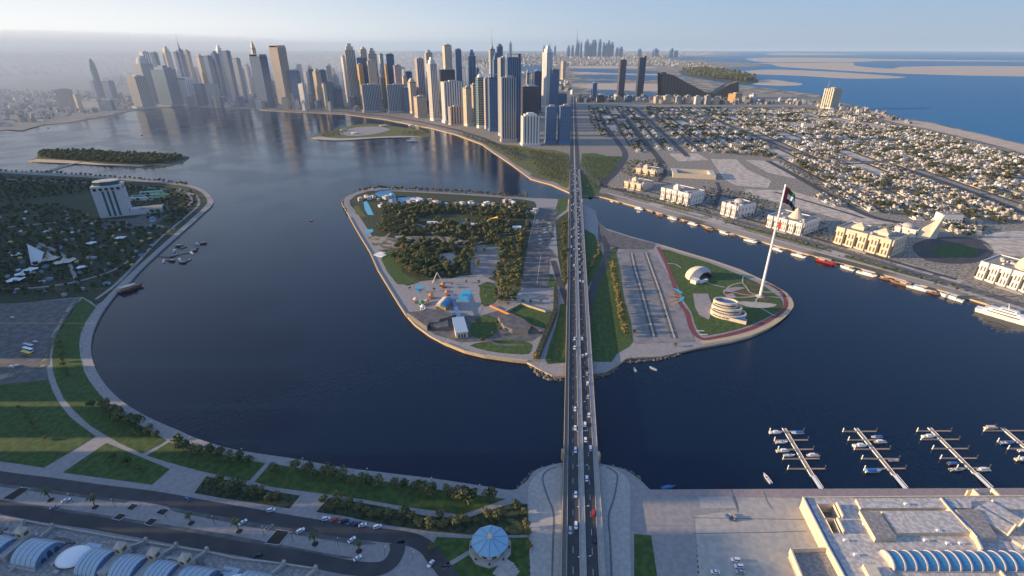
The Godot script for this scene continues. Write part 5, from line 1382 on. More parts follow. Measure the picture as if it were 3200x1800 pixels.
	for a in [[[-230.3, -10028, 660, -11512, 2136.3, -12430, 3820, -13906, 3383, -9817, 2594.8, -6415, 2618.7, -7574, 2348.6, -8880, 1021.1, -8880, -193.3, -8398], 75.0, 1.0], [[0, -29680, 4920, -43223, 11316, -43223, 11597, -33936, 3772, -14331, 1503.4, -13127, 0, -12430], 190.0, 1.6], [[-3198, -4219, -4059, -5844, -3866, -7452, -510.6, -8880, -171.8, -7452, 307.5, -5302, 442.8, -4219, 347.4, -3106, 246, -4219, -130.4, -5629, -346.9, -5997, -2618.7, -5011, -2952, -4219, -2509.9, -3340], 52.0, 1.0], [[-7732, -7452, -7552, -10972, -4920, -14331, -318.4, -13906, -208.2, -9053, -3063, -8880, -4448, -6415, -4970, -4750], 110.0, 1.3], [[-21262, -16911, -16236, -23721, -3007, -26369, -966.4, -16911, -8545, -12430, -9922, -7830], 260.0, 2.2], [[-4205, -3106, -3255, -3469, -2549.2, -3340, -2157.5, -3106, -1687.3, -2689.3, -1745.8, -2448.1, -1732.9, -2233.5, -1748.1, -1994.5, -1774.4, -1838.9, -1982.4, -1631.3], 34.0, 0.6], [[808.3, -2980.7, 1467.1, -2756.9, 1459.4, -2563.3, 715.4, -2624.9], 34.0, 0.8], [[351.4, -2980.7, 658.2, -3106, 787.8, -2902.3, 723.7, -2656.7, 586.9, -2756.9, 318.4, -2689.3], 34.0, 0.8], [[1449.7, -2722.7, 1564.2, -2640.7, 1538.7, -2222, 1420.7, -1871.4, 1426.8, -2052, 1402.1, -2355.1], 30.0, 0.6]]:
		for p in scatter(poly(a[0]), a[1], rng, 0.5):
			if rng.randf() < 0.6:
				var s: float = a[2] * rng.randf_range(0.5, 1.3)
				places.append(Transform3D(Basis(Vector3.UP, rng.randf() * 1.5).scaled(Vector3(s * rng.randf_range(0.7, 1.6), a[2] * rng.randf_range(0.4, 2.2), s)), Vector3(p.x, lv(2), p.y)))
				tint.append(tone[rng.randi() % 6] * rng.randf_range(0.5, 0.85))
	print("low city ", places.size())
	many("low_city", lo.mesh(), M.house_tint, places, tint)
	# the far skyline of the next city, with its needle
	var far_label := "%s hazy blue tower from the west in the distant skyline on the horizon"
	var list := [[-49.5, -17541, 469, 79.2], [993.1, -17541, 343.9, 49.7], [1170.4, -17541, 388.7, 39.7], [1340.3, -17541, 352.9, 49.6], [1758.2, -17541, 334.9, 79.5], [1886.4, -17541, 352.9, 59.6], [2068.1, -17541, 477.9, 49.5], [2149.8, -17541, 433.4, 49.5], [2278.1, -17541, 442.3, 39.6], [2332.5, -17541, 522.4, 88.9], [2430.1, -17541, 388.7, 59.5], [2522, -17541, 495.7, 89], [2590.7, -17541, 504.6, 69.2], [2728.4, -17541, 513.5, 79.1], [2853.9, -17541, 424.4, 59.5], [2944.5, -17541, 406.6, 99.1], [3008, -17541, 477.9, 69.3], [3112, -17541, 424.4, 89.2], [3281, -17541, 299, 69.6], [3400, -17541, 299, 89.5], [3983, -17541, 245, 89.6], [4479, -17541, 263, 139.3], [4976, -17541, 263, 89.6], [5124, -17541, 199.9, 89.7]]
	for k in list.size():
		var q: Array = list[k]
		var o := thing("distant_tower", far_label % ordinal(k), "tower", Vector3(q[0], LAND, q[1]), 0.3, "distant skyline on the horizon")
		var t := B.new()
		t.box(Vector3.ZERO, Vector3(q[3], q[2] * 0.8, q[3]))
		part(o, "shaft", t, M.blue_glass)
		t = B.new()
		t.cone(Vector3(0, q[2] * 0.8, 0), q[3] * 0.6, q[3] * (0.35 if k % 3 else 0.1), q[2] * 0.2, 4, PI / 4)
		part(o, "crown", t, M.blue_grey_wall)
	var nb: Array = [2010.2, -17541, 813.2, 88.3]
	var o := thing("needle_tower", "tallest stepped needle tower of the distant skyline on the horizon", "tower", Vector3(nb[0], LAND, nb[1]))
	var t := B.new()
	for k in 7:
		var w: float = nb[3] * (1.0 - k * 0.13)
		for i in 3:
			var a := TAU * i / 3 + 0.4
			t.cone(Vector3(cos(a) * w * 0.3, nb[2] * k * 0.1, sin(a) * w * 0.3), w * 0.3, w * 0.3, nb[2] * (0.1 + 0.02 * i), 8)
	part(o, "shaft", t, M.blue_grey_wall)
	t = B.new()
	t.cone(Vector3(0, nb[2] * 0.68, 0), nb[3] * 0.16, nb[3] * 0.03, nb[2] * 0.32, 8)
	part(o, "spire", t, M.metal_grey)

# ---------------------------------------------------------------- the road bridge, its lamps and its traffic
const DECK := 6.0
const BR0 := Vector2(36.0, -172.0)
const BRU := Vector2(0.1065, -0.9943)

func br(s: float, o: float) -> Vector2:   # s metres along the bridge, o metres to the right of its middle
	return BR0 + BRU * s + Vector2(0.9943, 0.1065) * o

func deck_y(s: float) -> float:
	return DECK if s < 790 else lerpf(DECK, LAND + 0.5, clampf((s - 790) / 190.0, 0, 1))

func slab(b: B, o0: float, o1: float, s0: float, s1: float, up: float, thick: float, step := 40.0) -> void:
	var s := s0
	while s < s1 - 0.01:
		var e := minf(s + step, s1)
		var q := [br(s, o0), br(s, o1), br(e, o1), br(e, o0)]
		var ya := deck_y(s) + up
		var yb := deck_y(e) + up
		var p := [Vector3(q[0].x, ya, q[0].y), Vector3(q[1].x, ya, q[1].y), Vector3(q[2].x, yb, q[2].y), Vector3(q[3].x, yb, q[3].y)]
		var d := Vector3(0, thick, 0)
		b.quad(p[0], p[1], p[2], p[3])
		b.quad(p[0] - d, p[3] - d, p[2] - d, p[1] - d)
		b.quad(p[1] - d, p[2] - d, p[2], p[1])
		b.quad(p[3] - d, p[0] - d, p[0], p[3])
		if s == s0:
			b.quad(p[0] - d, p[1] - d, p[1], p[0])
		if e == s1:
			b.quad(p[2] - d, p[3] - d, p[3], p[2])
		s = e

func build_bridge() -> void:
	var o := thing("road_bridge", "long dual-carriageway road bridge crossing the lagoon and its island", "bridge")
	var b := B.new()
	slab(b, -11.2, 11.2, -130, 980, -0.05, 1.6)
	part(o, "deck", b, M.concrete)
	b = B.new()
	slab(b, -8.4, -1.8, -130, 980, 0.06, 0.1)
	part(o, "carriageway", b, M.asphalt)
	b = B.new()
	slab(b, 1.8, 8.1, -130, 980, 0.06, 0.1)
	part(o, "carriageway", b, M.asphalt)
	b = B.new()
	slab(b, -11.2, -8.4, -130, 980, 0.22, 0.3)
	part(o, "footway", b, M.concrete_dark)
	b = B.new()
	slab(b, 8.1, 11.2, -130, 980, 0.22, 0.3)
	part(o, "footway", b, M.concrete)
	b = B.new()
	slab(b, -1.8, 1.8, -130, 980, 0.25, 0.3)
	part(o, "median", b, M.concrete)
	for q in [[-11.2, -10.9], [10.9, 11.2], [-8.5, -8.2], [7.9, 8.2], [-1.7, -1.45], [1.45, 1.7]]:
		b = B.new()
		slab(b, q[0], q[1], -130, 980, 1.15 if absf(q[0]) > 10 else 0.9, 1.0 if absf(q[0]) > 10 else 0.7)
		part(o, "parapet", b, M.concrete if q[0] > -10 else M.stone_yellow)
	for q in [-5.1, 5.0]:
		b = B.new()
		var s := -120.0
		while s < 900:
			slab(b, q - 0.08, q + 0.08, s, s + 4, 0.085, 0.02)
			s += 12
		part(o, "lane_markings", b, M.paint_white, "stuff")
	for s in [100, 135, 170, 205, 715, 745, 775]:
		for k in [-7.0, 0.0, 7.0]:
			b = B.new()
			var p := br(s, k)
			b.cone(Vector3(p.x, -2, p.y), 1.1, 1.1, DECK + 0.35, 10)
			part(o, "pier", b, M.concrete)
	for q in [[-130.0, 85.0], [215.0, 700.0], [790.0, 980.0]]:   # solid approach under the deck where it runs over land
		b = B.new()
		slab(b, -10.9, 10.9, q[0], q[1], -1.66, 3.4)
		part(o, "embankment", b, M.concrete)
	for s in [85.0, 702.0]:
		for k in [-11.6, 11.6]:
			b = B.new()
			var p := br(s, k)
			b.box(Vector3(p.x, 0, p.y), Vector3(1.6, 8.6, 3.2), 0.107)
			b.cone(Vector3(p.x, 8.6, p.y), 1.3, 0.1, 1.2, 4, PI / 4 + 0.107)
			part(o, "gate_pillar", b, M.stone_yellow)
	# the road runs on over land
	var line := PackedVector2Array([br(975, 0), br(1500, 0), br(2200, 0), br(2950, 0)])
	road("main_road", line, 22.0, lv(9), M.asphalt)
	road("main_road_median", line, 3.0, lv(10), M.concrete)
	# lamps on the median
	for k in 34:
		var s := -60.0 + k * 31.0
		var p := br(s, 0)
		var l := thing("bridge_lamp", "%s double-armed street lamp from the near shore along the bridge median" % ordinal(k), "street lamp", Vector3(p.x, deck_y(s) + 0.25, p.y), 0.107, "lamps along the bridge median")
		b = B.new()
		b.bar(Vector3.ZERO, Vector3(0, 10.5, 0), 0.14, 0.08, 6)
		part(l, "pole", b, M.metal_grey)
		for i in [-1.0, 1.0]:
			b = B.new()
			b.bar(Vector3(0, 10.3, 0), Vector3(i * 2.6, 11.0, 0), 0.07, 0.05, 5)
			part(l, "arm", b, M.metal_grey)
			b = B.new()
			b.box(Vector3(i * 2.9, 10.95, 0), Vector3(0.9, 0.16, 0.35))
			part(l, "lamp_head", b, M.metal_white)
	build_traffic()

func build_traffic() -> void:
	var paints := [M.car_white, M.car_silver, M.car_black, M.car_red, M.car_blue, M.car_beige]
	var words := ["white", "silver", "black", "red", "blue", "beige"]
	var protos := []
	for c in 6:
		protos.append([car_proto(paints[c], 0), car_proto(paints[c], 1)])
	var away := deg_to_rad(-6.1)
	# cars that can be told apart near by
	for q in [[Vector3(48.9, 6.1, -270), 0, 0, "white car with a long shadow, just past the bridge's near gate pillars"], [Vector3(51.5, 6.1, -261.7), 0, 1, "tall white car in the outer lane by the near gate pillars"], [Vector3(41.7, 6.1, -259.9), 0, 1, "white car coming towards the near gate pillars"], [Vector3(45.5, 6.1, -235.5), 0, 0, "white car driving away between the two concrete aprons"], [Vector3(38.1, 6.1, -223), 0, 0, "white car with dark glass coming in between the aprons"], [Vector3(45.4, 6.1, -209.4), 3, 1, "red car in the outer lane near the bottom of the bridge"], [Vector3(35.8, 6.1, -201), 0, 1, "white car beside the sunlit patch of the apron"], [Vector3(32.6, 6.1, -197.7), 1, 1, "silver car just behind the white one by the sunlit patch"], [Vector3(43.9, 6.1, -192.4), 2, 0, "dark car in the shade at the bottom of the bridge"],
		[Vector3(56.8, 6.1, -403.3), 0, 0, "white car on the near carriageway beside the island lawn"], [Vector3(63.3, 6.1, -403.3), 0, 0, "white car level with the island's dark lawn, inner lane"], [Vector3(55.7, 6.1, -387.3), 0, 1, "white car at the island's shore, coming towards the near bank"], [Vector3(60.6, 6.1, -374.3), 1, 1, "silver car at the island's shore, leading a pair"], [Vector3(66, 6.1, -375.8), 0, 1, "white car at the island's shore, outer lane of a pair"], [Vector3(59.1, 6.1, -355.8), 2, 1, "dark car leaving the water span for the island"], [Vector3(60.9, 6.1, -347.5), 5, 0, "beige car on the water span by the island"], [Vector3(59.2, 6.1, -334.3), 0, 1, "white car on the water span behind the beige one"], [Vector3(57.6, 6.1, -317.1), 1, 0, "silver car alone in mid-span"], [Vector3(46.7, 6.1, -302.6), 0, 0, "white car in mid-span, coming nearer"], [Vector3(55.2, 6.1, -295.7), 0, 0, "white car in mid-span outer lane"], [Vector3(51.6, 6.1, -285.6), 0, 1, "boxy white van-like car on the near part of the span"], [Vector3(44.2, 6.1, -281.9), 0, 0, "white car with dark roof on the near part of the span"]]:
		var at: Vector3 = q[0]
		var side := (Vector2(at.x, at.z) - BR0).dot(Vector2(0.9943, 0.1065))
		var along := (Vector2(at.x, at.z) - BR0).dot(BRU)
		var lane: float = [-6.7, -3.5, 3.4, 6.5][0 if side < -5 else (1 if side < 0 else (2 if side < 5 else 3))]
		var p := br(along, lane)
		copy(protos[q[1]][q[2]], Vector3(p.x, deck_y(along) + 0.06, p.y), away + (PI if side < 0 else 0.0), q[3], "cars on the bridge")
	# queue on the far half
	var n := 0
	for lane in [-6.7, -3.5, 3.4, 6.5]:
		var s := 330.0 + rng.randf() * 20
		while s < 960:
			s += rng.randf_range(12, 30) if lane > 0 else rng.randf_range(22, 60)
			var p := br(s, lane)
			var c: int = [0, 0, 0, 1, 2, 4, 5, 0][rng.randi() % 8]
			copy(protos[c][rng.randi() % 2], Vector3(p.x, deck_y(s) + 0.06, p.y), away + (PI if lane < 0 else 0.0), "%s car in the %s lane of the far half of the bridge" % [words[c], {-6.7: "westernmost", -3.5: "second", 3.4: "third", 6.5: "easternmost"}[lane]], "%s cars in the %s lane of the far half" % [words[c], {-6.7: "westernmost", -3.5: "second", 3.4: "third", 6.5: "easternmost"}[lane]])
			n += 1
	# parked in the street and the squares
	for q in [[Vector3(-140.8, 2, -215), -1.3, 0, 1, "pale blue-lit van parked by the shrub strip, west of the sandy crossing"], [Vector3(-106.6, 2, -209), -1.3, 0, 1, "white car parked head-in, first of the row by the belt of trees"], [Vector3(-101.2, 2, -208.1), -1.3, 3, 0, "dark red car parked in the row by the belt of trees"], [Vector3(-95.4, 2, -207.2), -1.3, 2, 1, "black car parked east of the dark red one"], [Vector3(-91.1, 2, -206.1), -1.3, 4, 0, "dark blue car parked in the middle of the row by the trees"], [Vector3(-87.7, 2, -205.5), -1.3, 2, 0, "black saloon parked beside the dark blue car"], [Vector3(-84.6, 2, -204.8), -1.3, 0, 0, "white car parked beside the black saloon"], [Vector3(-75.9, 2, -203.6), -1.2, 0, 1, "white car parked last in the row, near the yellow sign"], [Vector3(-194.4, 2, -223.4), 0.9, 4, 0, "green-blue car at the crossing by the sandy plaza"], [Vector3(-269.3, 2, -217.3), -0.9, 1, 0, "silver car stopped in the planted street, west end"], [Vector3(-266.4, 2, -222.2), -0.9, 0, 0, "white car parked by the second palm of the planted street"], [Vector3(-153.3, 2, -206.6), -0.7, 0, 0, "pale car parked under the fourth palm of the street"], [Vector3(-118.3, 2, -200.8), -0.9, 0, 1, "white pick-up-like car nosed in beside the big planting bed"], [Vector3(-88, 2, -195.1), -0.7, 0, 0, "white car under the sixth palm of the street"], [Vector3(-81.8, 2, -184), -0.9, 0, 0, "white car parked askew by the lower street's end"], [Vector3(-42.6, 2, -180.7), 2.6, 0, 0, "white car with dark glass on the slip road"], [Vector3(-135.6, 2, -185.7), -1.0, 2, 0, "black car on the lower street by the souk"],
		[Vector3(118, 2, -182.9), 1.5, 0, 1, "white car in the shaded square, topmost of four"], [Vector3(118.2, 2, -179.2), 1.5, 0, 1, "white car in the shaded square, under the topmost"], [Vector3(117.6, 2, -176.1), 1.5, 1, 0, "silver car in the shaded square, lowest of the right column"], [Vector3(104.7, 2, -176.1), 1.5, 0, 0, "white car in the shaded square, standing apart to the west"], [Vector3(127.5, 2, -210.5), 0.3, 5, 1, "yellowish car by the dark patch on the sunlit square"], [Vector3(124.8, 2, -209.8), 0.3, 4, 0, "small blue car by the dark patch on the sunlit square"],
		[Vector3(-424.4, 2, -363.7), 1.2, 0, 0, "white car at the lagoon car park's sandy edge"], [Vector3(-421, 2, -365.2), 1.2, 1, 0, "silver car at the lagoon car park's sandy edge"], [Vector3(-438.6, 2, -404.4), 1.3, 0, 0, "pale car just beyond the parked buses"], [Vector3(-501.4, 2, -451.3), 1.2, 0, 0, "white car alone in the west of the lagoon car park"]]:
		copy(protos[q[2]][q[3]], (q[0] as Vector3) + Vector3(0, 0.18, 0), q[1], q[4], "")
	for k in 22:
		var p := Vector2.ZERO
		p = Vector2(Vector2(45.3, -771.2).x, Vector2(45.3, -771.2).y) + Vector2(-6 + (k % 3) * 9.0, (k / 3) * 15.0)
		copy(protos[[0, 1, 2, 0, 4][k % 5]][k % 2], Vector3(p.x + rng.randf_range(-1, 1), lv(4), p.y), 1.5, "%s car standing in the shaded island car park west of the bridge" % words[[0, 1, 2, 0, 4][k % 5]], "%s cars in the shaded island car park" % words[[0, 1, 2, 0, 4][k % 5]])
	for q in protos:
		q[0].free()
		q[1].free()
	bus(Vector3(-437.4, 2, -396.1) + Vector3(0, 0.2, 0), 1.25, M.car_silver, "grey bus, furthest of three side by side in the lagoon car park")
	bus(Vector3(-432.4, 2, -389.6) + Vector3(0, 0.2, 0), 1.25, M.car_white, "white bus, middle of three in the lagoon car park")
	bus(Vector3(-428.1, 2, -383.2) + Vector3(0, 0.2, 0), 1.25, M.bus_yellow, "yellow-sided bus, nearest of three in the lagoon car park")

# ---------------------------------------------------------------- public buildings of the waterfront
func frame_of(l: Vector2, r: Vector2) -> Array:   # [middle, turn, length] of a front that runs from l to r
	var d := r - l
	return [(l + r) * 0.5, atan2(-d.y, d.x), d.length()]

# a civic building: front from l to r, depth behind it; bays project along the front, windows are openings of their own
func civic(label: String, l: Vector2, r: Vector2, depth: float, h: float, bays: int, wall: Material, roof_kind: String, storeys := 2) -> Node3D:
	var f := frame_of(l, r)
	var o := thing("civic_building", label, "building", Vector3(f[0].x, LAND + 0.3, f[0].y), f[1])
	var w: float = f[2]
	var b := B.new()
	b.box(Vector3(0, 0, -depth * 0.5), Vector3(w, h, depth))
	part(o, "wall", b, wall)
	for k in bays:
		var x := lerpf(-w * 0.5, w * 0.5, (k + 0.5) / bays)
		b = B.new()
		b.box(Vector3(x, 0, 0.9), Vector3(w / bays * 0.62, h * (1.08 if k % 2 == 0 else 0.94), 2.4))
		var bay := part(o, "bay", b, wall)
		for s in storeys:
			for i in 2:
				b = B.new()
				b.box(Vector3(x + (i - 0.5) * w / bays * 0.3, h * (0.12 + 0.42 * s), 2.05), Vector3(w / bays * 0.14, h * 0.24, 0.12))
				b.vault(Vector3(x + (i - 0.5) * w / bays * 0.3, h * (0.36 + 0.42 * s), 2.05), Vector3(w / bays * 0.14, h * 0.05, 0.12), 0.0, 5)
				part(bay, "window", b, M.brown_wall)
	for k in bays + 1:
		b = B.new()
		var x := lerpf(-w * 0.5, w * 0.5, float(k) / bays)
		b.box(Vector3(x, h * 0.1, 0.06), Vector3(w / bays * 0.18, h * 0.6, 0.1))
		part(o, "window", b, M.smoke_glass)
	var n := int(depth / 8.0)
	for k in n:
		for s in storeys:
			for q in [-1.0, 1.0]:
				b = B.new()
				b.box(Vector3(q * (w * 0.5 + 0.02), h * (0.14 + 0.42 * s), -depth * (k + 0.5) / n), Vector3(0.12, h * 0.22, 1.8))
				part(o, "window", b, M.brown_wall)
	b = B.new()
	b.box(Vector3(0, h, -depth * 0.5), Vector3(w - 1.2, 0.3, depth - 1.2))
	part(o, "roof", b, M.roof_grey)
	b = B.new()
	for q in [-1.0, 1.0]:
		b.box(Vector3(0, h, -depth * 0.5 + q * (depth * 0.5 - 0.35)), Vector3(w + 0.1, 1.3, 0.7))
		b.box(Vector3(q * (w * 0.5 - 0.35), h, -depth * 0.5), Vector3(0.72, 1.28, depth - 1.5))
	part(o, "parapet", b, wall)
	b = B.new()
	for k in 9:
		b.box(Vector3(rng.randf_range(-0.4, 0.4) * w, h + 0.3, -depth * rng.randf_range(0.15, 0.85)), Vector3(rng.randf_range(2, 5), rng.randf_range(1.2, 2.6), rng.randf_range(2, 5)))
	part(o, "roof_plant", b, M.roof_pale, "stuff")
	b = B.new()
	match roof_kind:
		"dome":
			b.cone(Vector3(0, h, -depth * 0.45), w * 0.17, w * 0.17, 4, 16)
			b.dome(Vector3(0, h + 4, -depth * 0.45), w * 0.16, w * 0.15, 18, 7)
			part(o, "dome", b, M.canvas_beige)
		"cone":
			b.cone(Vector3(w * 0.05, h, -depth * 0.5), w * 0.2, w * 0.01, 15, 14)
			part(o, "cone_roof", b, M.cream_wall)
		"tower":
			b.box(Vector3(-w * 0.1, h, -depth * 0.3), Vector3(9, 7, 9))
			b.cone(Vector3(-w * 0.1, h + 7, -depth * 0.3), 5.5, 0.1, 3, 4, PI / 4)
			part(o, "stair_tower", b, wall)
		"pavilions":
			for x in [-0.2, 0.22]:
				b.box(Vector3(w * x, h, -depth * 0.45), Vector3(w * 0.2, 5, depth * 0.3))
				b.cone(Vector3(w * x, h + 5, -depth * 0.45), w * 0.13, 0.5, 4, 4, PI / 4)
			part(o, "roof_pavilions", b, wall)
		"drum":
			b.cone(Vector3(0, h, -depth * 0.5), 8, 8, 3, 14)
			b.dome(Vector3(0, h + 3, -depth * 0.5), 7.5, 4, 14, 4)
			part(o, "dome", b, M.roof_pale)
	b = B.new()
	b.box(Vector3(0, -0.3, 5.5), Vector3(w * 0.3, 0.7, 6))
	b.box(Vector3(0, -0.3, 9.5), Vector3(w * 0.34, 0.35, 2.4))
	part(o, "front_steps", b, M.paving_pale)
	return o

func build_waterfront() -> void:
	civic("low cream building with a square stair tower, nearest the bridge on the right bank", Vector2(217.6, -983.5), Vector2(246.3, -954), 40, 12, 3, M.cream_wall, "tower", 1)
	civic("white-fronted block with tall bays, second from the bridge on the right bank", Vector2(266, -899.4), Vector2(303, -852.1), 42, 20, 5, M.white_wall, "tower", 2)
	civic("white block with a low drum roof, third from the bridge on the right bank", Vector2(340.9, -809), Vector2(356.1, -781.2), 42, 19, 3, M.white_wall, "drum", 2)
	var o := civic("white building with a cone roof and red banner behind the flagpole", Vector2(385.5, -742.5), Vector2(417.9, -698.6), 48, 17, 5, M.white_wall, "cone", 2)
	var b := B.new()
	b.box(Vector3(-6, 4, 2.25), Vector3(5, 8, 0.1))
	part(o, "red_banner", b, M.flag_red)
	civic("cream palace-like building with five arched bays and roof pavilions", Vector2(447.4, -671.8), Vector2(487.4, -614), 42, 22, 5, M.cream_wall, "pavilions", 2)
	civic("white domed building with arched windows at the right edge of the picture", Vector2(545.7, -550.9), Vector2(580.1, -486.3), 46, 20, 7, M.white_wall, "dome", 2)
	civic("low grey-cream block behind the first waterfront building", Vector2(267.1, -1107.5), Vector2(304.4, -1076.9), 34, 11, 3, M.cream_wall, "tower", 1)
	civic("low cream block behind the palace-like building", Vector2(559.1, -712.7), Vector2(578.8, -693.1), 20, 9, 3, M.white_wall, "drum", 1)
	# courtyard school block
	var f := frame_of(Vector2(336.2, -1065.1), Vector2(419.8, -1047.8))
	o = thing("courtyard_block", "low cream courtyard block between the sand plot and the waterfront", "building", Vector3(f[0].x, LAND + 0.3, f[0].y), f[1])
	for q in [[0.0, 0.0, 1.0, 0.16], [0.0, -1.0, 1.0, 0.16], [-0.44, -0.5, 0.12, 0.84], [0.44, -0.5, 0.12, 0.84]]:
		b = B.new()
		b.box(Vector3(q[0] * f[2], 0, q[1] * 46 - 4), Vector3(q[2] * f[2], 8.5, q[3] * 46))
		var wing := part(o, "wing", b, M.cream_wall)
		b = B.new()
		b.box(Vector3(q[0] * f[2], 8.5, q[1] * 46 - 4), Vector3(q[2] * f[2] - 1, 0.3, q[3] * 46 - 1))
		part(wing, "roof", b, M.roof_pale)
	# leaning sail-shaped hall
	o = thing("sail_hall", "pointed cream sail-shaped hall behind the palace-like building", "building", Vector3(591.4, 2, -695.8), -0.6)
	b = B.new()
	var tip := Vector3(16, 34, -8)
	var ring := [Vector3(-14, 0, 8), Vector3(6, 0, 9), Vector3(15, 0, 2), Vector3(13, 0, -12), Vector3(-12, 0, -12)]
	for k in 5:
		b.tri(ring[k], ring[(k + 1) % 5], tip if k in [1, 2] else (tip * 0.55 + Vector3(-4, 2, 0)))
	b.tri(ring[1], tip, tip * 0.55 + Vector3(-4, 2, 0))
	b.tri(tip, ring[3], tip * 0.55 + Vector3(-4, 2, 0))
	part(o, "shell", b, M.cream_wall)
	b = B.new()
	b.dome(Vector3(-16, 0, 6), 9, 7, 12, 4)
	part(o, "side_dome", b, M.cream_wall)
	# the sloping hotel whose roof runs down like a slide and up again
	var prof := [-2980.7, [794.5, 128.4, 857.6, 120.4, 955.9, 73.9, 1053.3, 30, 1099.4, 26.7, 1133.6, 51.2, 1171.4, 73.9, 1212.2, 88.4, 1230.8, 7, 809.9, 3.7]]
	var z: float = prof[0]
	var pts: PackedVector2Array = poly(prof[1])
	o = thing("sloping_hotel", "dark hotel whose roof sweeps down like a slide and rises again", "building", Vector3(0, 0, z))
	b = B.new()
	var t := Geometry2D.triangulate_polygon(pts)
	for k in range(0, t.size(), 3):
		for s in [40.0, -40.0]:
			b.tri(Vector3(pts[t[k]].x, pts[t[k]].y, s), Vector3(pts[t[k + 1]].x, pts[t[k + 1]].y, s), Vector3(pts[t[k + 2]].x, pts[t[k + 2]].y, s))
	part(o, "wall", b, M.brown_wall)
	b = B.new()
	for k in pts.size() - 1:
		b.quad(Vector3(pts[k].x, pts[k].y, 40), Vector3(pts[k + 1].x, pts[k + 1].y, 40), Vector3(pts[k + 1].x, pts[k + 1].y, -40), Vector3(pts[k].x, pts[k].y, -40))
	part(o, "roof", b, M.brown_wall)
	b = B.new()
	for k in 24:
		var x := lerpf(pts[0].x + 5, pts[7].x - 5, k / 23.0)
		for y in range(8, 150, 4):
			var ok := Geometry2D.is_point_in_polygon(Vector2(x, y + 3.0), pts) and Geometry2D.is_point_in_polygon(Vector2(x, y - 2.0), pts)
			if ok:
				b.box(Vector3(x, y, 40), Vector3(7, 1.4, 0.5))
	part(o, "windows", b, M.navy_glass, "stuff")
	b = B.new()
	b.box(Vector3(pts[0].x + 20, pts[0].y - 6, 0), Vector3(26, 10, 26))
	part(o, "roof_box", b, M.dark_wall)
	# mast on the coastal tower, arc on the brown block
	var mast: Array = [1413.3, -2448.1, 124, 5.7]
	o = thing("radio_mast", "thin lattice mast on the lone coastal tower", "mast", Vector3(mast[0], LAND, mast[1]))
	b = B.new()
	for k in 3:
		var a := TAU * k / 3
		b.bar(Vector3(cos(a) * 2.2, mast[2] * 0.55, sin(a) * 2.2), Vector3(0, mast[2], 0), 0.35, 0.2, 4)
	part(o, "legs", b, M.metal_grey)
	var arc := [-2061.9, [38.8, 93.5, 51, 85.5, 63.3, 70.7, 73.3, 52.2, 79.8, 32.5, 82.5, 17.3]]
	z = arc[0]
	pts = poly(arc[1])
	o = thing("facade_arc", "bright curved fin across the brown block's front", "fin", Vector3(0, 0, z + 24))
	b = B.new()
	for k in pts.size() - 1:
		b.bar(Vector3(pts[k].x, pts[k].y, 0), Vector3(pts[k + 1].x, pts[k + 1].y, 0), 1.3, 1.3, 5)
	part(o, "rib", b, M.metal_white)
	# four-square hotel on the peninsula
	f = frame_of(Vector2(-655.4, -782.9), Vector2(-619.1, -800.1))
	var hh := 50.0
	o = thing("lagoon_hotel", "pale hotel with three tall glazed slots and a dark faceted crown", "hotel", Vector3(f[0].x, LAND + 0.1, f[0].y), f[1])
	var w: float = f[2]
	b = B.new()
	b.box(Vector3(0, 0, -13), Vector3(w, hh, 26))
	part(o, "wall", b, M.hotel_wall)
	for k in 3:
		b = B.new()
		b.box(Vector3((k - 1) * w * 0.17 + w * 0.02, 2, 0.12), Vector3(w * 0.075, hh * 0.8, 0.4))
		part(o, "glazed_slot", b, M.teal_glass)
	for k in 5:
		b = B.new()
		b.box(Vector3((k - 2) * w * 0.19, hh * 0.86, 0.15), Vector3(w * 0.11, hh * 0.08, 0.4))
		part(o, "window", b, M.smoke_glass)
	for s in [-1.0, 1.0]:
		for k in 4:
			b = B.new()
			b.box(Vector3(s * w * 0.5, hh * 0.86, -4 - k * 6), Vector3(0.3, hh * 0.08, 3))
			part(o, "window", b, M.smoke_glass)
	b = B.new()
	b.cone(Vector3(0, hh, -13), 0.46, 0.46, 5.5, 8, PI / 8, true, w, 26)
	part(o, "crown", b, M.teal_glass)
	b = B.new()
	b.cone(Vector3(0, hh + 5.5, -13), 0.48, 0.44, 1.0, 8, PI / 8, true, w, 26)
	part(o, "roof", b, M.tan_wall)
	b = B.new()
	b.box(Vector3(w * 0.5 + 22, 0, -14), Vector3(44, 6, 30))
	b.box(Vector3(w * 0.5 + 8, 6, -6), Vector3(12, 4, 12))
	part(o, "podium", b, M.hotel_wall)
	b = B.new()
	b.box(Vector3(w * 0.5 + 22, 6, -14), Vector3(42.5, 0.3, 28.5))
	part(o, "podium_roof", b, M.roof_grey)
	for q in [[Vector3(-667.8, 2, -908.1), 0.2, M.teal_sheet, "long teal-roofed shed, further of two east of the lagoon hotel"], [Vector3(-670, 2, -935.1), 0.25, M.teal_sheet, "long teal-roofed shed, furthest along from the lagoon hotel"], [Vector3(-643.8, 2, -912.5), 0.2, M.green_paint, "bright green roofed shed east of the lagoon hotel"], [Vector3(-660.8, 2, -893), 0.1, M.metal_grey, "grey-roofed shed close beside the lagoon hotel podium"]]:
		o = thing("long_shed", q[3], "shed", q[0], q[1])
		b = B.new()
		b.box(Vector3(0, 0, 0), Vector3(38, 3.5, 8))
		part(o, "wall", b, M.white_wall)
		b = B.new()
		b.vault(Vector3(0, 3.5, 0), Vector3(9, 2.2, 39), PI / 2, 6)
		part(o, "roof", b, q[2])
	o = thing("blue_dome_kiosk", "small blue-domed kiosk by the lagoon hotel's podium", "kiosk", Vector3(-564.3, 2, -771.2))
	b = B.new()
	b.cone(Vector3.ZERO, 4.2, 4.2, 3, 12)
	part(o, "wall", b, M.white_wall)
	b = B.new()
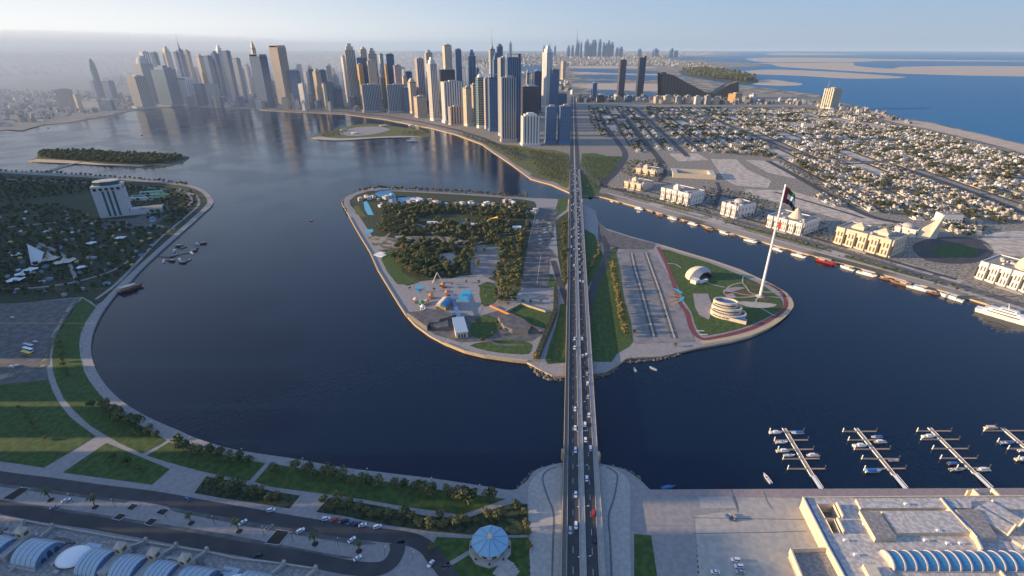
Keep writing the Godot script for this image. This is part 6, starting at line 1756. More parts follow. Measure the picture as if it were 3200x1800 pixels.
	b.dome(Vector3(0, 3, 0), 4.6, 3.6, 12, 5)
	part(o, "dome", b, M.blue_sheet)
	# sail tents and stalls of the fairground on the peninsula
	o = thing("sail_tent", "tall white sail tent in the shaded fairground", "tent", Vector3(-593.4, 2, -592.4), 0.2)
	b = B.new()
	var sail := [Vector3(-6, 1, 4), Vector3(4, 0.5, 6), Vector3(8, 14, -4), Vector3(-9, 25, -8)]
	b.quad(sail[0], sail[1], sail[2], sail[3])
	b.quad(sail[3] + Vector3(0, 0, -0.3), sail[2] + Vector3(0, 0, -0.3), sail[1] + Vector3(0, 0, -0.3), sail[0] + Vector3(0, 0, -0.3))
	part(o, "sail", b, M.canvas_white)
	b = B.new()
	b.bar(Vector3(-9, 0, -9), Vector3(-9, 25.5, -8.2), 0.4)
	b.bar(Vector3(8, 0, -5), Vector3(8, 14.3, -4.2), 0.35)
	part(o, "masts", b, M.metal_grey)
	for q in [[Vector3(-587.7, 2, -604.1), 17.0, 13.0, M.canvas_beige, "beige peaked tent just east of the white sail tent"], [Vector3(-563.4, 2, -596.6), 20.0, 8.0, M.canvas_beige, "flat brownish tent, end of the beige tent range"], [Vector3(-575.4, 2, -539.9), 15.0, 6.0, M.canvas_white, "white scalloped tent, lowest of the fairground's west side"], [Vector3(-581.2, 2, -556.5), 14.0, 6.5, M.canvas_white, "white scalloped tent, middle of the fairground's west side"], [Vector3(-584, 2, -570), 13.0, 6.0, M.canvas_white, "white scalloped tent, top of the fairground's west side"], [Vector3(-643.1, 2, -620.8), 13.0, 5.0, M.canvas_white, "ragged grey-white tent west of the sail tent"], [Vector3(-580.5, 2, -662.8), 12.0, 4.0, M.canvas_white, "bluish white tent near the middle of the fairground"], [Vector3(-554.8, 2, -685), 13.0, 4.5, M.canvas_white, "bluish white tent near the lagoon promenade"], [Vector3(-527, 2, -578), 11.0, 4.0, M.canvas_white, "pale ragged tent below the fairground's middle"]]:
		o = thing("peaked_tent", q[4], "tent", q[0], rng.randf())
		b = B.new()
		var r: float = q[1]
		var ph: float = q[2]
		for k in 10:
			var a := TAU * k / 10
			var a2 := TAU * (k + 1) / 10
			var p1 := Vector3(cos(a) * r * 0.6, 2.6 + (k % 2) * 0.8, -sin(a) * r * 0.5)
			var p2 := Vector3(cos(a2) * r * 0.6, 2.6 + ((k + 1) % 2) * 0.8, -sin(a2) * r * 0.5)
			var m1 := p1 * 0.4 + Vector3(0, ph * 0.32, 0)
			var m2 := p2 * 0.4 + Vector3(0, ph * 0.32, 0)
			b.quad(p1, p2, m2, m1)
			b.tri(m1, m2, Vector3(0, ph, 0))
		part(o, "canvas", b, q[3])
		b = B.new()
		for k in 5:
			var a := TAU * k / 5
			b.bar(Vector3(cos(a) * r * 0.6, 0, -sin(a) * r * 0.5), Vector3(cos(a) * r * 0.6, 2.6, -sin(a) * r * 0.5), 0.15)
		b.bar(Vector3.ZERO, Vector3(0, ph, 0), 0.2)
		part(o, "poles", b, M.metal_grey)
	var colours := [M.concrete, M.canvas_white, M.blue_sheet, M.yellow, M.roof_grey, M.trim_blue, M.metal_grey]
	var cn := ["pale grey", "white", "blue", "yellow", "brownish grey", "dark blue", "grey"]
	var region := [poly([-742.7, -702.8, -715.2, -736.4, -627.1, -755, -558, -755, -509.5, -731.8, -483.5, -632.3, -465.2, -568.1, -455.8, -522.4, -490.1, -501.8, -542.6, -505.8, -578.8, -522.4]), poly([-887.2, -862, -787.4, -862, -687, -809, -666.6, -755, -790.1, -755])]
	for reg in 2:
		var i := 0
		for p in scatter(region[reg], 27.0 if reg == 0 else 44.0, rng, 0.5):
			i += 1
			var c := rng.randi() % 7
			o = thing("market_stall", "small %s-roofed stall scattered in the %s" % [cn[c], ["shaded fairground", "dark park west of the lagoon hotel"][reg]], "stall", Vector3(p.x, lv(1), p.y), rng.randf() * 3, "%s stalls of the %s" % [cn[c], ["fairground", "dark park"][reg]])
			b = B.new()
			var l := rng.randf_range(2.5, 7.0)
			b.box(Vector3.ZERO, Vector3(l, 2.4, 3))
			part(o, "stall_wall", b, M.grey_wall)
			b = B.new()
			b.cone(Vector3(0, 2.4, 0), 0.72, 0.08, 1.2, 4, PI / 4, true, l + 0.8, 3.8)
			part(o, "stall_roof", b, colours[c])
	var r := RandomNumberGenerator.new()
	r.seed = 31
	b = B.new()
	crown(b, Vector3(0, 4.0, 0), 3.4, 2.9, 110, 0.95, Color(0.04, 0.06, 0.022), Color(0.10, 0.11, 0.04), r)
	var green := []
	for a in [[[-1151.5, -1012.1, -1074.4, -1068, -884.5, -1039.4, -693.7, -986.1, -604, -949.2, -543.4, -862, -513.6, -755, -568.4, -771.2, -641.2, -842.4, -797.3, -949.2, -887.2, -862, -978.1, -842.4], 10.0], [[-942.7, -862, -878.2, -852.1, -787.4, -862, -666.3, -788, -651.8, -755, -831.9, -747.2], 11.0], [[-839.5, -755, -653.9, -771.2, -509.5, -731.8, -483.5, -632.3, -465.2, -568.1, -456.4, -518.2, -490.1, -501.8, -595.1, -501.8], 9.5], [[-648.8, -862, -617.9, -893, -554.5, -862, -523.4, -755, -563.3, -771.2], 12.0]]:
		for p in scatter(poly(a[0]), a[1], rng, 0.5):
			if rng.randf() < 0.8:
				green.append(Transform3D(Basis(Vector3.UP, rng.randf() * TAU).scaled(Vector3.ONE * rng.randf_range(0.45, 1.1)), Vector3(p.x, LAND, p.y)))
	many("peninsula_greenery", b.mesh(), M.leaves, green, [])
	for s in [[-449.3, -493.9, -454.7, -531.1, -471, -588.2, -502, -689, -527.6, -805.4, -547.9, -872.1, -596, -935.1, -679.6, -973.5, -874, -1025.6, -1138.7, -1065.1], [-790.8, -724.4, -730.8, -755, -663.9, -771.2, -634.1, -764.7, -562.9, -755, -506.2, -730.3], [-596.5, -518.2, -542.7, -522.4, -505.5, -539.9, -486.3, -576, -492.8, -620.8], [-658.7, -669.2, -584.6, -620.8, -505.5, -539.9], [-642.5, -973.5, -602, -935.1, -567.2, -882.4, -554.7, -838.5]]:
		road("park_path", curve(s), 4.0, lv(2), M.paving)
	ground("hotel_forecourt", poly([-658.9, -771.2, -602.5, -784.6, -598.9, -862, -565.1, -842.4, -546, -736.4, -609.3, -730.3]), lv(2), M.asphalt_worn)
	build_flag_island()
	build_wood_island()

func build_flag_island() -> void:
	var at := Vector3(271, 2, -501)
	var o := thing("flagpole", "very tall white flagpole on the round tip of the island", "flagpole", at)
	var b := B.new()
	b.cone(Vector3.ZERO, 1.5, 0.75, 122, 12)
	part(o, "pole", b, M.metal_white)
	b = B.new()
	b.dome(Vector3(0, 122, 0), 1.1, 1.6, 10, 3)
	part(o, "finial", b, M.metal_white)
	b = B.new()
	b.cone(Vector3.ZERO, 5, 4, 0.9, 16)
	b.cone(Vector3(0, 0.9, 0), 3, 2.4, 0.9, 16)
	part(o, "plinth", b, M.paving_pale)
	o = thing("flag", "red, green, white and black national flag drooping from the tall pole", "flag", at + Vector3(0.8, 121, 0))
	var point := func(u: float, v: float) -> Vector3:
		return Vector3(u * 13.0 + sin(v * 3.0) * 0.8 * u, -v * (16.5 - 4.0 * u) - u * u * 8.0 - u * 4.0 + sin(u * 9.0 + v * 2.0) * 0.7 * u, sin(u * 11.0 + v * 2.5) * 2.6 * u)
	for q in [["red_band", M.flag_red, 0.0, 0.28, 0.0, 1.0], ["green_stripe", M.flag_green, 0.28, 1.0, 0.0, 0.3333], ["white_stripe", M.flag_white, 0.28, 1.0, 0.3333, 0.6667], ["black_stripe", M.flag_black, 0.28, 1.0, 0.6667, 1.0]]:
		b = B.new()
		for i in 10:
			for j in 6:
				var u0: float = lerpf(q[2], q[3], i / 10.0)
				var u1: float = lerpf(q[2], q[3], (i + 1) / 10.0)
				var v0: float = lerpf(q[4], q[5], j / 6.0)
				var v1: float = lerpf(q[4], q[5], (j + 1) / 6.0)
				b.quad(point.call(u0, v1), point.call(u1, v1), point.call(u1, v0), point.call(u0, v0))
		part(o, q[0], b, q[1])
	# shell-roofed open-air theatre
	o = thing("shell_theatre", "open-air theatre under a cream half-dome shell", "theatre", Vector3(222.2, 2, -550.9), 0.45)
	b = B.new()
	var rx := 17.0
	var sh := 13.0
	var dp := 17.0
	var sp := func(i: int, j: int) -> Vector3:
		var p := PI * i / 18.0
		var q := PI * 0.5 * j / 8.0
		return Vector3(-cos(p) * rx, sin(p) * sh * cos(q) + 0.2, -sin(p) * dp * sin(q))
	for i in 18:
		for j in 8:
			b.quad(sp.call(i, j), sp.call(i + 1, j), sp.call(i + 1, j + 1), sp.call(i, j + 1))
	part(o, "shell", b, M.canvas_beige)
	b = B.new()
	for i in 18:
		var p0: Vector3 = sp.call(i, 0)
		var p1: Vector3 = sp.call(i + 1, 0)
		var q0 := Vector3(p0.x * 0.60 + 2.0, p0.y * 0.66, 5.5)
		var q1 := Vector3(p1.x * 0.60 + 2.0, p1.y * 0.66, 5.5)
		b.quad(q0, q1, p1, p0)
		b.quad(p0 + Vector3(0, 0.02, -0.4), p1 + Vector3(0, 0.02, -0.4), q1 + Vector3(0, 0, -0.4), q0 + Vector3(0, 0, -0.4))
	part(o, "front_rim", b, M.grey_wall)
	b = B.new()
	b.cone(Vector3(1, 0, -1), 9, 9, 1.2, 18)
	part(o, "stage", b, M.concrete_dark)
	b = B.new()
	b.box(Vector3(-16, 0, 8), Vector3(9, 4.5, 7), 0.3)
	part(o, "ticket_house", b, M.white_wall)
	b = B.new()
	b.box(Vector3(-6, 0, 11), Vector3(13, 2.6, 3), 0.12)
	part(o, "lower_wing", b, M.white_wall)
	for k in 5:
		b = B.new()
		b.box(Vector3(-11.0 + k * 2.4, 0.5, 12.6 - k * 0.29), Vector3(1.4, 1.5, 0.12), 0.12)
		part(o, "window", b, M.navy_glass)
	# tiered round building
	o = thing("tiered_hall", "round tiered cream hall with blue sunken roofs", "building", Vector3(219, 2, -457.4), -0.35)
	for q in [[0.0, 0.0, 17.0, 12.0, 5.0], [-2.0, -3.5, 14.5, 9.5, 9.0], [-3.5, -7.0, 12.0, 7.5, 13.0]]:
		b = B.new()
		var out := PackedVector2Array()
		var inn := PackedVector2Array()
		for k in 28:
			var a := TAU * k / 28
			out.append(Vector2(q[0] + cos(a) * q[2], q[1] + sin(a) * q[3]))
			inn.append(Vector2(q[0] + cos(a) * (q[2] - 1.5), q[1] + sin(a) * (q[3] - 1.5)))
		b.prism(out, 0, q[4], false)
		b.prism(inn, q[4] - 1.6, q[4], false)
		for k in 28:
			var k2 := (k + 1) % 28
			b.quad(Vector3(out[k].x, q[4], out[k].y), Vector3(inn[k].x, q[4], inn[k].y), Vector3(inn[k2].x, q[4], inn[k2].y), Vector3(out[k2].x, q[4], out[k2].y))
		var tier := part(o, "tier", b, M.cream_wall)
		b = B.new()
		b.sheet(inn, q[4] - 1.5)
		part(tier, "sunken_roof", b, M.trim_blue)
		b = B.new()
		for k in range(3, 12):
			var a := TAU * k / 28 + 0.05
			var p := Vector3(q[0] + cos(a) * (q[2] + 0.05), q[4] - 3.4, q[1] + sin(a) * (q[3] + 0.05))
			b.box(p, Vector3(2.6, 1.1, 0.2), atan2(-(-sin(a) * 0.0 + cos(a) * q[3]), -sin(a) * q[2]))
		part(tier, "window_band", b, M.navy_glass)
	b = B.new()
	b.box(Vector3(9, 0, 11), Vector3(16, 3.5, 6), -0.2)
	part(o, "entrance_wing", b, M.cream_wall)
	b = B.new()
	b.box(Vector3(9, 3.5, 11), Vector3(14.6, 0.3, 4.8), -0.2)
	part(o, "entrance_roof", b, M.trim_blue)
	for q in [[Vector3(180.8, 2, -425), "upper white bench slab on the lawn by the red track"], [Vector3(181.6, 2, -418.3), "lower white bench slab on the lawn by the red track"]]:
		o = thing("stone_bench", q[1], "bench", q[0], 0.05)
		b = B.new()
		b.box(Vector3(0, 0.25, 0), Vector3(7, 0.25, 1.0))
		part(o, "seat", b, M.paint_white)
		for s in [-2.6, 2.6]:
			b = B.new()
			b.box(Vector3(s, 0, 0), Vector3(0.5, 0.25, 0.8))
			part(o, "leg", b, M.concrete)

func build_wood_island() -> void:
	var b := B.new()
	# glazed slides and pools of the water park
	for q in [[[-256.3, -935.1, -249.9, -958.8, -235.1, -963.7, -219.3, -935.1, -206.4, -895.1, -218.9, -886.6, -242, -912.5], "blue"], [[-206.7, -908.1, -186.6, -912.5, -173.5, -903.7, -176.2, -886.6, -202.4, -886.6], "blue"], [[-232.9, -862, -214.8, -868, -209.5, -846.2, -227.1, -842.4], "blue"], [[-204.5, -809, -185.7, -825.4, -178.6, -816.2, -195.1, -801.9], "pale"], [[-261.6, -878.3, -258.1, -886.6, -240.2, -842.4, -224.8, -801.9, -234.2, -801.9, -247.5, -832.9], "pale"], [[-123, -870.1, -116.3, -870.1, -115, -850.1, -121.6, -850.1], "pale"], [[-219.9, -727.4, -208.2, -730.3, -204.6, -715.6, -213.5, -709.9], "pale"], [[-79.9, -764.7, -62.9, -764.7, -60.6, -745.6, -77.5, -748.7], "blue"]]:
		ground("water_park_pool", poly(q[0]), lv(3), M.pool_blue if q[1] == "pale" else M.blue_sheet)
	for k in 70:
		var reg: Array = [Vector2(-247.6, -899.4), Vector2(-205.2, -862), Vector2(-152.2, -878.3), Vector2(-110.9, -862), Vector2(-66.5, -862), Vector2(-22.2, -862), Vector2(21.3, -823.5)]
		var c: Vector2 = reg[k % 7]
		var col := rng.randi() % 5
		var at := c + Vector2(rng.randf_range(-28, 28), rng.randf_range(-16, 16))
		var o := thing("park_kiosk", "small %s-roofed hut among the water park's far rows" % ["white", "pale", "rosy", "tan", "blue"][col], "hut", Vector3(at.x, lv(1), at.y), rng.randf() * 3, "%s huts of the water park" % ["white", "pale", "rosy", "tan", "blue"][col])
		var l := rng.randf_range(4, 11)
		var h := rng.randf_range(2.5, 5)
		b = B.new()
		b.box(Vector3.ZERO, Vector3(l, h, rng.randf_range(4, 6)))
		part(o, "hut_wall", b, [M.white_wall, M.cream_wall, M.rose_wall, M.tan_wall, M.white_wall][col])
		b = B.new()
		b.cone(Vector3(0, h, 0), 0.7, 0.05 if k % 2 else 0.6, 1.2, 4, PI / 4, true, l + 0.6, 6)
		part(o, "hut_roof", b, [M.canvas_white, M.roof_pale, M.rose_wall, M.tan_wall, M.blue_sheet][col])
	for q in [[Vector3(-168.7, 2, -882.4), 22.0, M.canvas_white, "long white tent roof at the far edge of the water park"], [Vector3(-63.2, 2, -741), 20.0, M.canvas_white, "white canopy beside the blue pool deep in the wood"], [Vector3(-117.9, 2, -750.3), 24.0, M.canvas_white, "pale blue-white canopy in a clearing of the wood"], [Vector3(7.2, 2, -727.4), 13.0, M.canvas_white, "white ruined-looking play castle by the shaded car park"], [Vector3(25.6, 2, -751.9), 10.0, M.blue_sheet, "blue canopy by the shaded car park's edge"], [Vector3(-158.4, 2, -682.3), 12.0, M.metal_grey, "grey flat canopy at the wood's lower clearing"]]:
		var o := thing("canopy", q[3], "canopy", q[0], 0.05)
		b = B.new()
		b.vault(Vector3(0, 3.6, 0), Vector3(8, 2.2, q[1]), PI / 2, 6)
		part(o, "canvas", b, q[2])
		for s in [-0.45, 0.0, 0.45]:
			for t in [-3.4, 3.4]:
				b = B.new()
				b.bar(Vector3(s * q[1], 0, t), Vector3(s * q[1], 3.8, t), 0.15)
				part(o, "post", b, M.metal_grey)
	var o := thing("water_slide", "yellow loop of water slide rising from the wood", "slide", Vector3(-29.2, 2, -742.5))
	b = B.new()
	for k in 14:
		var a := PI * 1.3 * k / 13.0
		var a2 := PI * 1.3 * (k + 1) / 13.0
		b.bar(Vector3(cos(a) * 8, 15 - k * 0.8, -sin(a) * 6), Vector3(cos(a2) * 8, 15 - (k + 1) * 0.8, -sin(a2) * 6), 1.3, 1.3, 6)
	part(o, "chute", b, M.yellow)
	b = B.new()
	for k in 4:
		var a := PI * 1.3 * (k + 0.5) / 4.0
		b.bar(Vector3(cos(a) * 8, 0, -sin(a) * 6), Vector3(cos(a) * 8, 13.0 - k * 2.8, -sin(a) * 6), 0.25)
	part(o, "supports", b, M.metal_grey)
	# fairground hall with its half yellow, half blue barrel roof
	o = thing("barrel_hall", "small hall with a cream and blue barrel roof by the pool", "building", Vector3(-71.2, 2, -476.6), -0.28)
	b = B.new()
	b.box(Vector3.ZERO, Vector3(11, 4, 17))
	part(o, "wall", b, M.ochre_wall)
	b = B.new()
	b.vault(Vector3(0, 4, 0), Vector3(12, 3.5, 17.6), 0.0, 5, PI * 0.5, PI)
	part(o, "cream_roof_half", b, M.cream_wall)
	b = B.new()
	b.vault(Vector3(0.02, 4, 0), Vector3(12, 3.5, 17.5), 0.0, 5, 0.0, PI * 0.5)
	part(o, "blue_roof_half", b, M.blue_sheet)
	o = thing("swing_frame", "tall pale A-shaped ride frame at the wood's lower edge", "ride", Vector3(-85.8, 2, -536.4))
	for s in [-1.0, 1.0]:
		b = B.new()
		b.bar(Vector3(s * 6, 0, 0), Vector3(0, 13, 0), 0.5, 0.4, 6)
		part(o, "leg", b, M.metal_white)
	b = B.new()
	b.box(Vector3(-1.5, 2, -1), Vector3(3, 1.2, 2))
	part(o, "gondola", b, M.orange)
	for q in [[Vector3(-87.4, 2, -496.3), M.orange, "orange ride with a long shadow, left of the pool"], [Vector3(-71, 2, -504.2), M.orange, "orange-brown ride just above the barrel hall"], [Vector3(-89.5, 2, -482.5), M.timber_pale, "tan ride with an arm, in the middle of the fairground"], [Vector3(-95, 2, -478.8), M.green_paint, "green and yellow ride at the fairground's water side"], [Vector3(-102.4, 2, -486.3), M.cream_wall, "cream ride booth at the fairground's water side"], [Vector3(-92.2, 2, -469.3), M.canvas_white, "white round ride at the fairground's lower corner"], [Vector3(-78, 2, -524.1), M.orange, "small orange awning in the fairground's upper part"]]:
		o = thing("fair_ride", q[2], "ride", q[0] + Vector3(0, 0.12, 0), rng.randf())
		b = B.new()
		b.cone(Vector3.ZERO, 3.2, 3.0, 0.8, 12)
		part(o, "platform", b, M.timber)
		b = B.new()
		b.bar(Vector3(0, 0.8, 0), Vector3(0, 5.5, 0), 0.4)
		part(o, "hub", b, M.metal_grey)
		b = B.new()
		b.cone(Vector3(0, 4.0, 0), 3.0, 0.3, 2.4, 12)
		part(o, "ride_roof", b, q[1])
		for k in 6:
			b = B.new()
			b.box(Vector3(cos(TAU * k / 6) * 2.3, 0.8, sin(TAU * k / 6) * 2.3), Vector3(0.9, 1.0, 0.9))
			part(o, "car", b, q[1])
	# dark sloping roofs and the glass-roofed jetty house at the lower end
	for q in [[[-105.6, -454, -72.1, -462.2, -63, -454, -56.1, -449.9, -70.8, -439.4, -71.1, -434.3, -80.2, -433.1, -81.2, -425], "wide dark roof at the island's lower end", 5.0], [[-80.3, -435.6, -62.9, -439.4, -61, -428.1, -70, -425.6, -78.8, -429.3], "dark oval roof beside the jetty house", 4.0], [[-14, -447.3, 0, -454, 12.6, -440.7, 18.5, -428.1, 15.2, -418.9, 0, -421.9, -7.7, -428.1], "grey folded roof in the garden by the hedge walk", 4.0]]:
		o = thing("dark_roof_hall", q[1], "building", Vector3.ZERO)
		b = B.new()
		b.prism(poly(q[0]), LAND, LAND + q[2], false)
		part(o, "wall", b, M.concrete_dark)
		b = B.new()
		b.sheet(poly(q[0]), LAND + q[2] + 0.01)
		part(o, "roof", b, M.asphalt_worn)
	var f := frame_of(Vector2(-52, -411.3), Vector2(-41.5, -414.8))
	o = thing("jetty_house", "long house with a pale blue roof running down to the promenade", "building", Vector3(f[0].x, LAND, f[0].y), f[1] - 0.1)
	b = B.new()
	b.box(Vector3(0, 0, -14), Vector3(f[2], 6, 30))
	part(o, "wall", b, M.cream_wall)
	b = B.new()
	b.box(Vector3(0, 6, -14), Vector3(f[2] + 0.8, 0.4, 31))
	part(o, "roof", b, M.pale_blue_sheet)
	for k in 3:
		b = B.new()
		b.box(Vector3((k - 1) * 2.6, 0.6, 1.05), Vector3(1.4, 3.6, 0.12))
		part(o, "window", b, M.smoke_glass)
	b = B.new()
	b.box(Vector3(1, 4.0, -62), Vector3(4, 0.4, 66))
	for k in 8:
		b.box(Vector3(1, -0.1, -34 - k * 8), Vector3(0.5, 4.2, 0.5))
	part(o, "covered_walk", b, M.blue_grey_wall)
	# garden walls and the hedge
	for q in [[[-22.8, -476.6, -6.5, -460.8, 8, -447.3, 27.4, -421.9], M.orange, "low red-brown wall across the island gardens"], [[-6.9, -462.9, 9.5, -481, 34.2, -463.6], M.stone_yellow, "pale wall with a peak above the triangular lawn"]]:
		o = thing("garden_wall", q[2], "wall")
		b = B.new()
		b.wall(poly(q[0]), 1.2, LAND, LAND + 2.2)
		part(o, "masonry", b, q[1])
	o = thing("hedge", "long dark hedge wall beside the sloping walk by the bridge", "hedge")
	b = B.new()
	b.wall(poly([49.2, -518.2, 44.7, -464.3, 35.1, -428.1, 21.8, -377.6]), 4.5, LAND, LAND + 4.0)
	part(o, "foliage", b, M.undergrowth)
	# the jetty stage on the west shore and a white boat shed
	o = thing("viewing_stage", "white timber stage on the island's western promenade", "stage", Vector3(-176.5, 2, -625.3), -0.5)
	b = B.new()
	b.box(Vector3(4, 0, 0), Vector3(16, 0.8, 9))
	b.box(Vector3(6, 3.2, -1), Vector3(9, 0.3, 6))
	for s in [2.0, 10.0]:
		b.box(Vector3(s, 0.8, 1.6), Vector3(0.3, 2.4, 0.3))
		b.box(Vector3(s, 0.8, -3.6), Vector3(0.3, 2.4, 0.3))
	part(o, "deck", b, M.canvas_white)
	# quay parapets that catch the low sun
	o = thing("island_parapet", "yellow stone parapet along the island's western shore", "parapet")
	b = B.new()
	b.wall(poly([-260.8, -789.7, -231.9, -725.9, -215.3, -690.4, -187.9, -632.3, -163, -572, -138.5, -520.7, -119.4, -481, -105.9, -454]), 1.6, LAND - 0.3, LAND + 1.0)
	part(o, "masonry", b, M.stone_yellow)
	o = thing("island_parapet", "yellow stone parapet along the island's southern curve", "parapet")
	b = B.new()
	b.wall(poly([-61.7, -402.7, -42.3, -389, -24.2, -381.2, 0, -375.6, 13, -373]), 1.6, LAND - 0.3, LAND + 1.0)
	part(o, "masonry", b, M.stone_yellow)
	# islets
	for q in [[Vector3(-1035.1, 2, -1321), 0.5, 26.0, M.yellow, "sunlit yellow wing-shaped canopy on the wooded islet"], [Vector3(-447.3, 2, -1855), 0.2, 40.0, M.canvas_beige, "long cream canopy roof on the garden islet"], [Vector3(-498.5, 2, -1677.3), 0.1, 30.0, M.canvas_white, "white pavilion roof in the middle of the garden islet"], [Vector3(-352.2, 2, -1855), 0.1, 24.0, M.canvas_white, "bright white boat-shaped pavilion off the garden islet's back"], [Vector3(-554.9, 2, -1747.3), 0.4, 30.0, M.tan_wall, "brown rock-like pavilion on the garden islet"]]:
		o = thing("islet_pavilion", q[4], "pavilion", Vector3(q[0].x, 1.5, q[0].z), q[1])
		b = B.new()
		b.cone(Vector3(0, 3.5, 0), 0.5, 0.3, 1.6, 10, 0.0, true, q[2], q[2] * 0.4)
		part(o, "roof", b, q[3])
		b = B.new()
		b.cone(Vector3.ZERO, 0.38, 0.38, 3.5, 10, 0.0, false, q[2], q[2] * 0.4)
		part(o, "wall", b, M.cream_wall)
	o = thing("footbridge", "low footbridge from the peninsula to the wooded islet", "bridge")
	b = B.new()
	b.wall(poly([-1028, -1113.8, -1036.8, -1180.5, -1030.4, -1231.8]), 5.0, 1.4, 2.2)
	part(o, "deck", b, M.concrete)
	for k in 6:
		b = B.new()
		var p := (Vector2(-1028, -1113.8)).lerp(Vector2(-1030.4, -1231.8), (k + 0.5) / 6)
		b.cone(Vector3(p.x, -2, p.y), 1, 1, 3.4, 8)
		part(o, "pier", b, M.concrete)

# ---------------------------------------------------------------- shopping centre and souk in the foreground
func build_mall() -> void:
	var top := 10.0
	var o := thing("shopping_centre", "sprawling flat-roofed cream shopping centre by the marina", "building")
	var b := B.new()
	b.prism(poly([169.3, -217.3, 393.2, -218.7, 354.1, -138.4, 161.5, -138.4, 164.4, -168.7, 165.7, -184.8]), LAND, top - 0.05, false)
	part(o, "wall", b, M.cream_wall)
	b = B.new()
	b.sheet(poly([169.3, -217.3, 175.1, -212.5, 174.4, -203, 174.3, -202.1, 173.1, -193.2, 170.3, -168.7, 170, -138.4, 161.5, -138.4, 164.4, -168.7, 165.7, -184.8]), top)
	b.sheet(poly([169.3, -217.3, 393.2, -218.7, 354.1, -138.4, 170, -138.4, 170.3, -168.7, 173.1, -193.2, 177.1, -193.2, 178.9, -202.1, 174.3, -202.1, 174.4, -203, 182.8, -203, 184.6, -212.5, 175.1, -212.5]), top)
	part(o, "roof", b, M.roof_pale)
	for q in [[[175.1, -212.5, 184.6, -212.5, 182.8, -203, 174.4, -203]], [[174.3, -202.1, 178.9, -202.1, 177.1, -193.2, 173.1, -193.2]]]:
		b = B.new()
		b.prism(poly(q[0]), 4.0, top + 0.6, false)
		var well := part(o, "light_well", b, M.cream_wall)
		b = B.new()
		b.sheet(poly(q[0]), 4.0)
		part(well, "well_floor", b, M.concrete_dark)
	# parapets: cream wall with a blue sheet capping along the west side
	b = B.new()
	b.wall(poly([169.4, -217.1, 165.7, -184.8, 164.4, -168.7, 161.5, -138.4]), 0.8, top - 0.2, top + 1.2)
	b.wall(poly([169.5, -217.3, 242.9, -218, 393.2, -218.7]), 0.7, top - 0.2, top + 0.7)
	part(o, "parapet", b, M.cream_wall)
	b = B.new()
	b.ribbon(poly([170.3, -216.4, 166.5, -184.5, 165.5, -168.3, 162.6, -138.4]), -1.0, 1.0, top + 0.5)
	part(o, "blue_flashing", b, M.trim_blue)
	for q in [[[185.8, -212.2, 184, -203]], [[180.1, -201.7, 178.7, -193.2]]]:
		b = B.new()
		b.ribbon(poly(q[0]), -1.0, 1.0, top + 0.4)
		part(o, "blue_flashing", b, M.trim_blue)
		b = B.new()
		b.wall(poly(q[0]), 0.7, top, top + 2.6)
		part(o, "clerestory", b, M.cream_wall)
	# raised roof decks
	for q in [[[198.3, -215, 264.7, -215, 259.7, -208.4, 197, -208.2], 2.0, M.roof_pale], [[206.8, -205.8, 246.5, -205.8, 246.2, -191.8, 205.3, -191.4], 2.5, M.roof_pale], [[194.5, -205.8, 205.3, -204.3, 203.6, -188.4, 191.9, -187.7], 3.0, M.roof_grey], [[248.4, -206, 261.8, -206, 256.2, -188, 245.6, -188], 3.5, M.roof_grey], [[277.1, -215, 314.1, -215, 314.7, -208.2, 276.4, -207.8], 1.5, M.roof_pale]]:
		b = B.new()
		b.prism(poly(q[0]), top, top + q[1], false)
		var deck := part(o, "raised_deck", b, M.cream_wall)
		b = B.new()
		b.sheet(poly(q[0]), top + q[1] + 0.01)
		part(deck, "deck_roof", b, q[2])
	b = B.new()
	b.wall(poly([247, -214.6, 246.2, -206.5, 245.9, -188.2, 243.5, -182.1]), 0.8, top, top + 3.0)
	part(o, "ridge_wall", b, M.cream_wall)
	b = B.new()
	b.wall(poly([243.8, -172.8, 242.9, -162.3]), 0.8, top, top + 1.6)
	part(o, "ridge_wall", b, M.cream_wall)
	b = B.new()
	b.ribbon(poly([247.8, -214.6, 247, -206.5, 246.6, -188.2, 244.2, -182.1]), -0.6, 0.6, top + 3.55)
	part(o, "blue_flashing", b, M.trim_blue)
	# the long blue barrel roof with its cream ribs
	var f := frame_of(Vector2(191.1, -176.3), Vector2(257.4, -175.9))
	var n := 12
	for k in n:
		var x: float = f[2] * ((k + 0.5) / n - 0.5)
		var c := Vector3(f[0].x + x * cos(f[1]), top + 0.6, f[0].y - x * sin(f[1]))
		b = B.new()
		b.vault(c, Vector3(10.5, 4.2, f[2] / n - 0.1), f[1] + PI / 2, 9)
		part(o, "barrel_roof_panel", b, M.blue_sheet)
	for k in n + 1:
		var x: float = f[2] * (float(k) / n - 0.5)
		var c := Vector3(f[0].x + x * cos(f[1]), top + 0.6, f[0].y - x * sin(f[1]))
		b = B.new()
		b.vault(c, Vector3(11.2, 4.6, 0.7), f[1] + PI / 2, 9)
		part(o, "barrel_roof_rib", b, M.rose_wall)
	b = B.new()
	b.box(Vector3(f[0].x, top, f[0].y), Vector3(f[2] + 1, 0.7, 11.4), f[1])
	part(o, "barrel_kerb", b, M.concrete)
	# sunken service wing on the west side, small roof hut, arches of the west wall
	b = B.new()
	b.prism(poly([146.8, -184.9, 165.9, -185.4, 164.5, -164.4, 144.1, -164.4]), LAND, 6.0, false)
	part(o, "service_wing", b, M.concrete)
	b = B.new()
	b.sheet(poly([146.8, -184.9, 165.9, -185.4, 164.5, -164.4, 144.1, -164.4]), 6.0)
	part(o, "service_roof", b, M.roof_grey)
	b = B.new()
	b.wall(poly([146.8, -184.9, 144.1, -164.4]), 0.8, 5.0, 9.0)
	b.wall(poly([146.8, -184.9, 165.9, -185.4]), 0.5, 5.0, 9.0)
	part(o, "service_parapet", b, M.cream_wall)
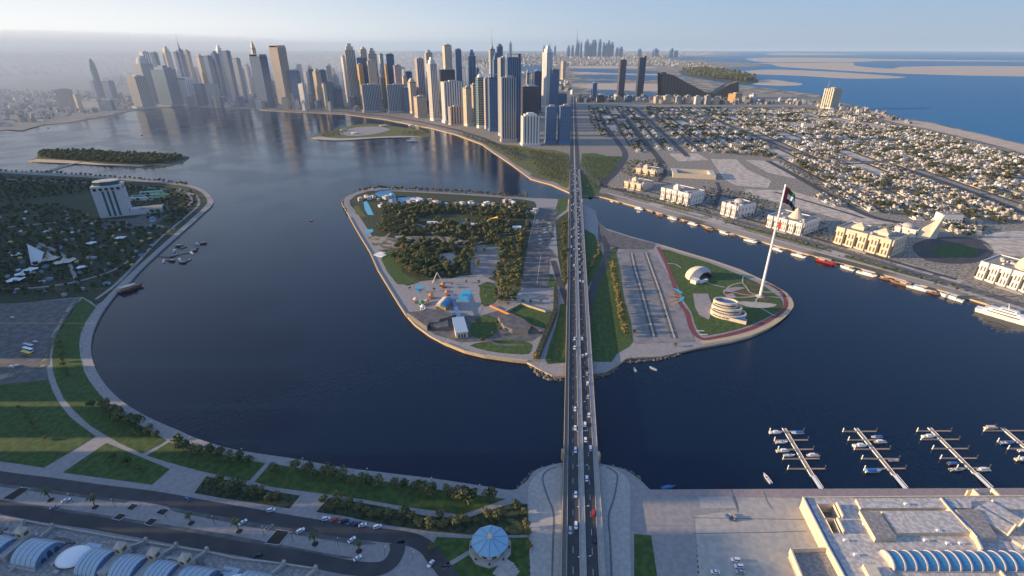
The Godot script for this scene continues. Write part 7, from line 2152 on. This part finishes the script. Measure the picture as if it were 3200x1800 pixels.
	var wall := poly([175, -224.6, 171.3, -191.1])
	for k in 7:
		var p := (Vector2(172.8, -220.3)).lerp(Vector2(169.2, -189.9), (k + 0.5) / 7)
		b = B.new()
		b.box(Vector3(p.x - 0.3, LAND, p.y), Vector3(0.5, 3.2, 3.4), -0.1)
		b.vault(Vector3(p.x - 0.3, LAND + 3.2, p.y), Vector3(3.4, 1.5, 0.5), PI / 2 - 0.1, 6)
		part(o, "archway", b, M.brown_wall)
	b = B.new()
	b.box(Vector3(178.8, 10, -169.5), Vector3(6, 2.6, 7), -0.15)
	part(o, "roof_hut", b, M.cream_wall)
	for q in [[Vector3(224, 12, -210.7), 1], [Vector3(213, 10, -209.5), 1], [Vector3(228.9, 12, -193), 1], [Vector3(177.3, 10, -180.2), 1], [Vector3(219.6, 10, -188.7), 1], [Vector3(177, 10, -188.7), 1], [Vector3(193.5, 10, -198.8), 1], [Vector3(230, 10, -186.8), 1], [Vector3(236.7, 10, -186.8), 1]]:
		b = B.new()
		b.box(q[0], Vector3(1.6, 1.2, 1.2))
		b.box((q[0] as Vector3) + Vector3(1.6, 0, 0.4), Vector3(0.6, 0.8, 0.6))
		part(o, "air_unit", b, M.metal_white)
	for k in 10:
		b = B.new()
		var p := (Vector2(200.4, -209.8)).lerp(Vector2(260.7, -210), k / 9.0)
		b.box(Vector3(p.x, top, p.y), Vector3(0.4, 1.7, 0.4))
		part(o, "deck_post", b, M.cream_wall)
	# gabled porch walls at the east end
	for q in [[Vector3(268.3, 10, -192.2), 0.5, 2.9], [Vector3(277.8, 10, -196.7), 0.5, 2.4], [Vector3(271.4, 10, -185.8), 0.5, 1.9]]:
		b = B.new()
		var t := Basis(Vector3.UP, q[1])
		var a: Vector3 = q[0]
		var p := [Vector3(-5, 0, 0), Vector3(5, 0, 0), Vector3(5, 3, 0), Vector3(0, 8, 0), Vector3(-5, 3, 0)]
		for s in [0.0, -0.8]:
			for k in range(1, 4):
				b.tri(a + t * (p[0] + Vector3(0, 0, s)), a + t * (p[k] + Vector3(0, 0, s)), a + t * (p[k + 1] + Vector3(0, 0, s)))
		for k in 5:
			b.quad(a + t * p[k], a + t * p[(k + 1) % 5], a + t * (p[(k + 1) % 5] + Vector3(0, 0, -0.8)), a + t * (p[k] + Vector3(0, 0, -0.8)))
		part(o, "gable", b, M.cream_wall)
		b = B.new()
		b.box(a + t * Vector3(0, 0.0, -9), Vector3(9.4, q[2], 16), q[1])
		part(o, "porch_roof", b, M.roof_pale)
	# portal over the marina steps
	o = thing("marina_portal", "cream portal of two sloping walls at the marina steps", "portal")
	for q in [[[275.6, -224.8, 275.1, -214.9], 7.0], [[287.7, -225.8, 287.1, -215.4], 7.0]]:
		b = B.new()
		b.wall(poly(q[0]), 0.9, LAND, LAND + q[1])
		part(o, "side_wall", b, M.cream_wall)
	b = B.new()
	b.sheet(poly([277.7, -225.8, 288.7, -226.5, 288.3, -216.7, 276.6, -216.3]), LAND + 3.0)
	part(o, "ramp", b, M.concrete)
	b = B.new()
	b.box(Vector3(276.4, 2, -225.6), Vector3(7, 5.5, 0.9), 0.1)
	part(o, "buttress", b, M.cream_wall)

func build_souk() -> void:
	var top := 11.0
	var o := thing("covered_souk", "long covered souk with blue barrel roofs and wind towers", "market hall")
	var b := B.new()
	var plan := poly([-351.2, -215, -284.9, -203, -205.8, -188.5, -156.8, -180.7, -142.3, -177.4, -114.7, -174, -97.1, -171.2, -79.4, -158.2, -69.6, -125.1, -267.6, -125.1])
	b.prism(plan, LAND, top - 0.05, false)
	part(o, "wall", b, M.tan_wall)
	b = B.new()
	b.sheet(plan, top)
	part(o, "roof", b, M.roof_grey)
	var a0: Vector2 = Vector2(-284.9, -203)
	var d := ((Vector2(-156.8, -180.7)) - a0).normalized()
	var back := Vector2(-d.y, d.x)   # towards the camera
	var yaw := atan2(-d.y, d.x)
	var at := func(px: Vector2, up: float) -> Vector3: return Vector3(px.x, up, px.y)
	b = B.new()
	b.wall(PackedVector2Array([plan[0], plan[1], plan[2], plan[3], plan[4], plan[5], plan[6]]), 0.7, top - 0.1, top + 1.0)
	part(o, "parapet", b, M.concrete)
	# barrel roofs in bands, each band a panel of its own
	for q in [[Vector2(-265.3, -181.4), 11.0], [Vector2(-243.9, -179.5), 15.0], [Vector2(-209.1, -174.1), 12.0], [Vector2(-190.3, -170.6), 12.0], [Vector2(-171.8, -167.2), 12.0], [Vector2(-153.5, -163.8), 15.0], [Vector2(-124.2, -160.9), 14.0]]:
		for k in 5:
			var c: Vector2 = (q[0] as Vector2) + d * (q[1] * ((k + 0.5) / 5 - 0.5))
			b = B.new()
			b.vault(at.call(c, top + 0.3), Vector3(15, 6.2, q[1] / 5 - 0.35), yaw + PI / 2, 10)
			part(o, "barrel_roof_panel", b, M.pale_blue_sheet)
		b = B.new()
		b.vault(at.call(q[0], top + 0.15), Vector3(14.6, 6.0, q[1] + 0.3), yaw + PI / 2, 10)
		part(o, "barrel_roof_frame", b, M.blue_grey_wall)
		b = B.new()
		b.box(at.call((q[0] as Vector2) - back * 8.0, top), Vector3(q[1] + 1, 0.9, 0.8), yaw)
		b.box(at.call((q[0] as Vector2) + back * 8.0, top), Vector3(q[1] + 1, 0.9, 0.8), yaw)
		part(o, "barrel_kerb", b, M.concrete)
	# arched end windows
	for q in [[Vector2(-237.1, -178.6), 0.0], [Vector2(-144.2, -163.6), 0.0]]:
		for k in 3:
			b = B.new()
			var c: Vector2 = (q[0] as Vector2) + back * ((k - 1) * 3.4) + d * 0.6
			b.vault(at.call(c, top + 0.6), Vector3(2.8, 2.6 + (1.4 if k == 1 else 0.0), 0.4), yaw + PI / 2, 6)
			part(o, "arched_window", b, M.navy_glass)
	# white shell domes
	for q in [[Vector2(-224, -177.8), 8.2], [Vector2(-133.3, -161.7), 8.2]]:
		b = B.new()
		b.dome(at.call(q[0], top + 1.0), q[1], 2.4, 22, 5, 1.0, 0.8)
		var dome := part(o, "white_dome", b, M.metal_white)
		b = B.new()
		b.cone(at.call(q[0], top), q[1] * 0.93, q[1] * 0.93, 1.0, 22, 0.0, false, 1.0, 0.8)
		part(dome, "drum", b, M.concrete_dark)
	# wind towers on flat link roofs
	for q in [Vector2(-257.7, -183.2), Vector2(-199.8, -174.1), Vector2(-180.8, -170.6), Vector2(-163.4, -167.5)]:
		b = B.new()
		b.box(at.call(q, top), Vector3(5.4, 3.6, 15), yaw)
		part(o, "link_roof", b, M.concrete)
		b = B.new()
		b.box(at.call(q - back * 5.0, top + 3.6), Vector3(4.2, 4.2, 4.2), yaw)
		var wt := part(o, "wind_tower", b, M.tan_wall)
		b = B.new()
		b.cone(at.call(q - back * 5.0, top + 7.8), 3.2, 0.2, 3.2, 4, PI / 4 + yaw)
		part(wt, "tower_cap", b, M.tan_wall)
		b = B.new()
		for s in [-1.0, 1.0]:
			b.box(at.call(q - back * (5.0 - s * 2.12), top + 5.0), Vector3(2.2, 2.0, 0.12), yaw)
			b.box(at.call(q - back * 5.0 + d * s * 2.12, top + 5.0), Vector3(0.12, 2.0, 2.2), yaw)
		part(wt, "wind_slots", b, M.brown_wall)
	# buttress fins that run out to the street
	for q in [[Vector2(-266.4, -190.6), Vector2(-266.6, -197.9)], [Vector2(-250, -189), Vector2(-248.8, -195.4)], [Vector2(-200, -182.2), Vector2(-192.5, -186.7)], [Vector2(-180, -178.1), Vector2(-174.8, -183.7)], [Vector2(-161.8, -174.9), Vector2(-157.4, -181)], [Vector2(-118.5, -168.1), Vector2(-114.6, -173.5)], [Vector2(-101.6, -165.3), Vector2(-97.6, -170.7)]]:
		b = B.new()
		b.wall(PackedVector2Array([q[0], q[1]]), 1.3, top, top + 2.2)
		b.box(at.call(q[1], top - 5.0), Vector3(1.5, 8.6, 1.5), yaw)
		part(o, "buttress", b, M.concrete)
	# roof lumber: ducts and low walls
	for k in 46:
		b = B.new()
		var c := a0 + d * rng.randf_range(-6, 190) + back * rng.randf_range(6, 38)
		b.box(at.call(c, top), Vector3(rng.randf_range(1, 6), rng.randf_range(0.5, 1.4), rng.randf_range(0.5, 1.6)), yaw + (PI / 2 if k % 3 == 0 else 0.0))
		part(o, "roof_duct", b, [M.metal_grey, M.concrete, M.roof_dark, M.blue_grey_wall][k % 4])
	for k in 9:
		b = B.new()
		var c := a0 + d * (8.0 + k * 20) + back * 9.0
		b.box(at.call(c, top), Vector3(9, 0.5, 7), yaw)
		part(o, "roof_bay", b, M.pale_blue_sheet if k % 2 else M.roof_dark)
	# eight-sided pavilion
	o = thing("octagonal_pavilion", "round many-sided pavilion with a blue faceted roof on a pale terrace", "pavilion", Vector3(-11.8, 2, -190.1))
	b = B.new()
	b.cone(Vector3.ZERO, 11.8, 11.8, 1.2, 10, 0.3)
	part(o, "terrace", b, M.paving_pale)
	b = B.new()
	b.cone(Vector3(0, 1.2, -1), 8.6, 8.6, 3.8, 10, 0.3)
	part(o, "wall", b, M.cream_wall)
	for k in 10:
		var a := TAU * (k + 0.5) / 10 + 0.3
		b = B.new()
		b.box(Vector3(cos(a) * 8.25, 1.5, -1 - sin(a) * 8.25), Vector3(2.4, 2.6, 0.2), a + PI / 2)
		part(o, "window", b, M.smoke_glass)
	for k in 10:
		var a := TAU * k / 10 + 0.3
		var a2 := TAU * (k + 1) / 10 + 0.3
		b = B.new()
		b.tri(Vector3(cos(a) * 10.2, 5.0, -1 - sin(a) * 10.2), Vector3(cos(a2) * 10.2, 5.0, -1 - sin(a2) * 10.2), Vector3(0, 8.2, -1))
		b.quad(Vector3(cos(a) * 10.2, 4.7, -1 - sin(a) * 10.2), Vector3(cos(a2) * 10.2, 4.7, -1 - sin(a2) * 10.2), Vector3(cos(a2) * 10.2, 5.0, -1 - sin(a2) * 10.2), Vector3(cos(a) * 10.2, 5.0, -1 - sin(a) * 10.2))
		part(o, "roof_facet", b, M.pavilion_blue)
		b = B.new()
		b.bar(Vector3(cos(a) * 10.2, 5.05, -1 - sin(a) * 10.2), Vector3(0, 8.25, -1), 0.14, 0.14, 4)
		part(o, "roof_rib", b, M.blue_sheet)
	b = B.new()
	b.cone(Vector3(0, 7.6, -1), 1.6, 1.4, 1.0, 10)
	b.dome(Vector3(0, 8.6, -1), 1.5, 1.2, 10, 3)
	part(o, "lantern", b, M.cream_wall)
	b = B.new()
	for k in 4:
		b.box(Vector3(8.0 + k * 0.9, 0, 9.0 + k * 1.2), Vector3(9, 1.0 - k * 0.25, 5), -0.6)
	part(o, "entry_ramp", b, M.concrete)
	b = B.new()
	b.box(Vector3(7.6, 0.1, 13), Vector3(8, 0.3, 9), -0.6)
	part(o, "entry_apron", b, M.concrete)
	for k in 8:
		b = B.new()
		var a := TAU * k / 8
		b.box(Vector3(cos(a) * 10.4, 1.2, -sin(a) * 10.4), Vector3(0.8, 0.8, 0.8))
		part(o, "terrace_planter", b, M.soil)

# ---------------------------------------------------------------- pontoons, boats, small things on the quays
func pontoon(label: String, a: Vector2, e: Vector2, fingers: Array, ramp_to: Vector2) -> void:
	var o := thing("pontoon", label, "pontoon", Vector3.ZERO, 0.0, "marina pontoons")
	var d := e - a
	var n := int(d.length() / 4.5)
	for k in n:
		var p := a + d * ((k + 0.5) / n)
		var b := B.new()
		b.box(Vector3(p.x, 0.1, p.y), Vector3(2.2, 0.5, d.length() / n - 0.12), atan2(d.x, d.y))
		part(o, "deck_panel", b, M.timber_pale)
	var b := B.new()
	var side := Vector2(-d.y, d.x).normalized() * 1.2
	b.wall(PackedVector2Array([a + side, e + side]), 0.25, 0.1, 0.75)
	b.wall(PackedVector2Array([a - side, e - side]), 0.25, 0.1, 0.75)
	part(o, "side_rail", b, M.metal_white)
	for f in fingers:
		b = B.new()
		b.wall(poly(f), 1.1, 0.1, 0.65)
		var fin := part(o, "finger", b, M.timber_pale)
		for k in [0, 2]:
			b = B.new()
			b.cone(Vector3(f[k], -2.0, f[k + 1]), 0.3, 0.3, 5.2, 8)
			b.cone(Vector3(f[k], 3.2, f[k + 1]), 0.34, 0.05, 0.5, 8)
			part(fin, "pile", b, M.metal_dark if k else M.metal_white)
	b = B.new()
	var g0 := Vector3(e.x, 0.6, e.y)
	var g1 := Vector3(ramp_to.x, LAND + 0.1, ramp_to.y)
	var w := Vector3(side.x, 0, side.y)
	b.quad(g0 - w, g1 - w, g1 + w, g0 + w)
	b.quad(g0 - w - Vector3(0, 0.3, 0), g0 + w - Vector3(0, 0.3, 0), g1 + w - Vector3(0, 0.3, 0), g1 - w - Vector3(0, 0.3, 0))
	b.bar(g0 - w + Vector3(0, 0.9, 0), g1 - w + Vector3(0, 0.9, 0), 0.12)
	b.bar(g0 + w + Vector3(0, 0.9, 0), g1 + w + Vector3(0, 0.9, 0), 0.12)
	part(o, "gangway", b, M.metal_white)

func build_marina() -> void:
	pontoon("marina pontoon with five cross arms, westernmost of four", Vector2(195.1, -288.8), Vector2(191.6, -243.4), [[183.3, -285.4, 207.2, -285.4], [182.4, -276.3, 205.7, -276.6], [180.6, -267.2, 204.6, -267.5], [179.9, -258.5, 204, -258.8], [178.7, -249.7, 202.8, -249.7]], Vector2(190, -231.6))
	pontoon("marina pontoon with five cross arms, second from the west", Vector2(246.8, -288.8), Vector2(244.1, -244.2), [[235.4, -285.4, 259.1, -285.4], [234, -276.6, 254.9, -276.6], [232.7, -267.5, 256.8, -267.8], [232.3, -258.8, 256.8, -258.5], [228.1, -249.4, 255, -250]], Vector2(242.1, -231.8))
	pontoon("marina pontoon with five cross arms, third from the west", Vector2(299.8, -289.2), Vector2(296.9, -245.6), [[288.4, -285.8, 312.4, -285.8], [285, -277.2, 311.3, -277.2], [286.2, -268.1, 310.2, -268.1], [284.8, -259.1, 308.8, -259.1], [288.7, -250.3, 310.1, -250.5]], Vector2(294.8, -232.3))
	pontoon("marina pontoon cut by the picture's right edge", Vector2(352.2, -289.2), Vector2(348.5, -245.6), [[336.3, -286.1, 364.8, -286.1], [336.8, -275.3, 361.7, -275.3], [337.6, -268.1, 361.6, -268.1], [335.5, -258.5, 358.9, -258.5]], Vector2(345.2, -232.6))
	var g := "boats at the marina pontoons"
	var L := -PI / 2
	for q in [[Vector3(186.9, 0.1, -283.9), L, 9.0, M.hull_white, "cabin", null, "white cabin boat at the far tip of the westernmost pontoon"], [Vector3(201.9, 0.1, -283.9), -L, 9.0, M.hull_white, "open", M.canvas_blue, "boat with a blue-white cover at the westernmost pontoon's far east arm"], [Vector3(186.4, 0.1, -274.2), L, 8.5, M.hull_white, "open", null, "open white boat on the second arm of the westernmost pontoon"], [Vector3(183.5, 0.1, -265.5), L, 9.5, M.canvas_beige, "cabin", null, "beige cabin boat on the third arm of the westernmost pontoon"], [Vector3(185.5, 0.1, -261.6), L, 7.5, M.hull_white, "open", null, "small white boat on the fourth arm, west side, westernmost pontoon"], [Vector3(200.7, 0.1, -261.6), -L, 8.5, M.hull_white, "cabin", null, "white boat on the fourth arm, east side, westernmost pontoon"],
		[Vector3(255.4, 0.1, -279.6), -L, 8.0, M.hull_white, "open", M.canvas_blue, "blue-canopied boat beside the second pontoon's upper arm"], [Vector3(254.3, 0.1, -274.5), -L, 9.0, M.canvas_beige, "cabin", null, "white cabin boat under the blue-canopied one, second pontoon"], [Vector3(238.7, 0.1, -270.7), L, 10.0, M.hull_white, "cabin", null, "round-bowed white boat on the second pontoon's third arm"], [Vector3(251.8, 0.1, -256.9), -L, 7.5, M.metal_grey, "open", null, "grey flat boat on the second pontoon's fourth arm"], [Vector3(232.7, 0.1, -247.6), L, 11.0, M.hull_white, "open", M.canvas_blue, "long boat with a blue cover at the second pontoon's near arm"],
		[Vector3(292.5, 0.1, -279.9), L, 9.5, M.hull_white, "cabin", null, "white cabin boat on the third pontoon's second arm"], [Vector3(290.1, 0.1, -254), L, 8.5, M.hull_brown, "open", M.canvas_blue, "blue-canopied boat with orange bow by the third pontoon's near end"], [Vector3(287.6, 0.1, -248.7), L, 9.5, M.metal_grey, "open", null, "grey boat tucked in beside the third pontoon's near arm"], [Vector3(304.2, 0.1, -248.7), -L, 9.0, M.hull_white, "cabin", null, "white boat on the third pontoon's near arm, east side"],
		[Vector3(343.9, 0.1, -288.6), L, 10.0, M.canvas_beige, "dhow", null, "brownish boat at the far tip of the cut-off pontoon"], [Vector3(341.4, 0.1, -273.2), L, 10.5, M.rubber_blue, "open", null, "bright blue boat at the cut-off pontoon's second arm"], [Vector3(338.4, 0.1, -257.8), L, 10.0, M.canvas_beige, "cabin", null, "beige boat at the right edge by the cut-off pontoon"], [Vector3(346.8, 0.1, -266.1), L, 8.0, M.hull_white, "open", null, "white boat at the right edge, third arm of the cut-off pontoon"]]:
		boat("moored_boat", q[6], g, q[0], q[1], q[2], q[3], q[4], q[5])
	boat("speedboat", "white speedboat afloat alone between the quay and the marina", "", Vector3(161.6, 0.1, -241.4), 0.15, 8.5, M.hull_white, "open")
	boat("work_boat", "small pale blue boat drifting below the island, western one", "", Vector3(104.2, 0.1, -362.2), 0.1, 6.5, M.pale_blue_sheet, "open")
	boat("work_boat", "small pale blue boat drifting below the island, eastern one", "", Vector3(120.1, 0.1, -364.1), 0.8, 7.5, M.pale_blue_sheet, "open")
	var o := boat("covered_boat", "dark blue covered boat tied up at the quay's corner", "", Vector3(96.9, 0.1, -233.9), -1.35, 9.5, M.rubber_blue, "open", M.rubber_blue)
	# boats along the right bank: line of the quay, in metres
	var list := [[Vector3(180.7, 0.1, -891.4), 8.0, 0], [Vector3(189.5, 0.1, -880.9), 10.0, 2], [Vector3(218.8, 0.1, -843.1), 17.0, 1], [Vector3(234.2, 0.1, -826.2), 10.0, 2], [Vector3(243.9, 0.1, -806.3), 16.0, 2], [Vector3(259.4, 0.1, -787.2), 17.0, 1], [Vector3(271.2, 0.1, -775.5), 11.0, 2], [Vector3(283.1, 0.1, -759.3), 17.0, 1], [Vector3(299.8, 0.1, -736), 17.0, 2], [Vector3(315.3, 0.1, -718.3), 15.0, 1], [Vector3(323.7, 0.1, -708.3), 11.0, 2], [Vector3(339.7, 0.1, -682.2), 19.0, 1], [Vector3(361.3, 0.1, -649.2), 16.0, 1], [Vector3(378.8, 0.1, -625.6), 19.0, 1], [Vector3(403.1, 0.1, -604.5), 24.0, 3], [Vector3(417.4, 0.1, -584.5), 17.0, 1], [Vector3(430.1, 0.1, -565.7), 22.0, 1], [Vector3(443.6, 0.1, -553.3), 12.0, 2], [Vector3(451.5, 0.1, -540.5), 21.0, 2], [Vector3(462.5, 0.1, -524.8), 22.0, 1], [Vector3(471.7, 0.1, -514.7), 14.0, 2], [Vector3(482, 0.1, -501.7), 22.0, 1]]
	for k in list.size():
		var q: Array = list[k]
		var yaw := atan2(-0.602, -0.799) + rng.randf_range(-0.08, 0.08) + (PI if k % 3 == 0 else 0.0)
		var p: Vector3 = q[0]
		p += Vector3(-0.8, 0, 0.6) * 4.0
		if q[2] == 3:
			boat("red_dhow", "long red-hulled dhow moored in the line along the right bank", "boats along the right bank", p, yaw, q[1], M.hull_red, "dhow")
		else:
			boat("quay_boat", "%s boat from the bridge in the line along the right bank, %s" % [ordinal(k if k < 14 else k), ["open and white", "white with a cabin", "timber with an awning"][q[2]]], "boats along the right bank", p, yaw, q[1], [M.hull_white, M.hull_white, M.hull_brown][q[2]], ["open", "cabin", "dhow"][q[2]])
	# the big yacht
	o = thing("motor_yacht", "large white motor yacht with three decks at the right edge", "yacht", Vector3(499.9, 0.1, -448.7), atan2(-0.602, -0.799) + PI * 0.0)
	var b := B.new()
	hull(b, 58, 10, 4.2, 2.2)
	part(o, "hull", b, M.hull_white)
	for q in [[4.0, 38.0, 8.4, 2.6, 4.0], [6.6, 28.0, 7.4, 2.4, 5.0], [9.0, 15.0, 6.0, 2.2, 4.0]]:
		b = B.new()
		b.prism(PackedVector2Array([Vector2(0, q[4] - q[1] * 0.5), Vector2(q[2] * 0.42, q[4] - q[1] * 0.36), Vector2(q[2] * 0.5, q[4] + q[1] * 0.5), Vector2(-q[2] * 0.5, q[4] + q[1] * 0.5), Vector2(-q[2] * 0.42, q[4] - q[1] * 0.36)]), q[0], q[0] + q[3])
		var deck := part(o, "deck_house", b, M.hull_white)
		b = B.new()
		for s in [-1.0, 1.0]:
			b.box(Vector3(s * q[2] * 0.5, q[0] + 0.8, q[4] + q[1] * 0.08), Vector3(0.3, 0.9, q[1] * 0.66))
		part(deck, "window_band", b, M.navy_glass)
	b = B.new()
	b.bar(Vector3(0, 11, 5), Vector3(0, 17, 7), 0.5, 0.15)
	b.box(Vector3(0, 13.4, 6), Vector3(3.4, 0.25, 0.5))
	part(o, "mast", b, M.metal_white)
	# boats clustered off the peninsula
	var cl := [[500, 822], [512, 812], [530, 812], [540, 800], [545, 785], [562, 770], [570, 776], [560, 815], [575, 820], [590, 812], [600, 792], [612, 775], [625, 762], [640, 756], [585, 800]]
	var spots := [Vector3(-445.5, 0.1, -605.6), Vector3(-437.4, 0.1, -607.7), Vector3(-444.8, 0.1, -625.6), Vector3(-453.8, 0.1, -642), Vector3(-457.6, 0.1, -661.6), Vector3(-449.8, 0.1, -656.6), Vector3(-428.2, 0.1, -611), Vector3(-419.2, 0.1, -601.2), Vector3(-416.3, 0.1, -608.8), Vector3(-425.4, 0.1, -633.7), Vector3(-427.8, 0.1, -643.2), Vector3(-430.2, 0.1, -652.9), Vector3(-438.5, 0.1, -669.2), Vector3(-431.9, 0.1, -671.8)]
	for k in spots.size():
		boat("tour_boat", "%s boat from the shore in the knot of boats off the peninsula" % ordinal(k), "knot of boats off the peninsula", spots[k], k * 1.1 + 0.4, rng.randf_range(9, 12), [M.hull_white, M.hull_brown, M.metal_grey][k % 3], ["cabin", "dhow", "open"][k % 3])
	o = thing("mooring_jetty", "thin branching jetty among the knot of boats off the peninsula", "jetty")
	for s in [[-464, -623.4, -447.5, -621.2, -439.7, -629.2, -431, -636.2, -435.3, -660.5], [-439.7, -629.2, -423, -607.8], [-447.5, -621.2, -443.5, -607.8]]:
		b = B.new()
		b.wall(poly(s), 1.4, 0.0, 0.7)
		part(o, "walkway", b, M.timber)
	o = boat("moored_dhow", "broad wooden dhow with a sunlit deck moored at the peninsula", "", Vector3(-431.5, 0.1, -523.1), -0.62, 26.0, M.hull_brown, "dhow")
	boat("lagoon_boat", "dark launch alone in the middle of the lagoon", "", Vector3(-319.8, 0.1, -777.2), 1.3, 10.0, M.metal_dark, "open")
	for q in [[Vector3(-1596.6, 0.1, -1821.4), "tiny dark launch near the far western shore"], [Vector3(-1171.6, 0.1, -1663.5), "dark launch far out before the western towers"]]:
		boat("lagoon_boat", q[1], "", q[0], 1.2, 14.0, M.metal_dark, "cabin")
	# fountain-like white pavilion boat off the garden islet
	boat("party_boat", "broad white party boat lying off the garden islet", "", Vector3(-291.5, 0.1, -1540.8), L, 34.0, M.hull_white, "cabin")
	# lamps and bins along the promenade
	var line := [Vector3(-407.7, 2, -421.9), Vector3(-383.1, 2, -388), Vector3(-355.7, 2, -358), Vector3(-324.2, 2, -330.6), Vector3(-292, 2, -308.5), Vector3(-256, 2, -287.7), Vector3(-219.5, 2, -271.7), Vector3(-179, 2, -260.5), Vector3(-135.3, 2, -251.8), Vector3(-91.4, 2, -243), Vector3(-49.7, 2, -235.4), Vector3(-19.6, 2, -229.8)]
	for k in line.size():
		o = thing("promenade_lamp", "%s lamp post from the west along the lagoon promenade" % ordinal(k), "street lamp", line[k], rng.randf(), "lamp posts along the lagoon promenade")
		b = B.new()
		b.bar(Vector3.ZERO, Vector3(0, 5.5, 0), 0.11, 0.07, 6)
		part(o, "pole", b, M.metal_dark)
		b = B.new()
		b.cone(Vector3(0, 5.4, 0), 0.45, 0.1, 0.4, 8)
		part(o, "lamp_head", b, M.metal_white)
	var street := [Vector3(-292.7, 2, -226.1), Vector3(-233.3, 2, -217.1), Vector3(-199.4, 2, -210.3), Vector3(-168.8, 2, -205.5), Vector3(-261.8, 2, -221.3), Vector3(-137.8, 2, -198.7), Vector3(-120.5, 2, -195.1), Vector3(-94.3, 2, -191.5), Vector3(-67.7, 2, -186.3), Vector3(-52.4, 2, -183.1)]
	for k in street.size():
		o = thing("street_lamp", "%s lamp post set in the planted street's middle strip" % ordinal(k), "street lamp", street[k], -0.9, "lamp posts in the planted street")
		b = B.new()
		b.bar(Vector3.ZERO, Vector3(0, 8, 0), 0.12, 0.08, 6)
		b.bar(Vector3(0, 8, 0), Vector3(1.5, 8.4, 0), 0.07, 0.05, 5)
		part(o, "pole", b, M.metal_dark)
		b = B.new()
		b.box(Vector3(1.7, 8.3, 0), Vector3(0.8, 0.15, 0.3))
		part(o, "lamp_head", b, M.metal_white)
	# rocks at the bridge heads
	var r := RandomNumberGenerator.new()
	r.seed = 9
	b = B.new()
	var pts := []
	for k in 12:
		var a := r.randf() * TAU
		pts.append(Vector3(cos(a) * r.randf_range(0.5, 0.8), r.randf_range(-0.3, 0.6), sin(a) * r.randf_range(0.5, 0.8)))
	b.cone(Vector3(0, -0.4, 0), 0.9, 0.6, 0.6, 6, 0.3)
	b.cone(Vector3(0.05, 0.2, 0), 0.6, 0.15, 0.4, 5, 0.9)
	var places := []
	for a in [[0.4, -231.6, 6.4, -235.1, 13.9, -246.3, 20.8, -250.7, 33.5, -254.4, 20.8, -251.5, 13.4, -247.9, 5.6, -236.7], [55.6, -253.5, 65.5, -251.2, 73.2, -248.2, 79.1, -242.5, 84.6, -231.6, 80.4, -243.5, 74.1, -249.6, 65.7, -252.7], [13.8, -371.1, 24.2, -359, 33.3, -350.6, 43.8, -349.7, 42.9, -346.1, 31.4, -346.1, 21.3, -354.3], [97.8, -377.6, 109.7, -380.7, 131.4, -381.7, 151.6, -389, 150.7, -385.9, 130, -376.6, 108.1, -373.5, 96.8, -372.5], [68.2, -356.2, 79.4, -359, 90.4, -367.6, 90.9, -364.7, 79.2, -353.4, 67.7, -350.6]]:
		for p in scatter(poly(a), 1.5, rng, 0.5):
			var s := rng.randf_range(0.6, 1.7)
			places.append(Transform3D(Basis(Vector3(rng.randf(), 1, rng.randf()).normalized(), rng.randf() * TAU).scaled(Vector3.ONE * s), Vector3(p.x, rng.randf_range(-0.1, 1.0), p.y)))
	many("shore_rocks", b.mesh(), M.rock, places, [])

func build_all() -> void:
	build_ground()
	build_towers()
	build_villas()
	build_bridge()
	build_trees()
	build_waterfront()
	build_mall()
	build_souk()
	build_marina()
	free_protos()
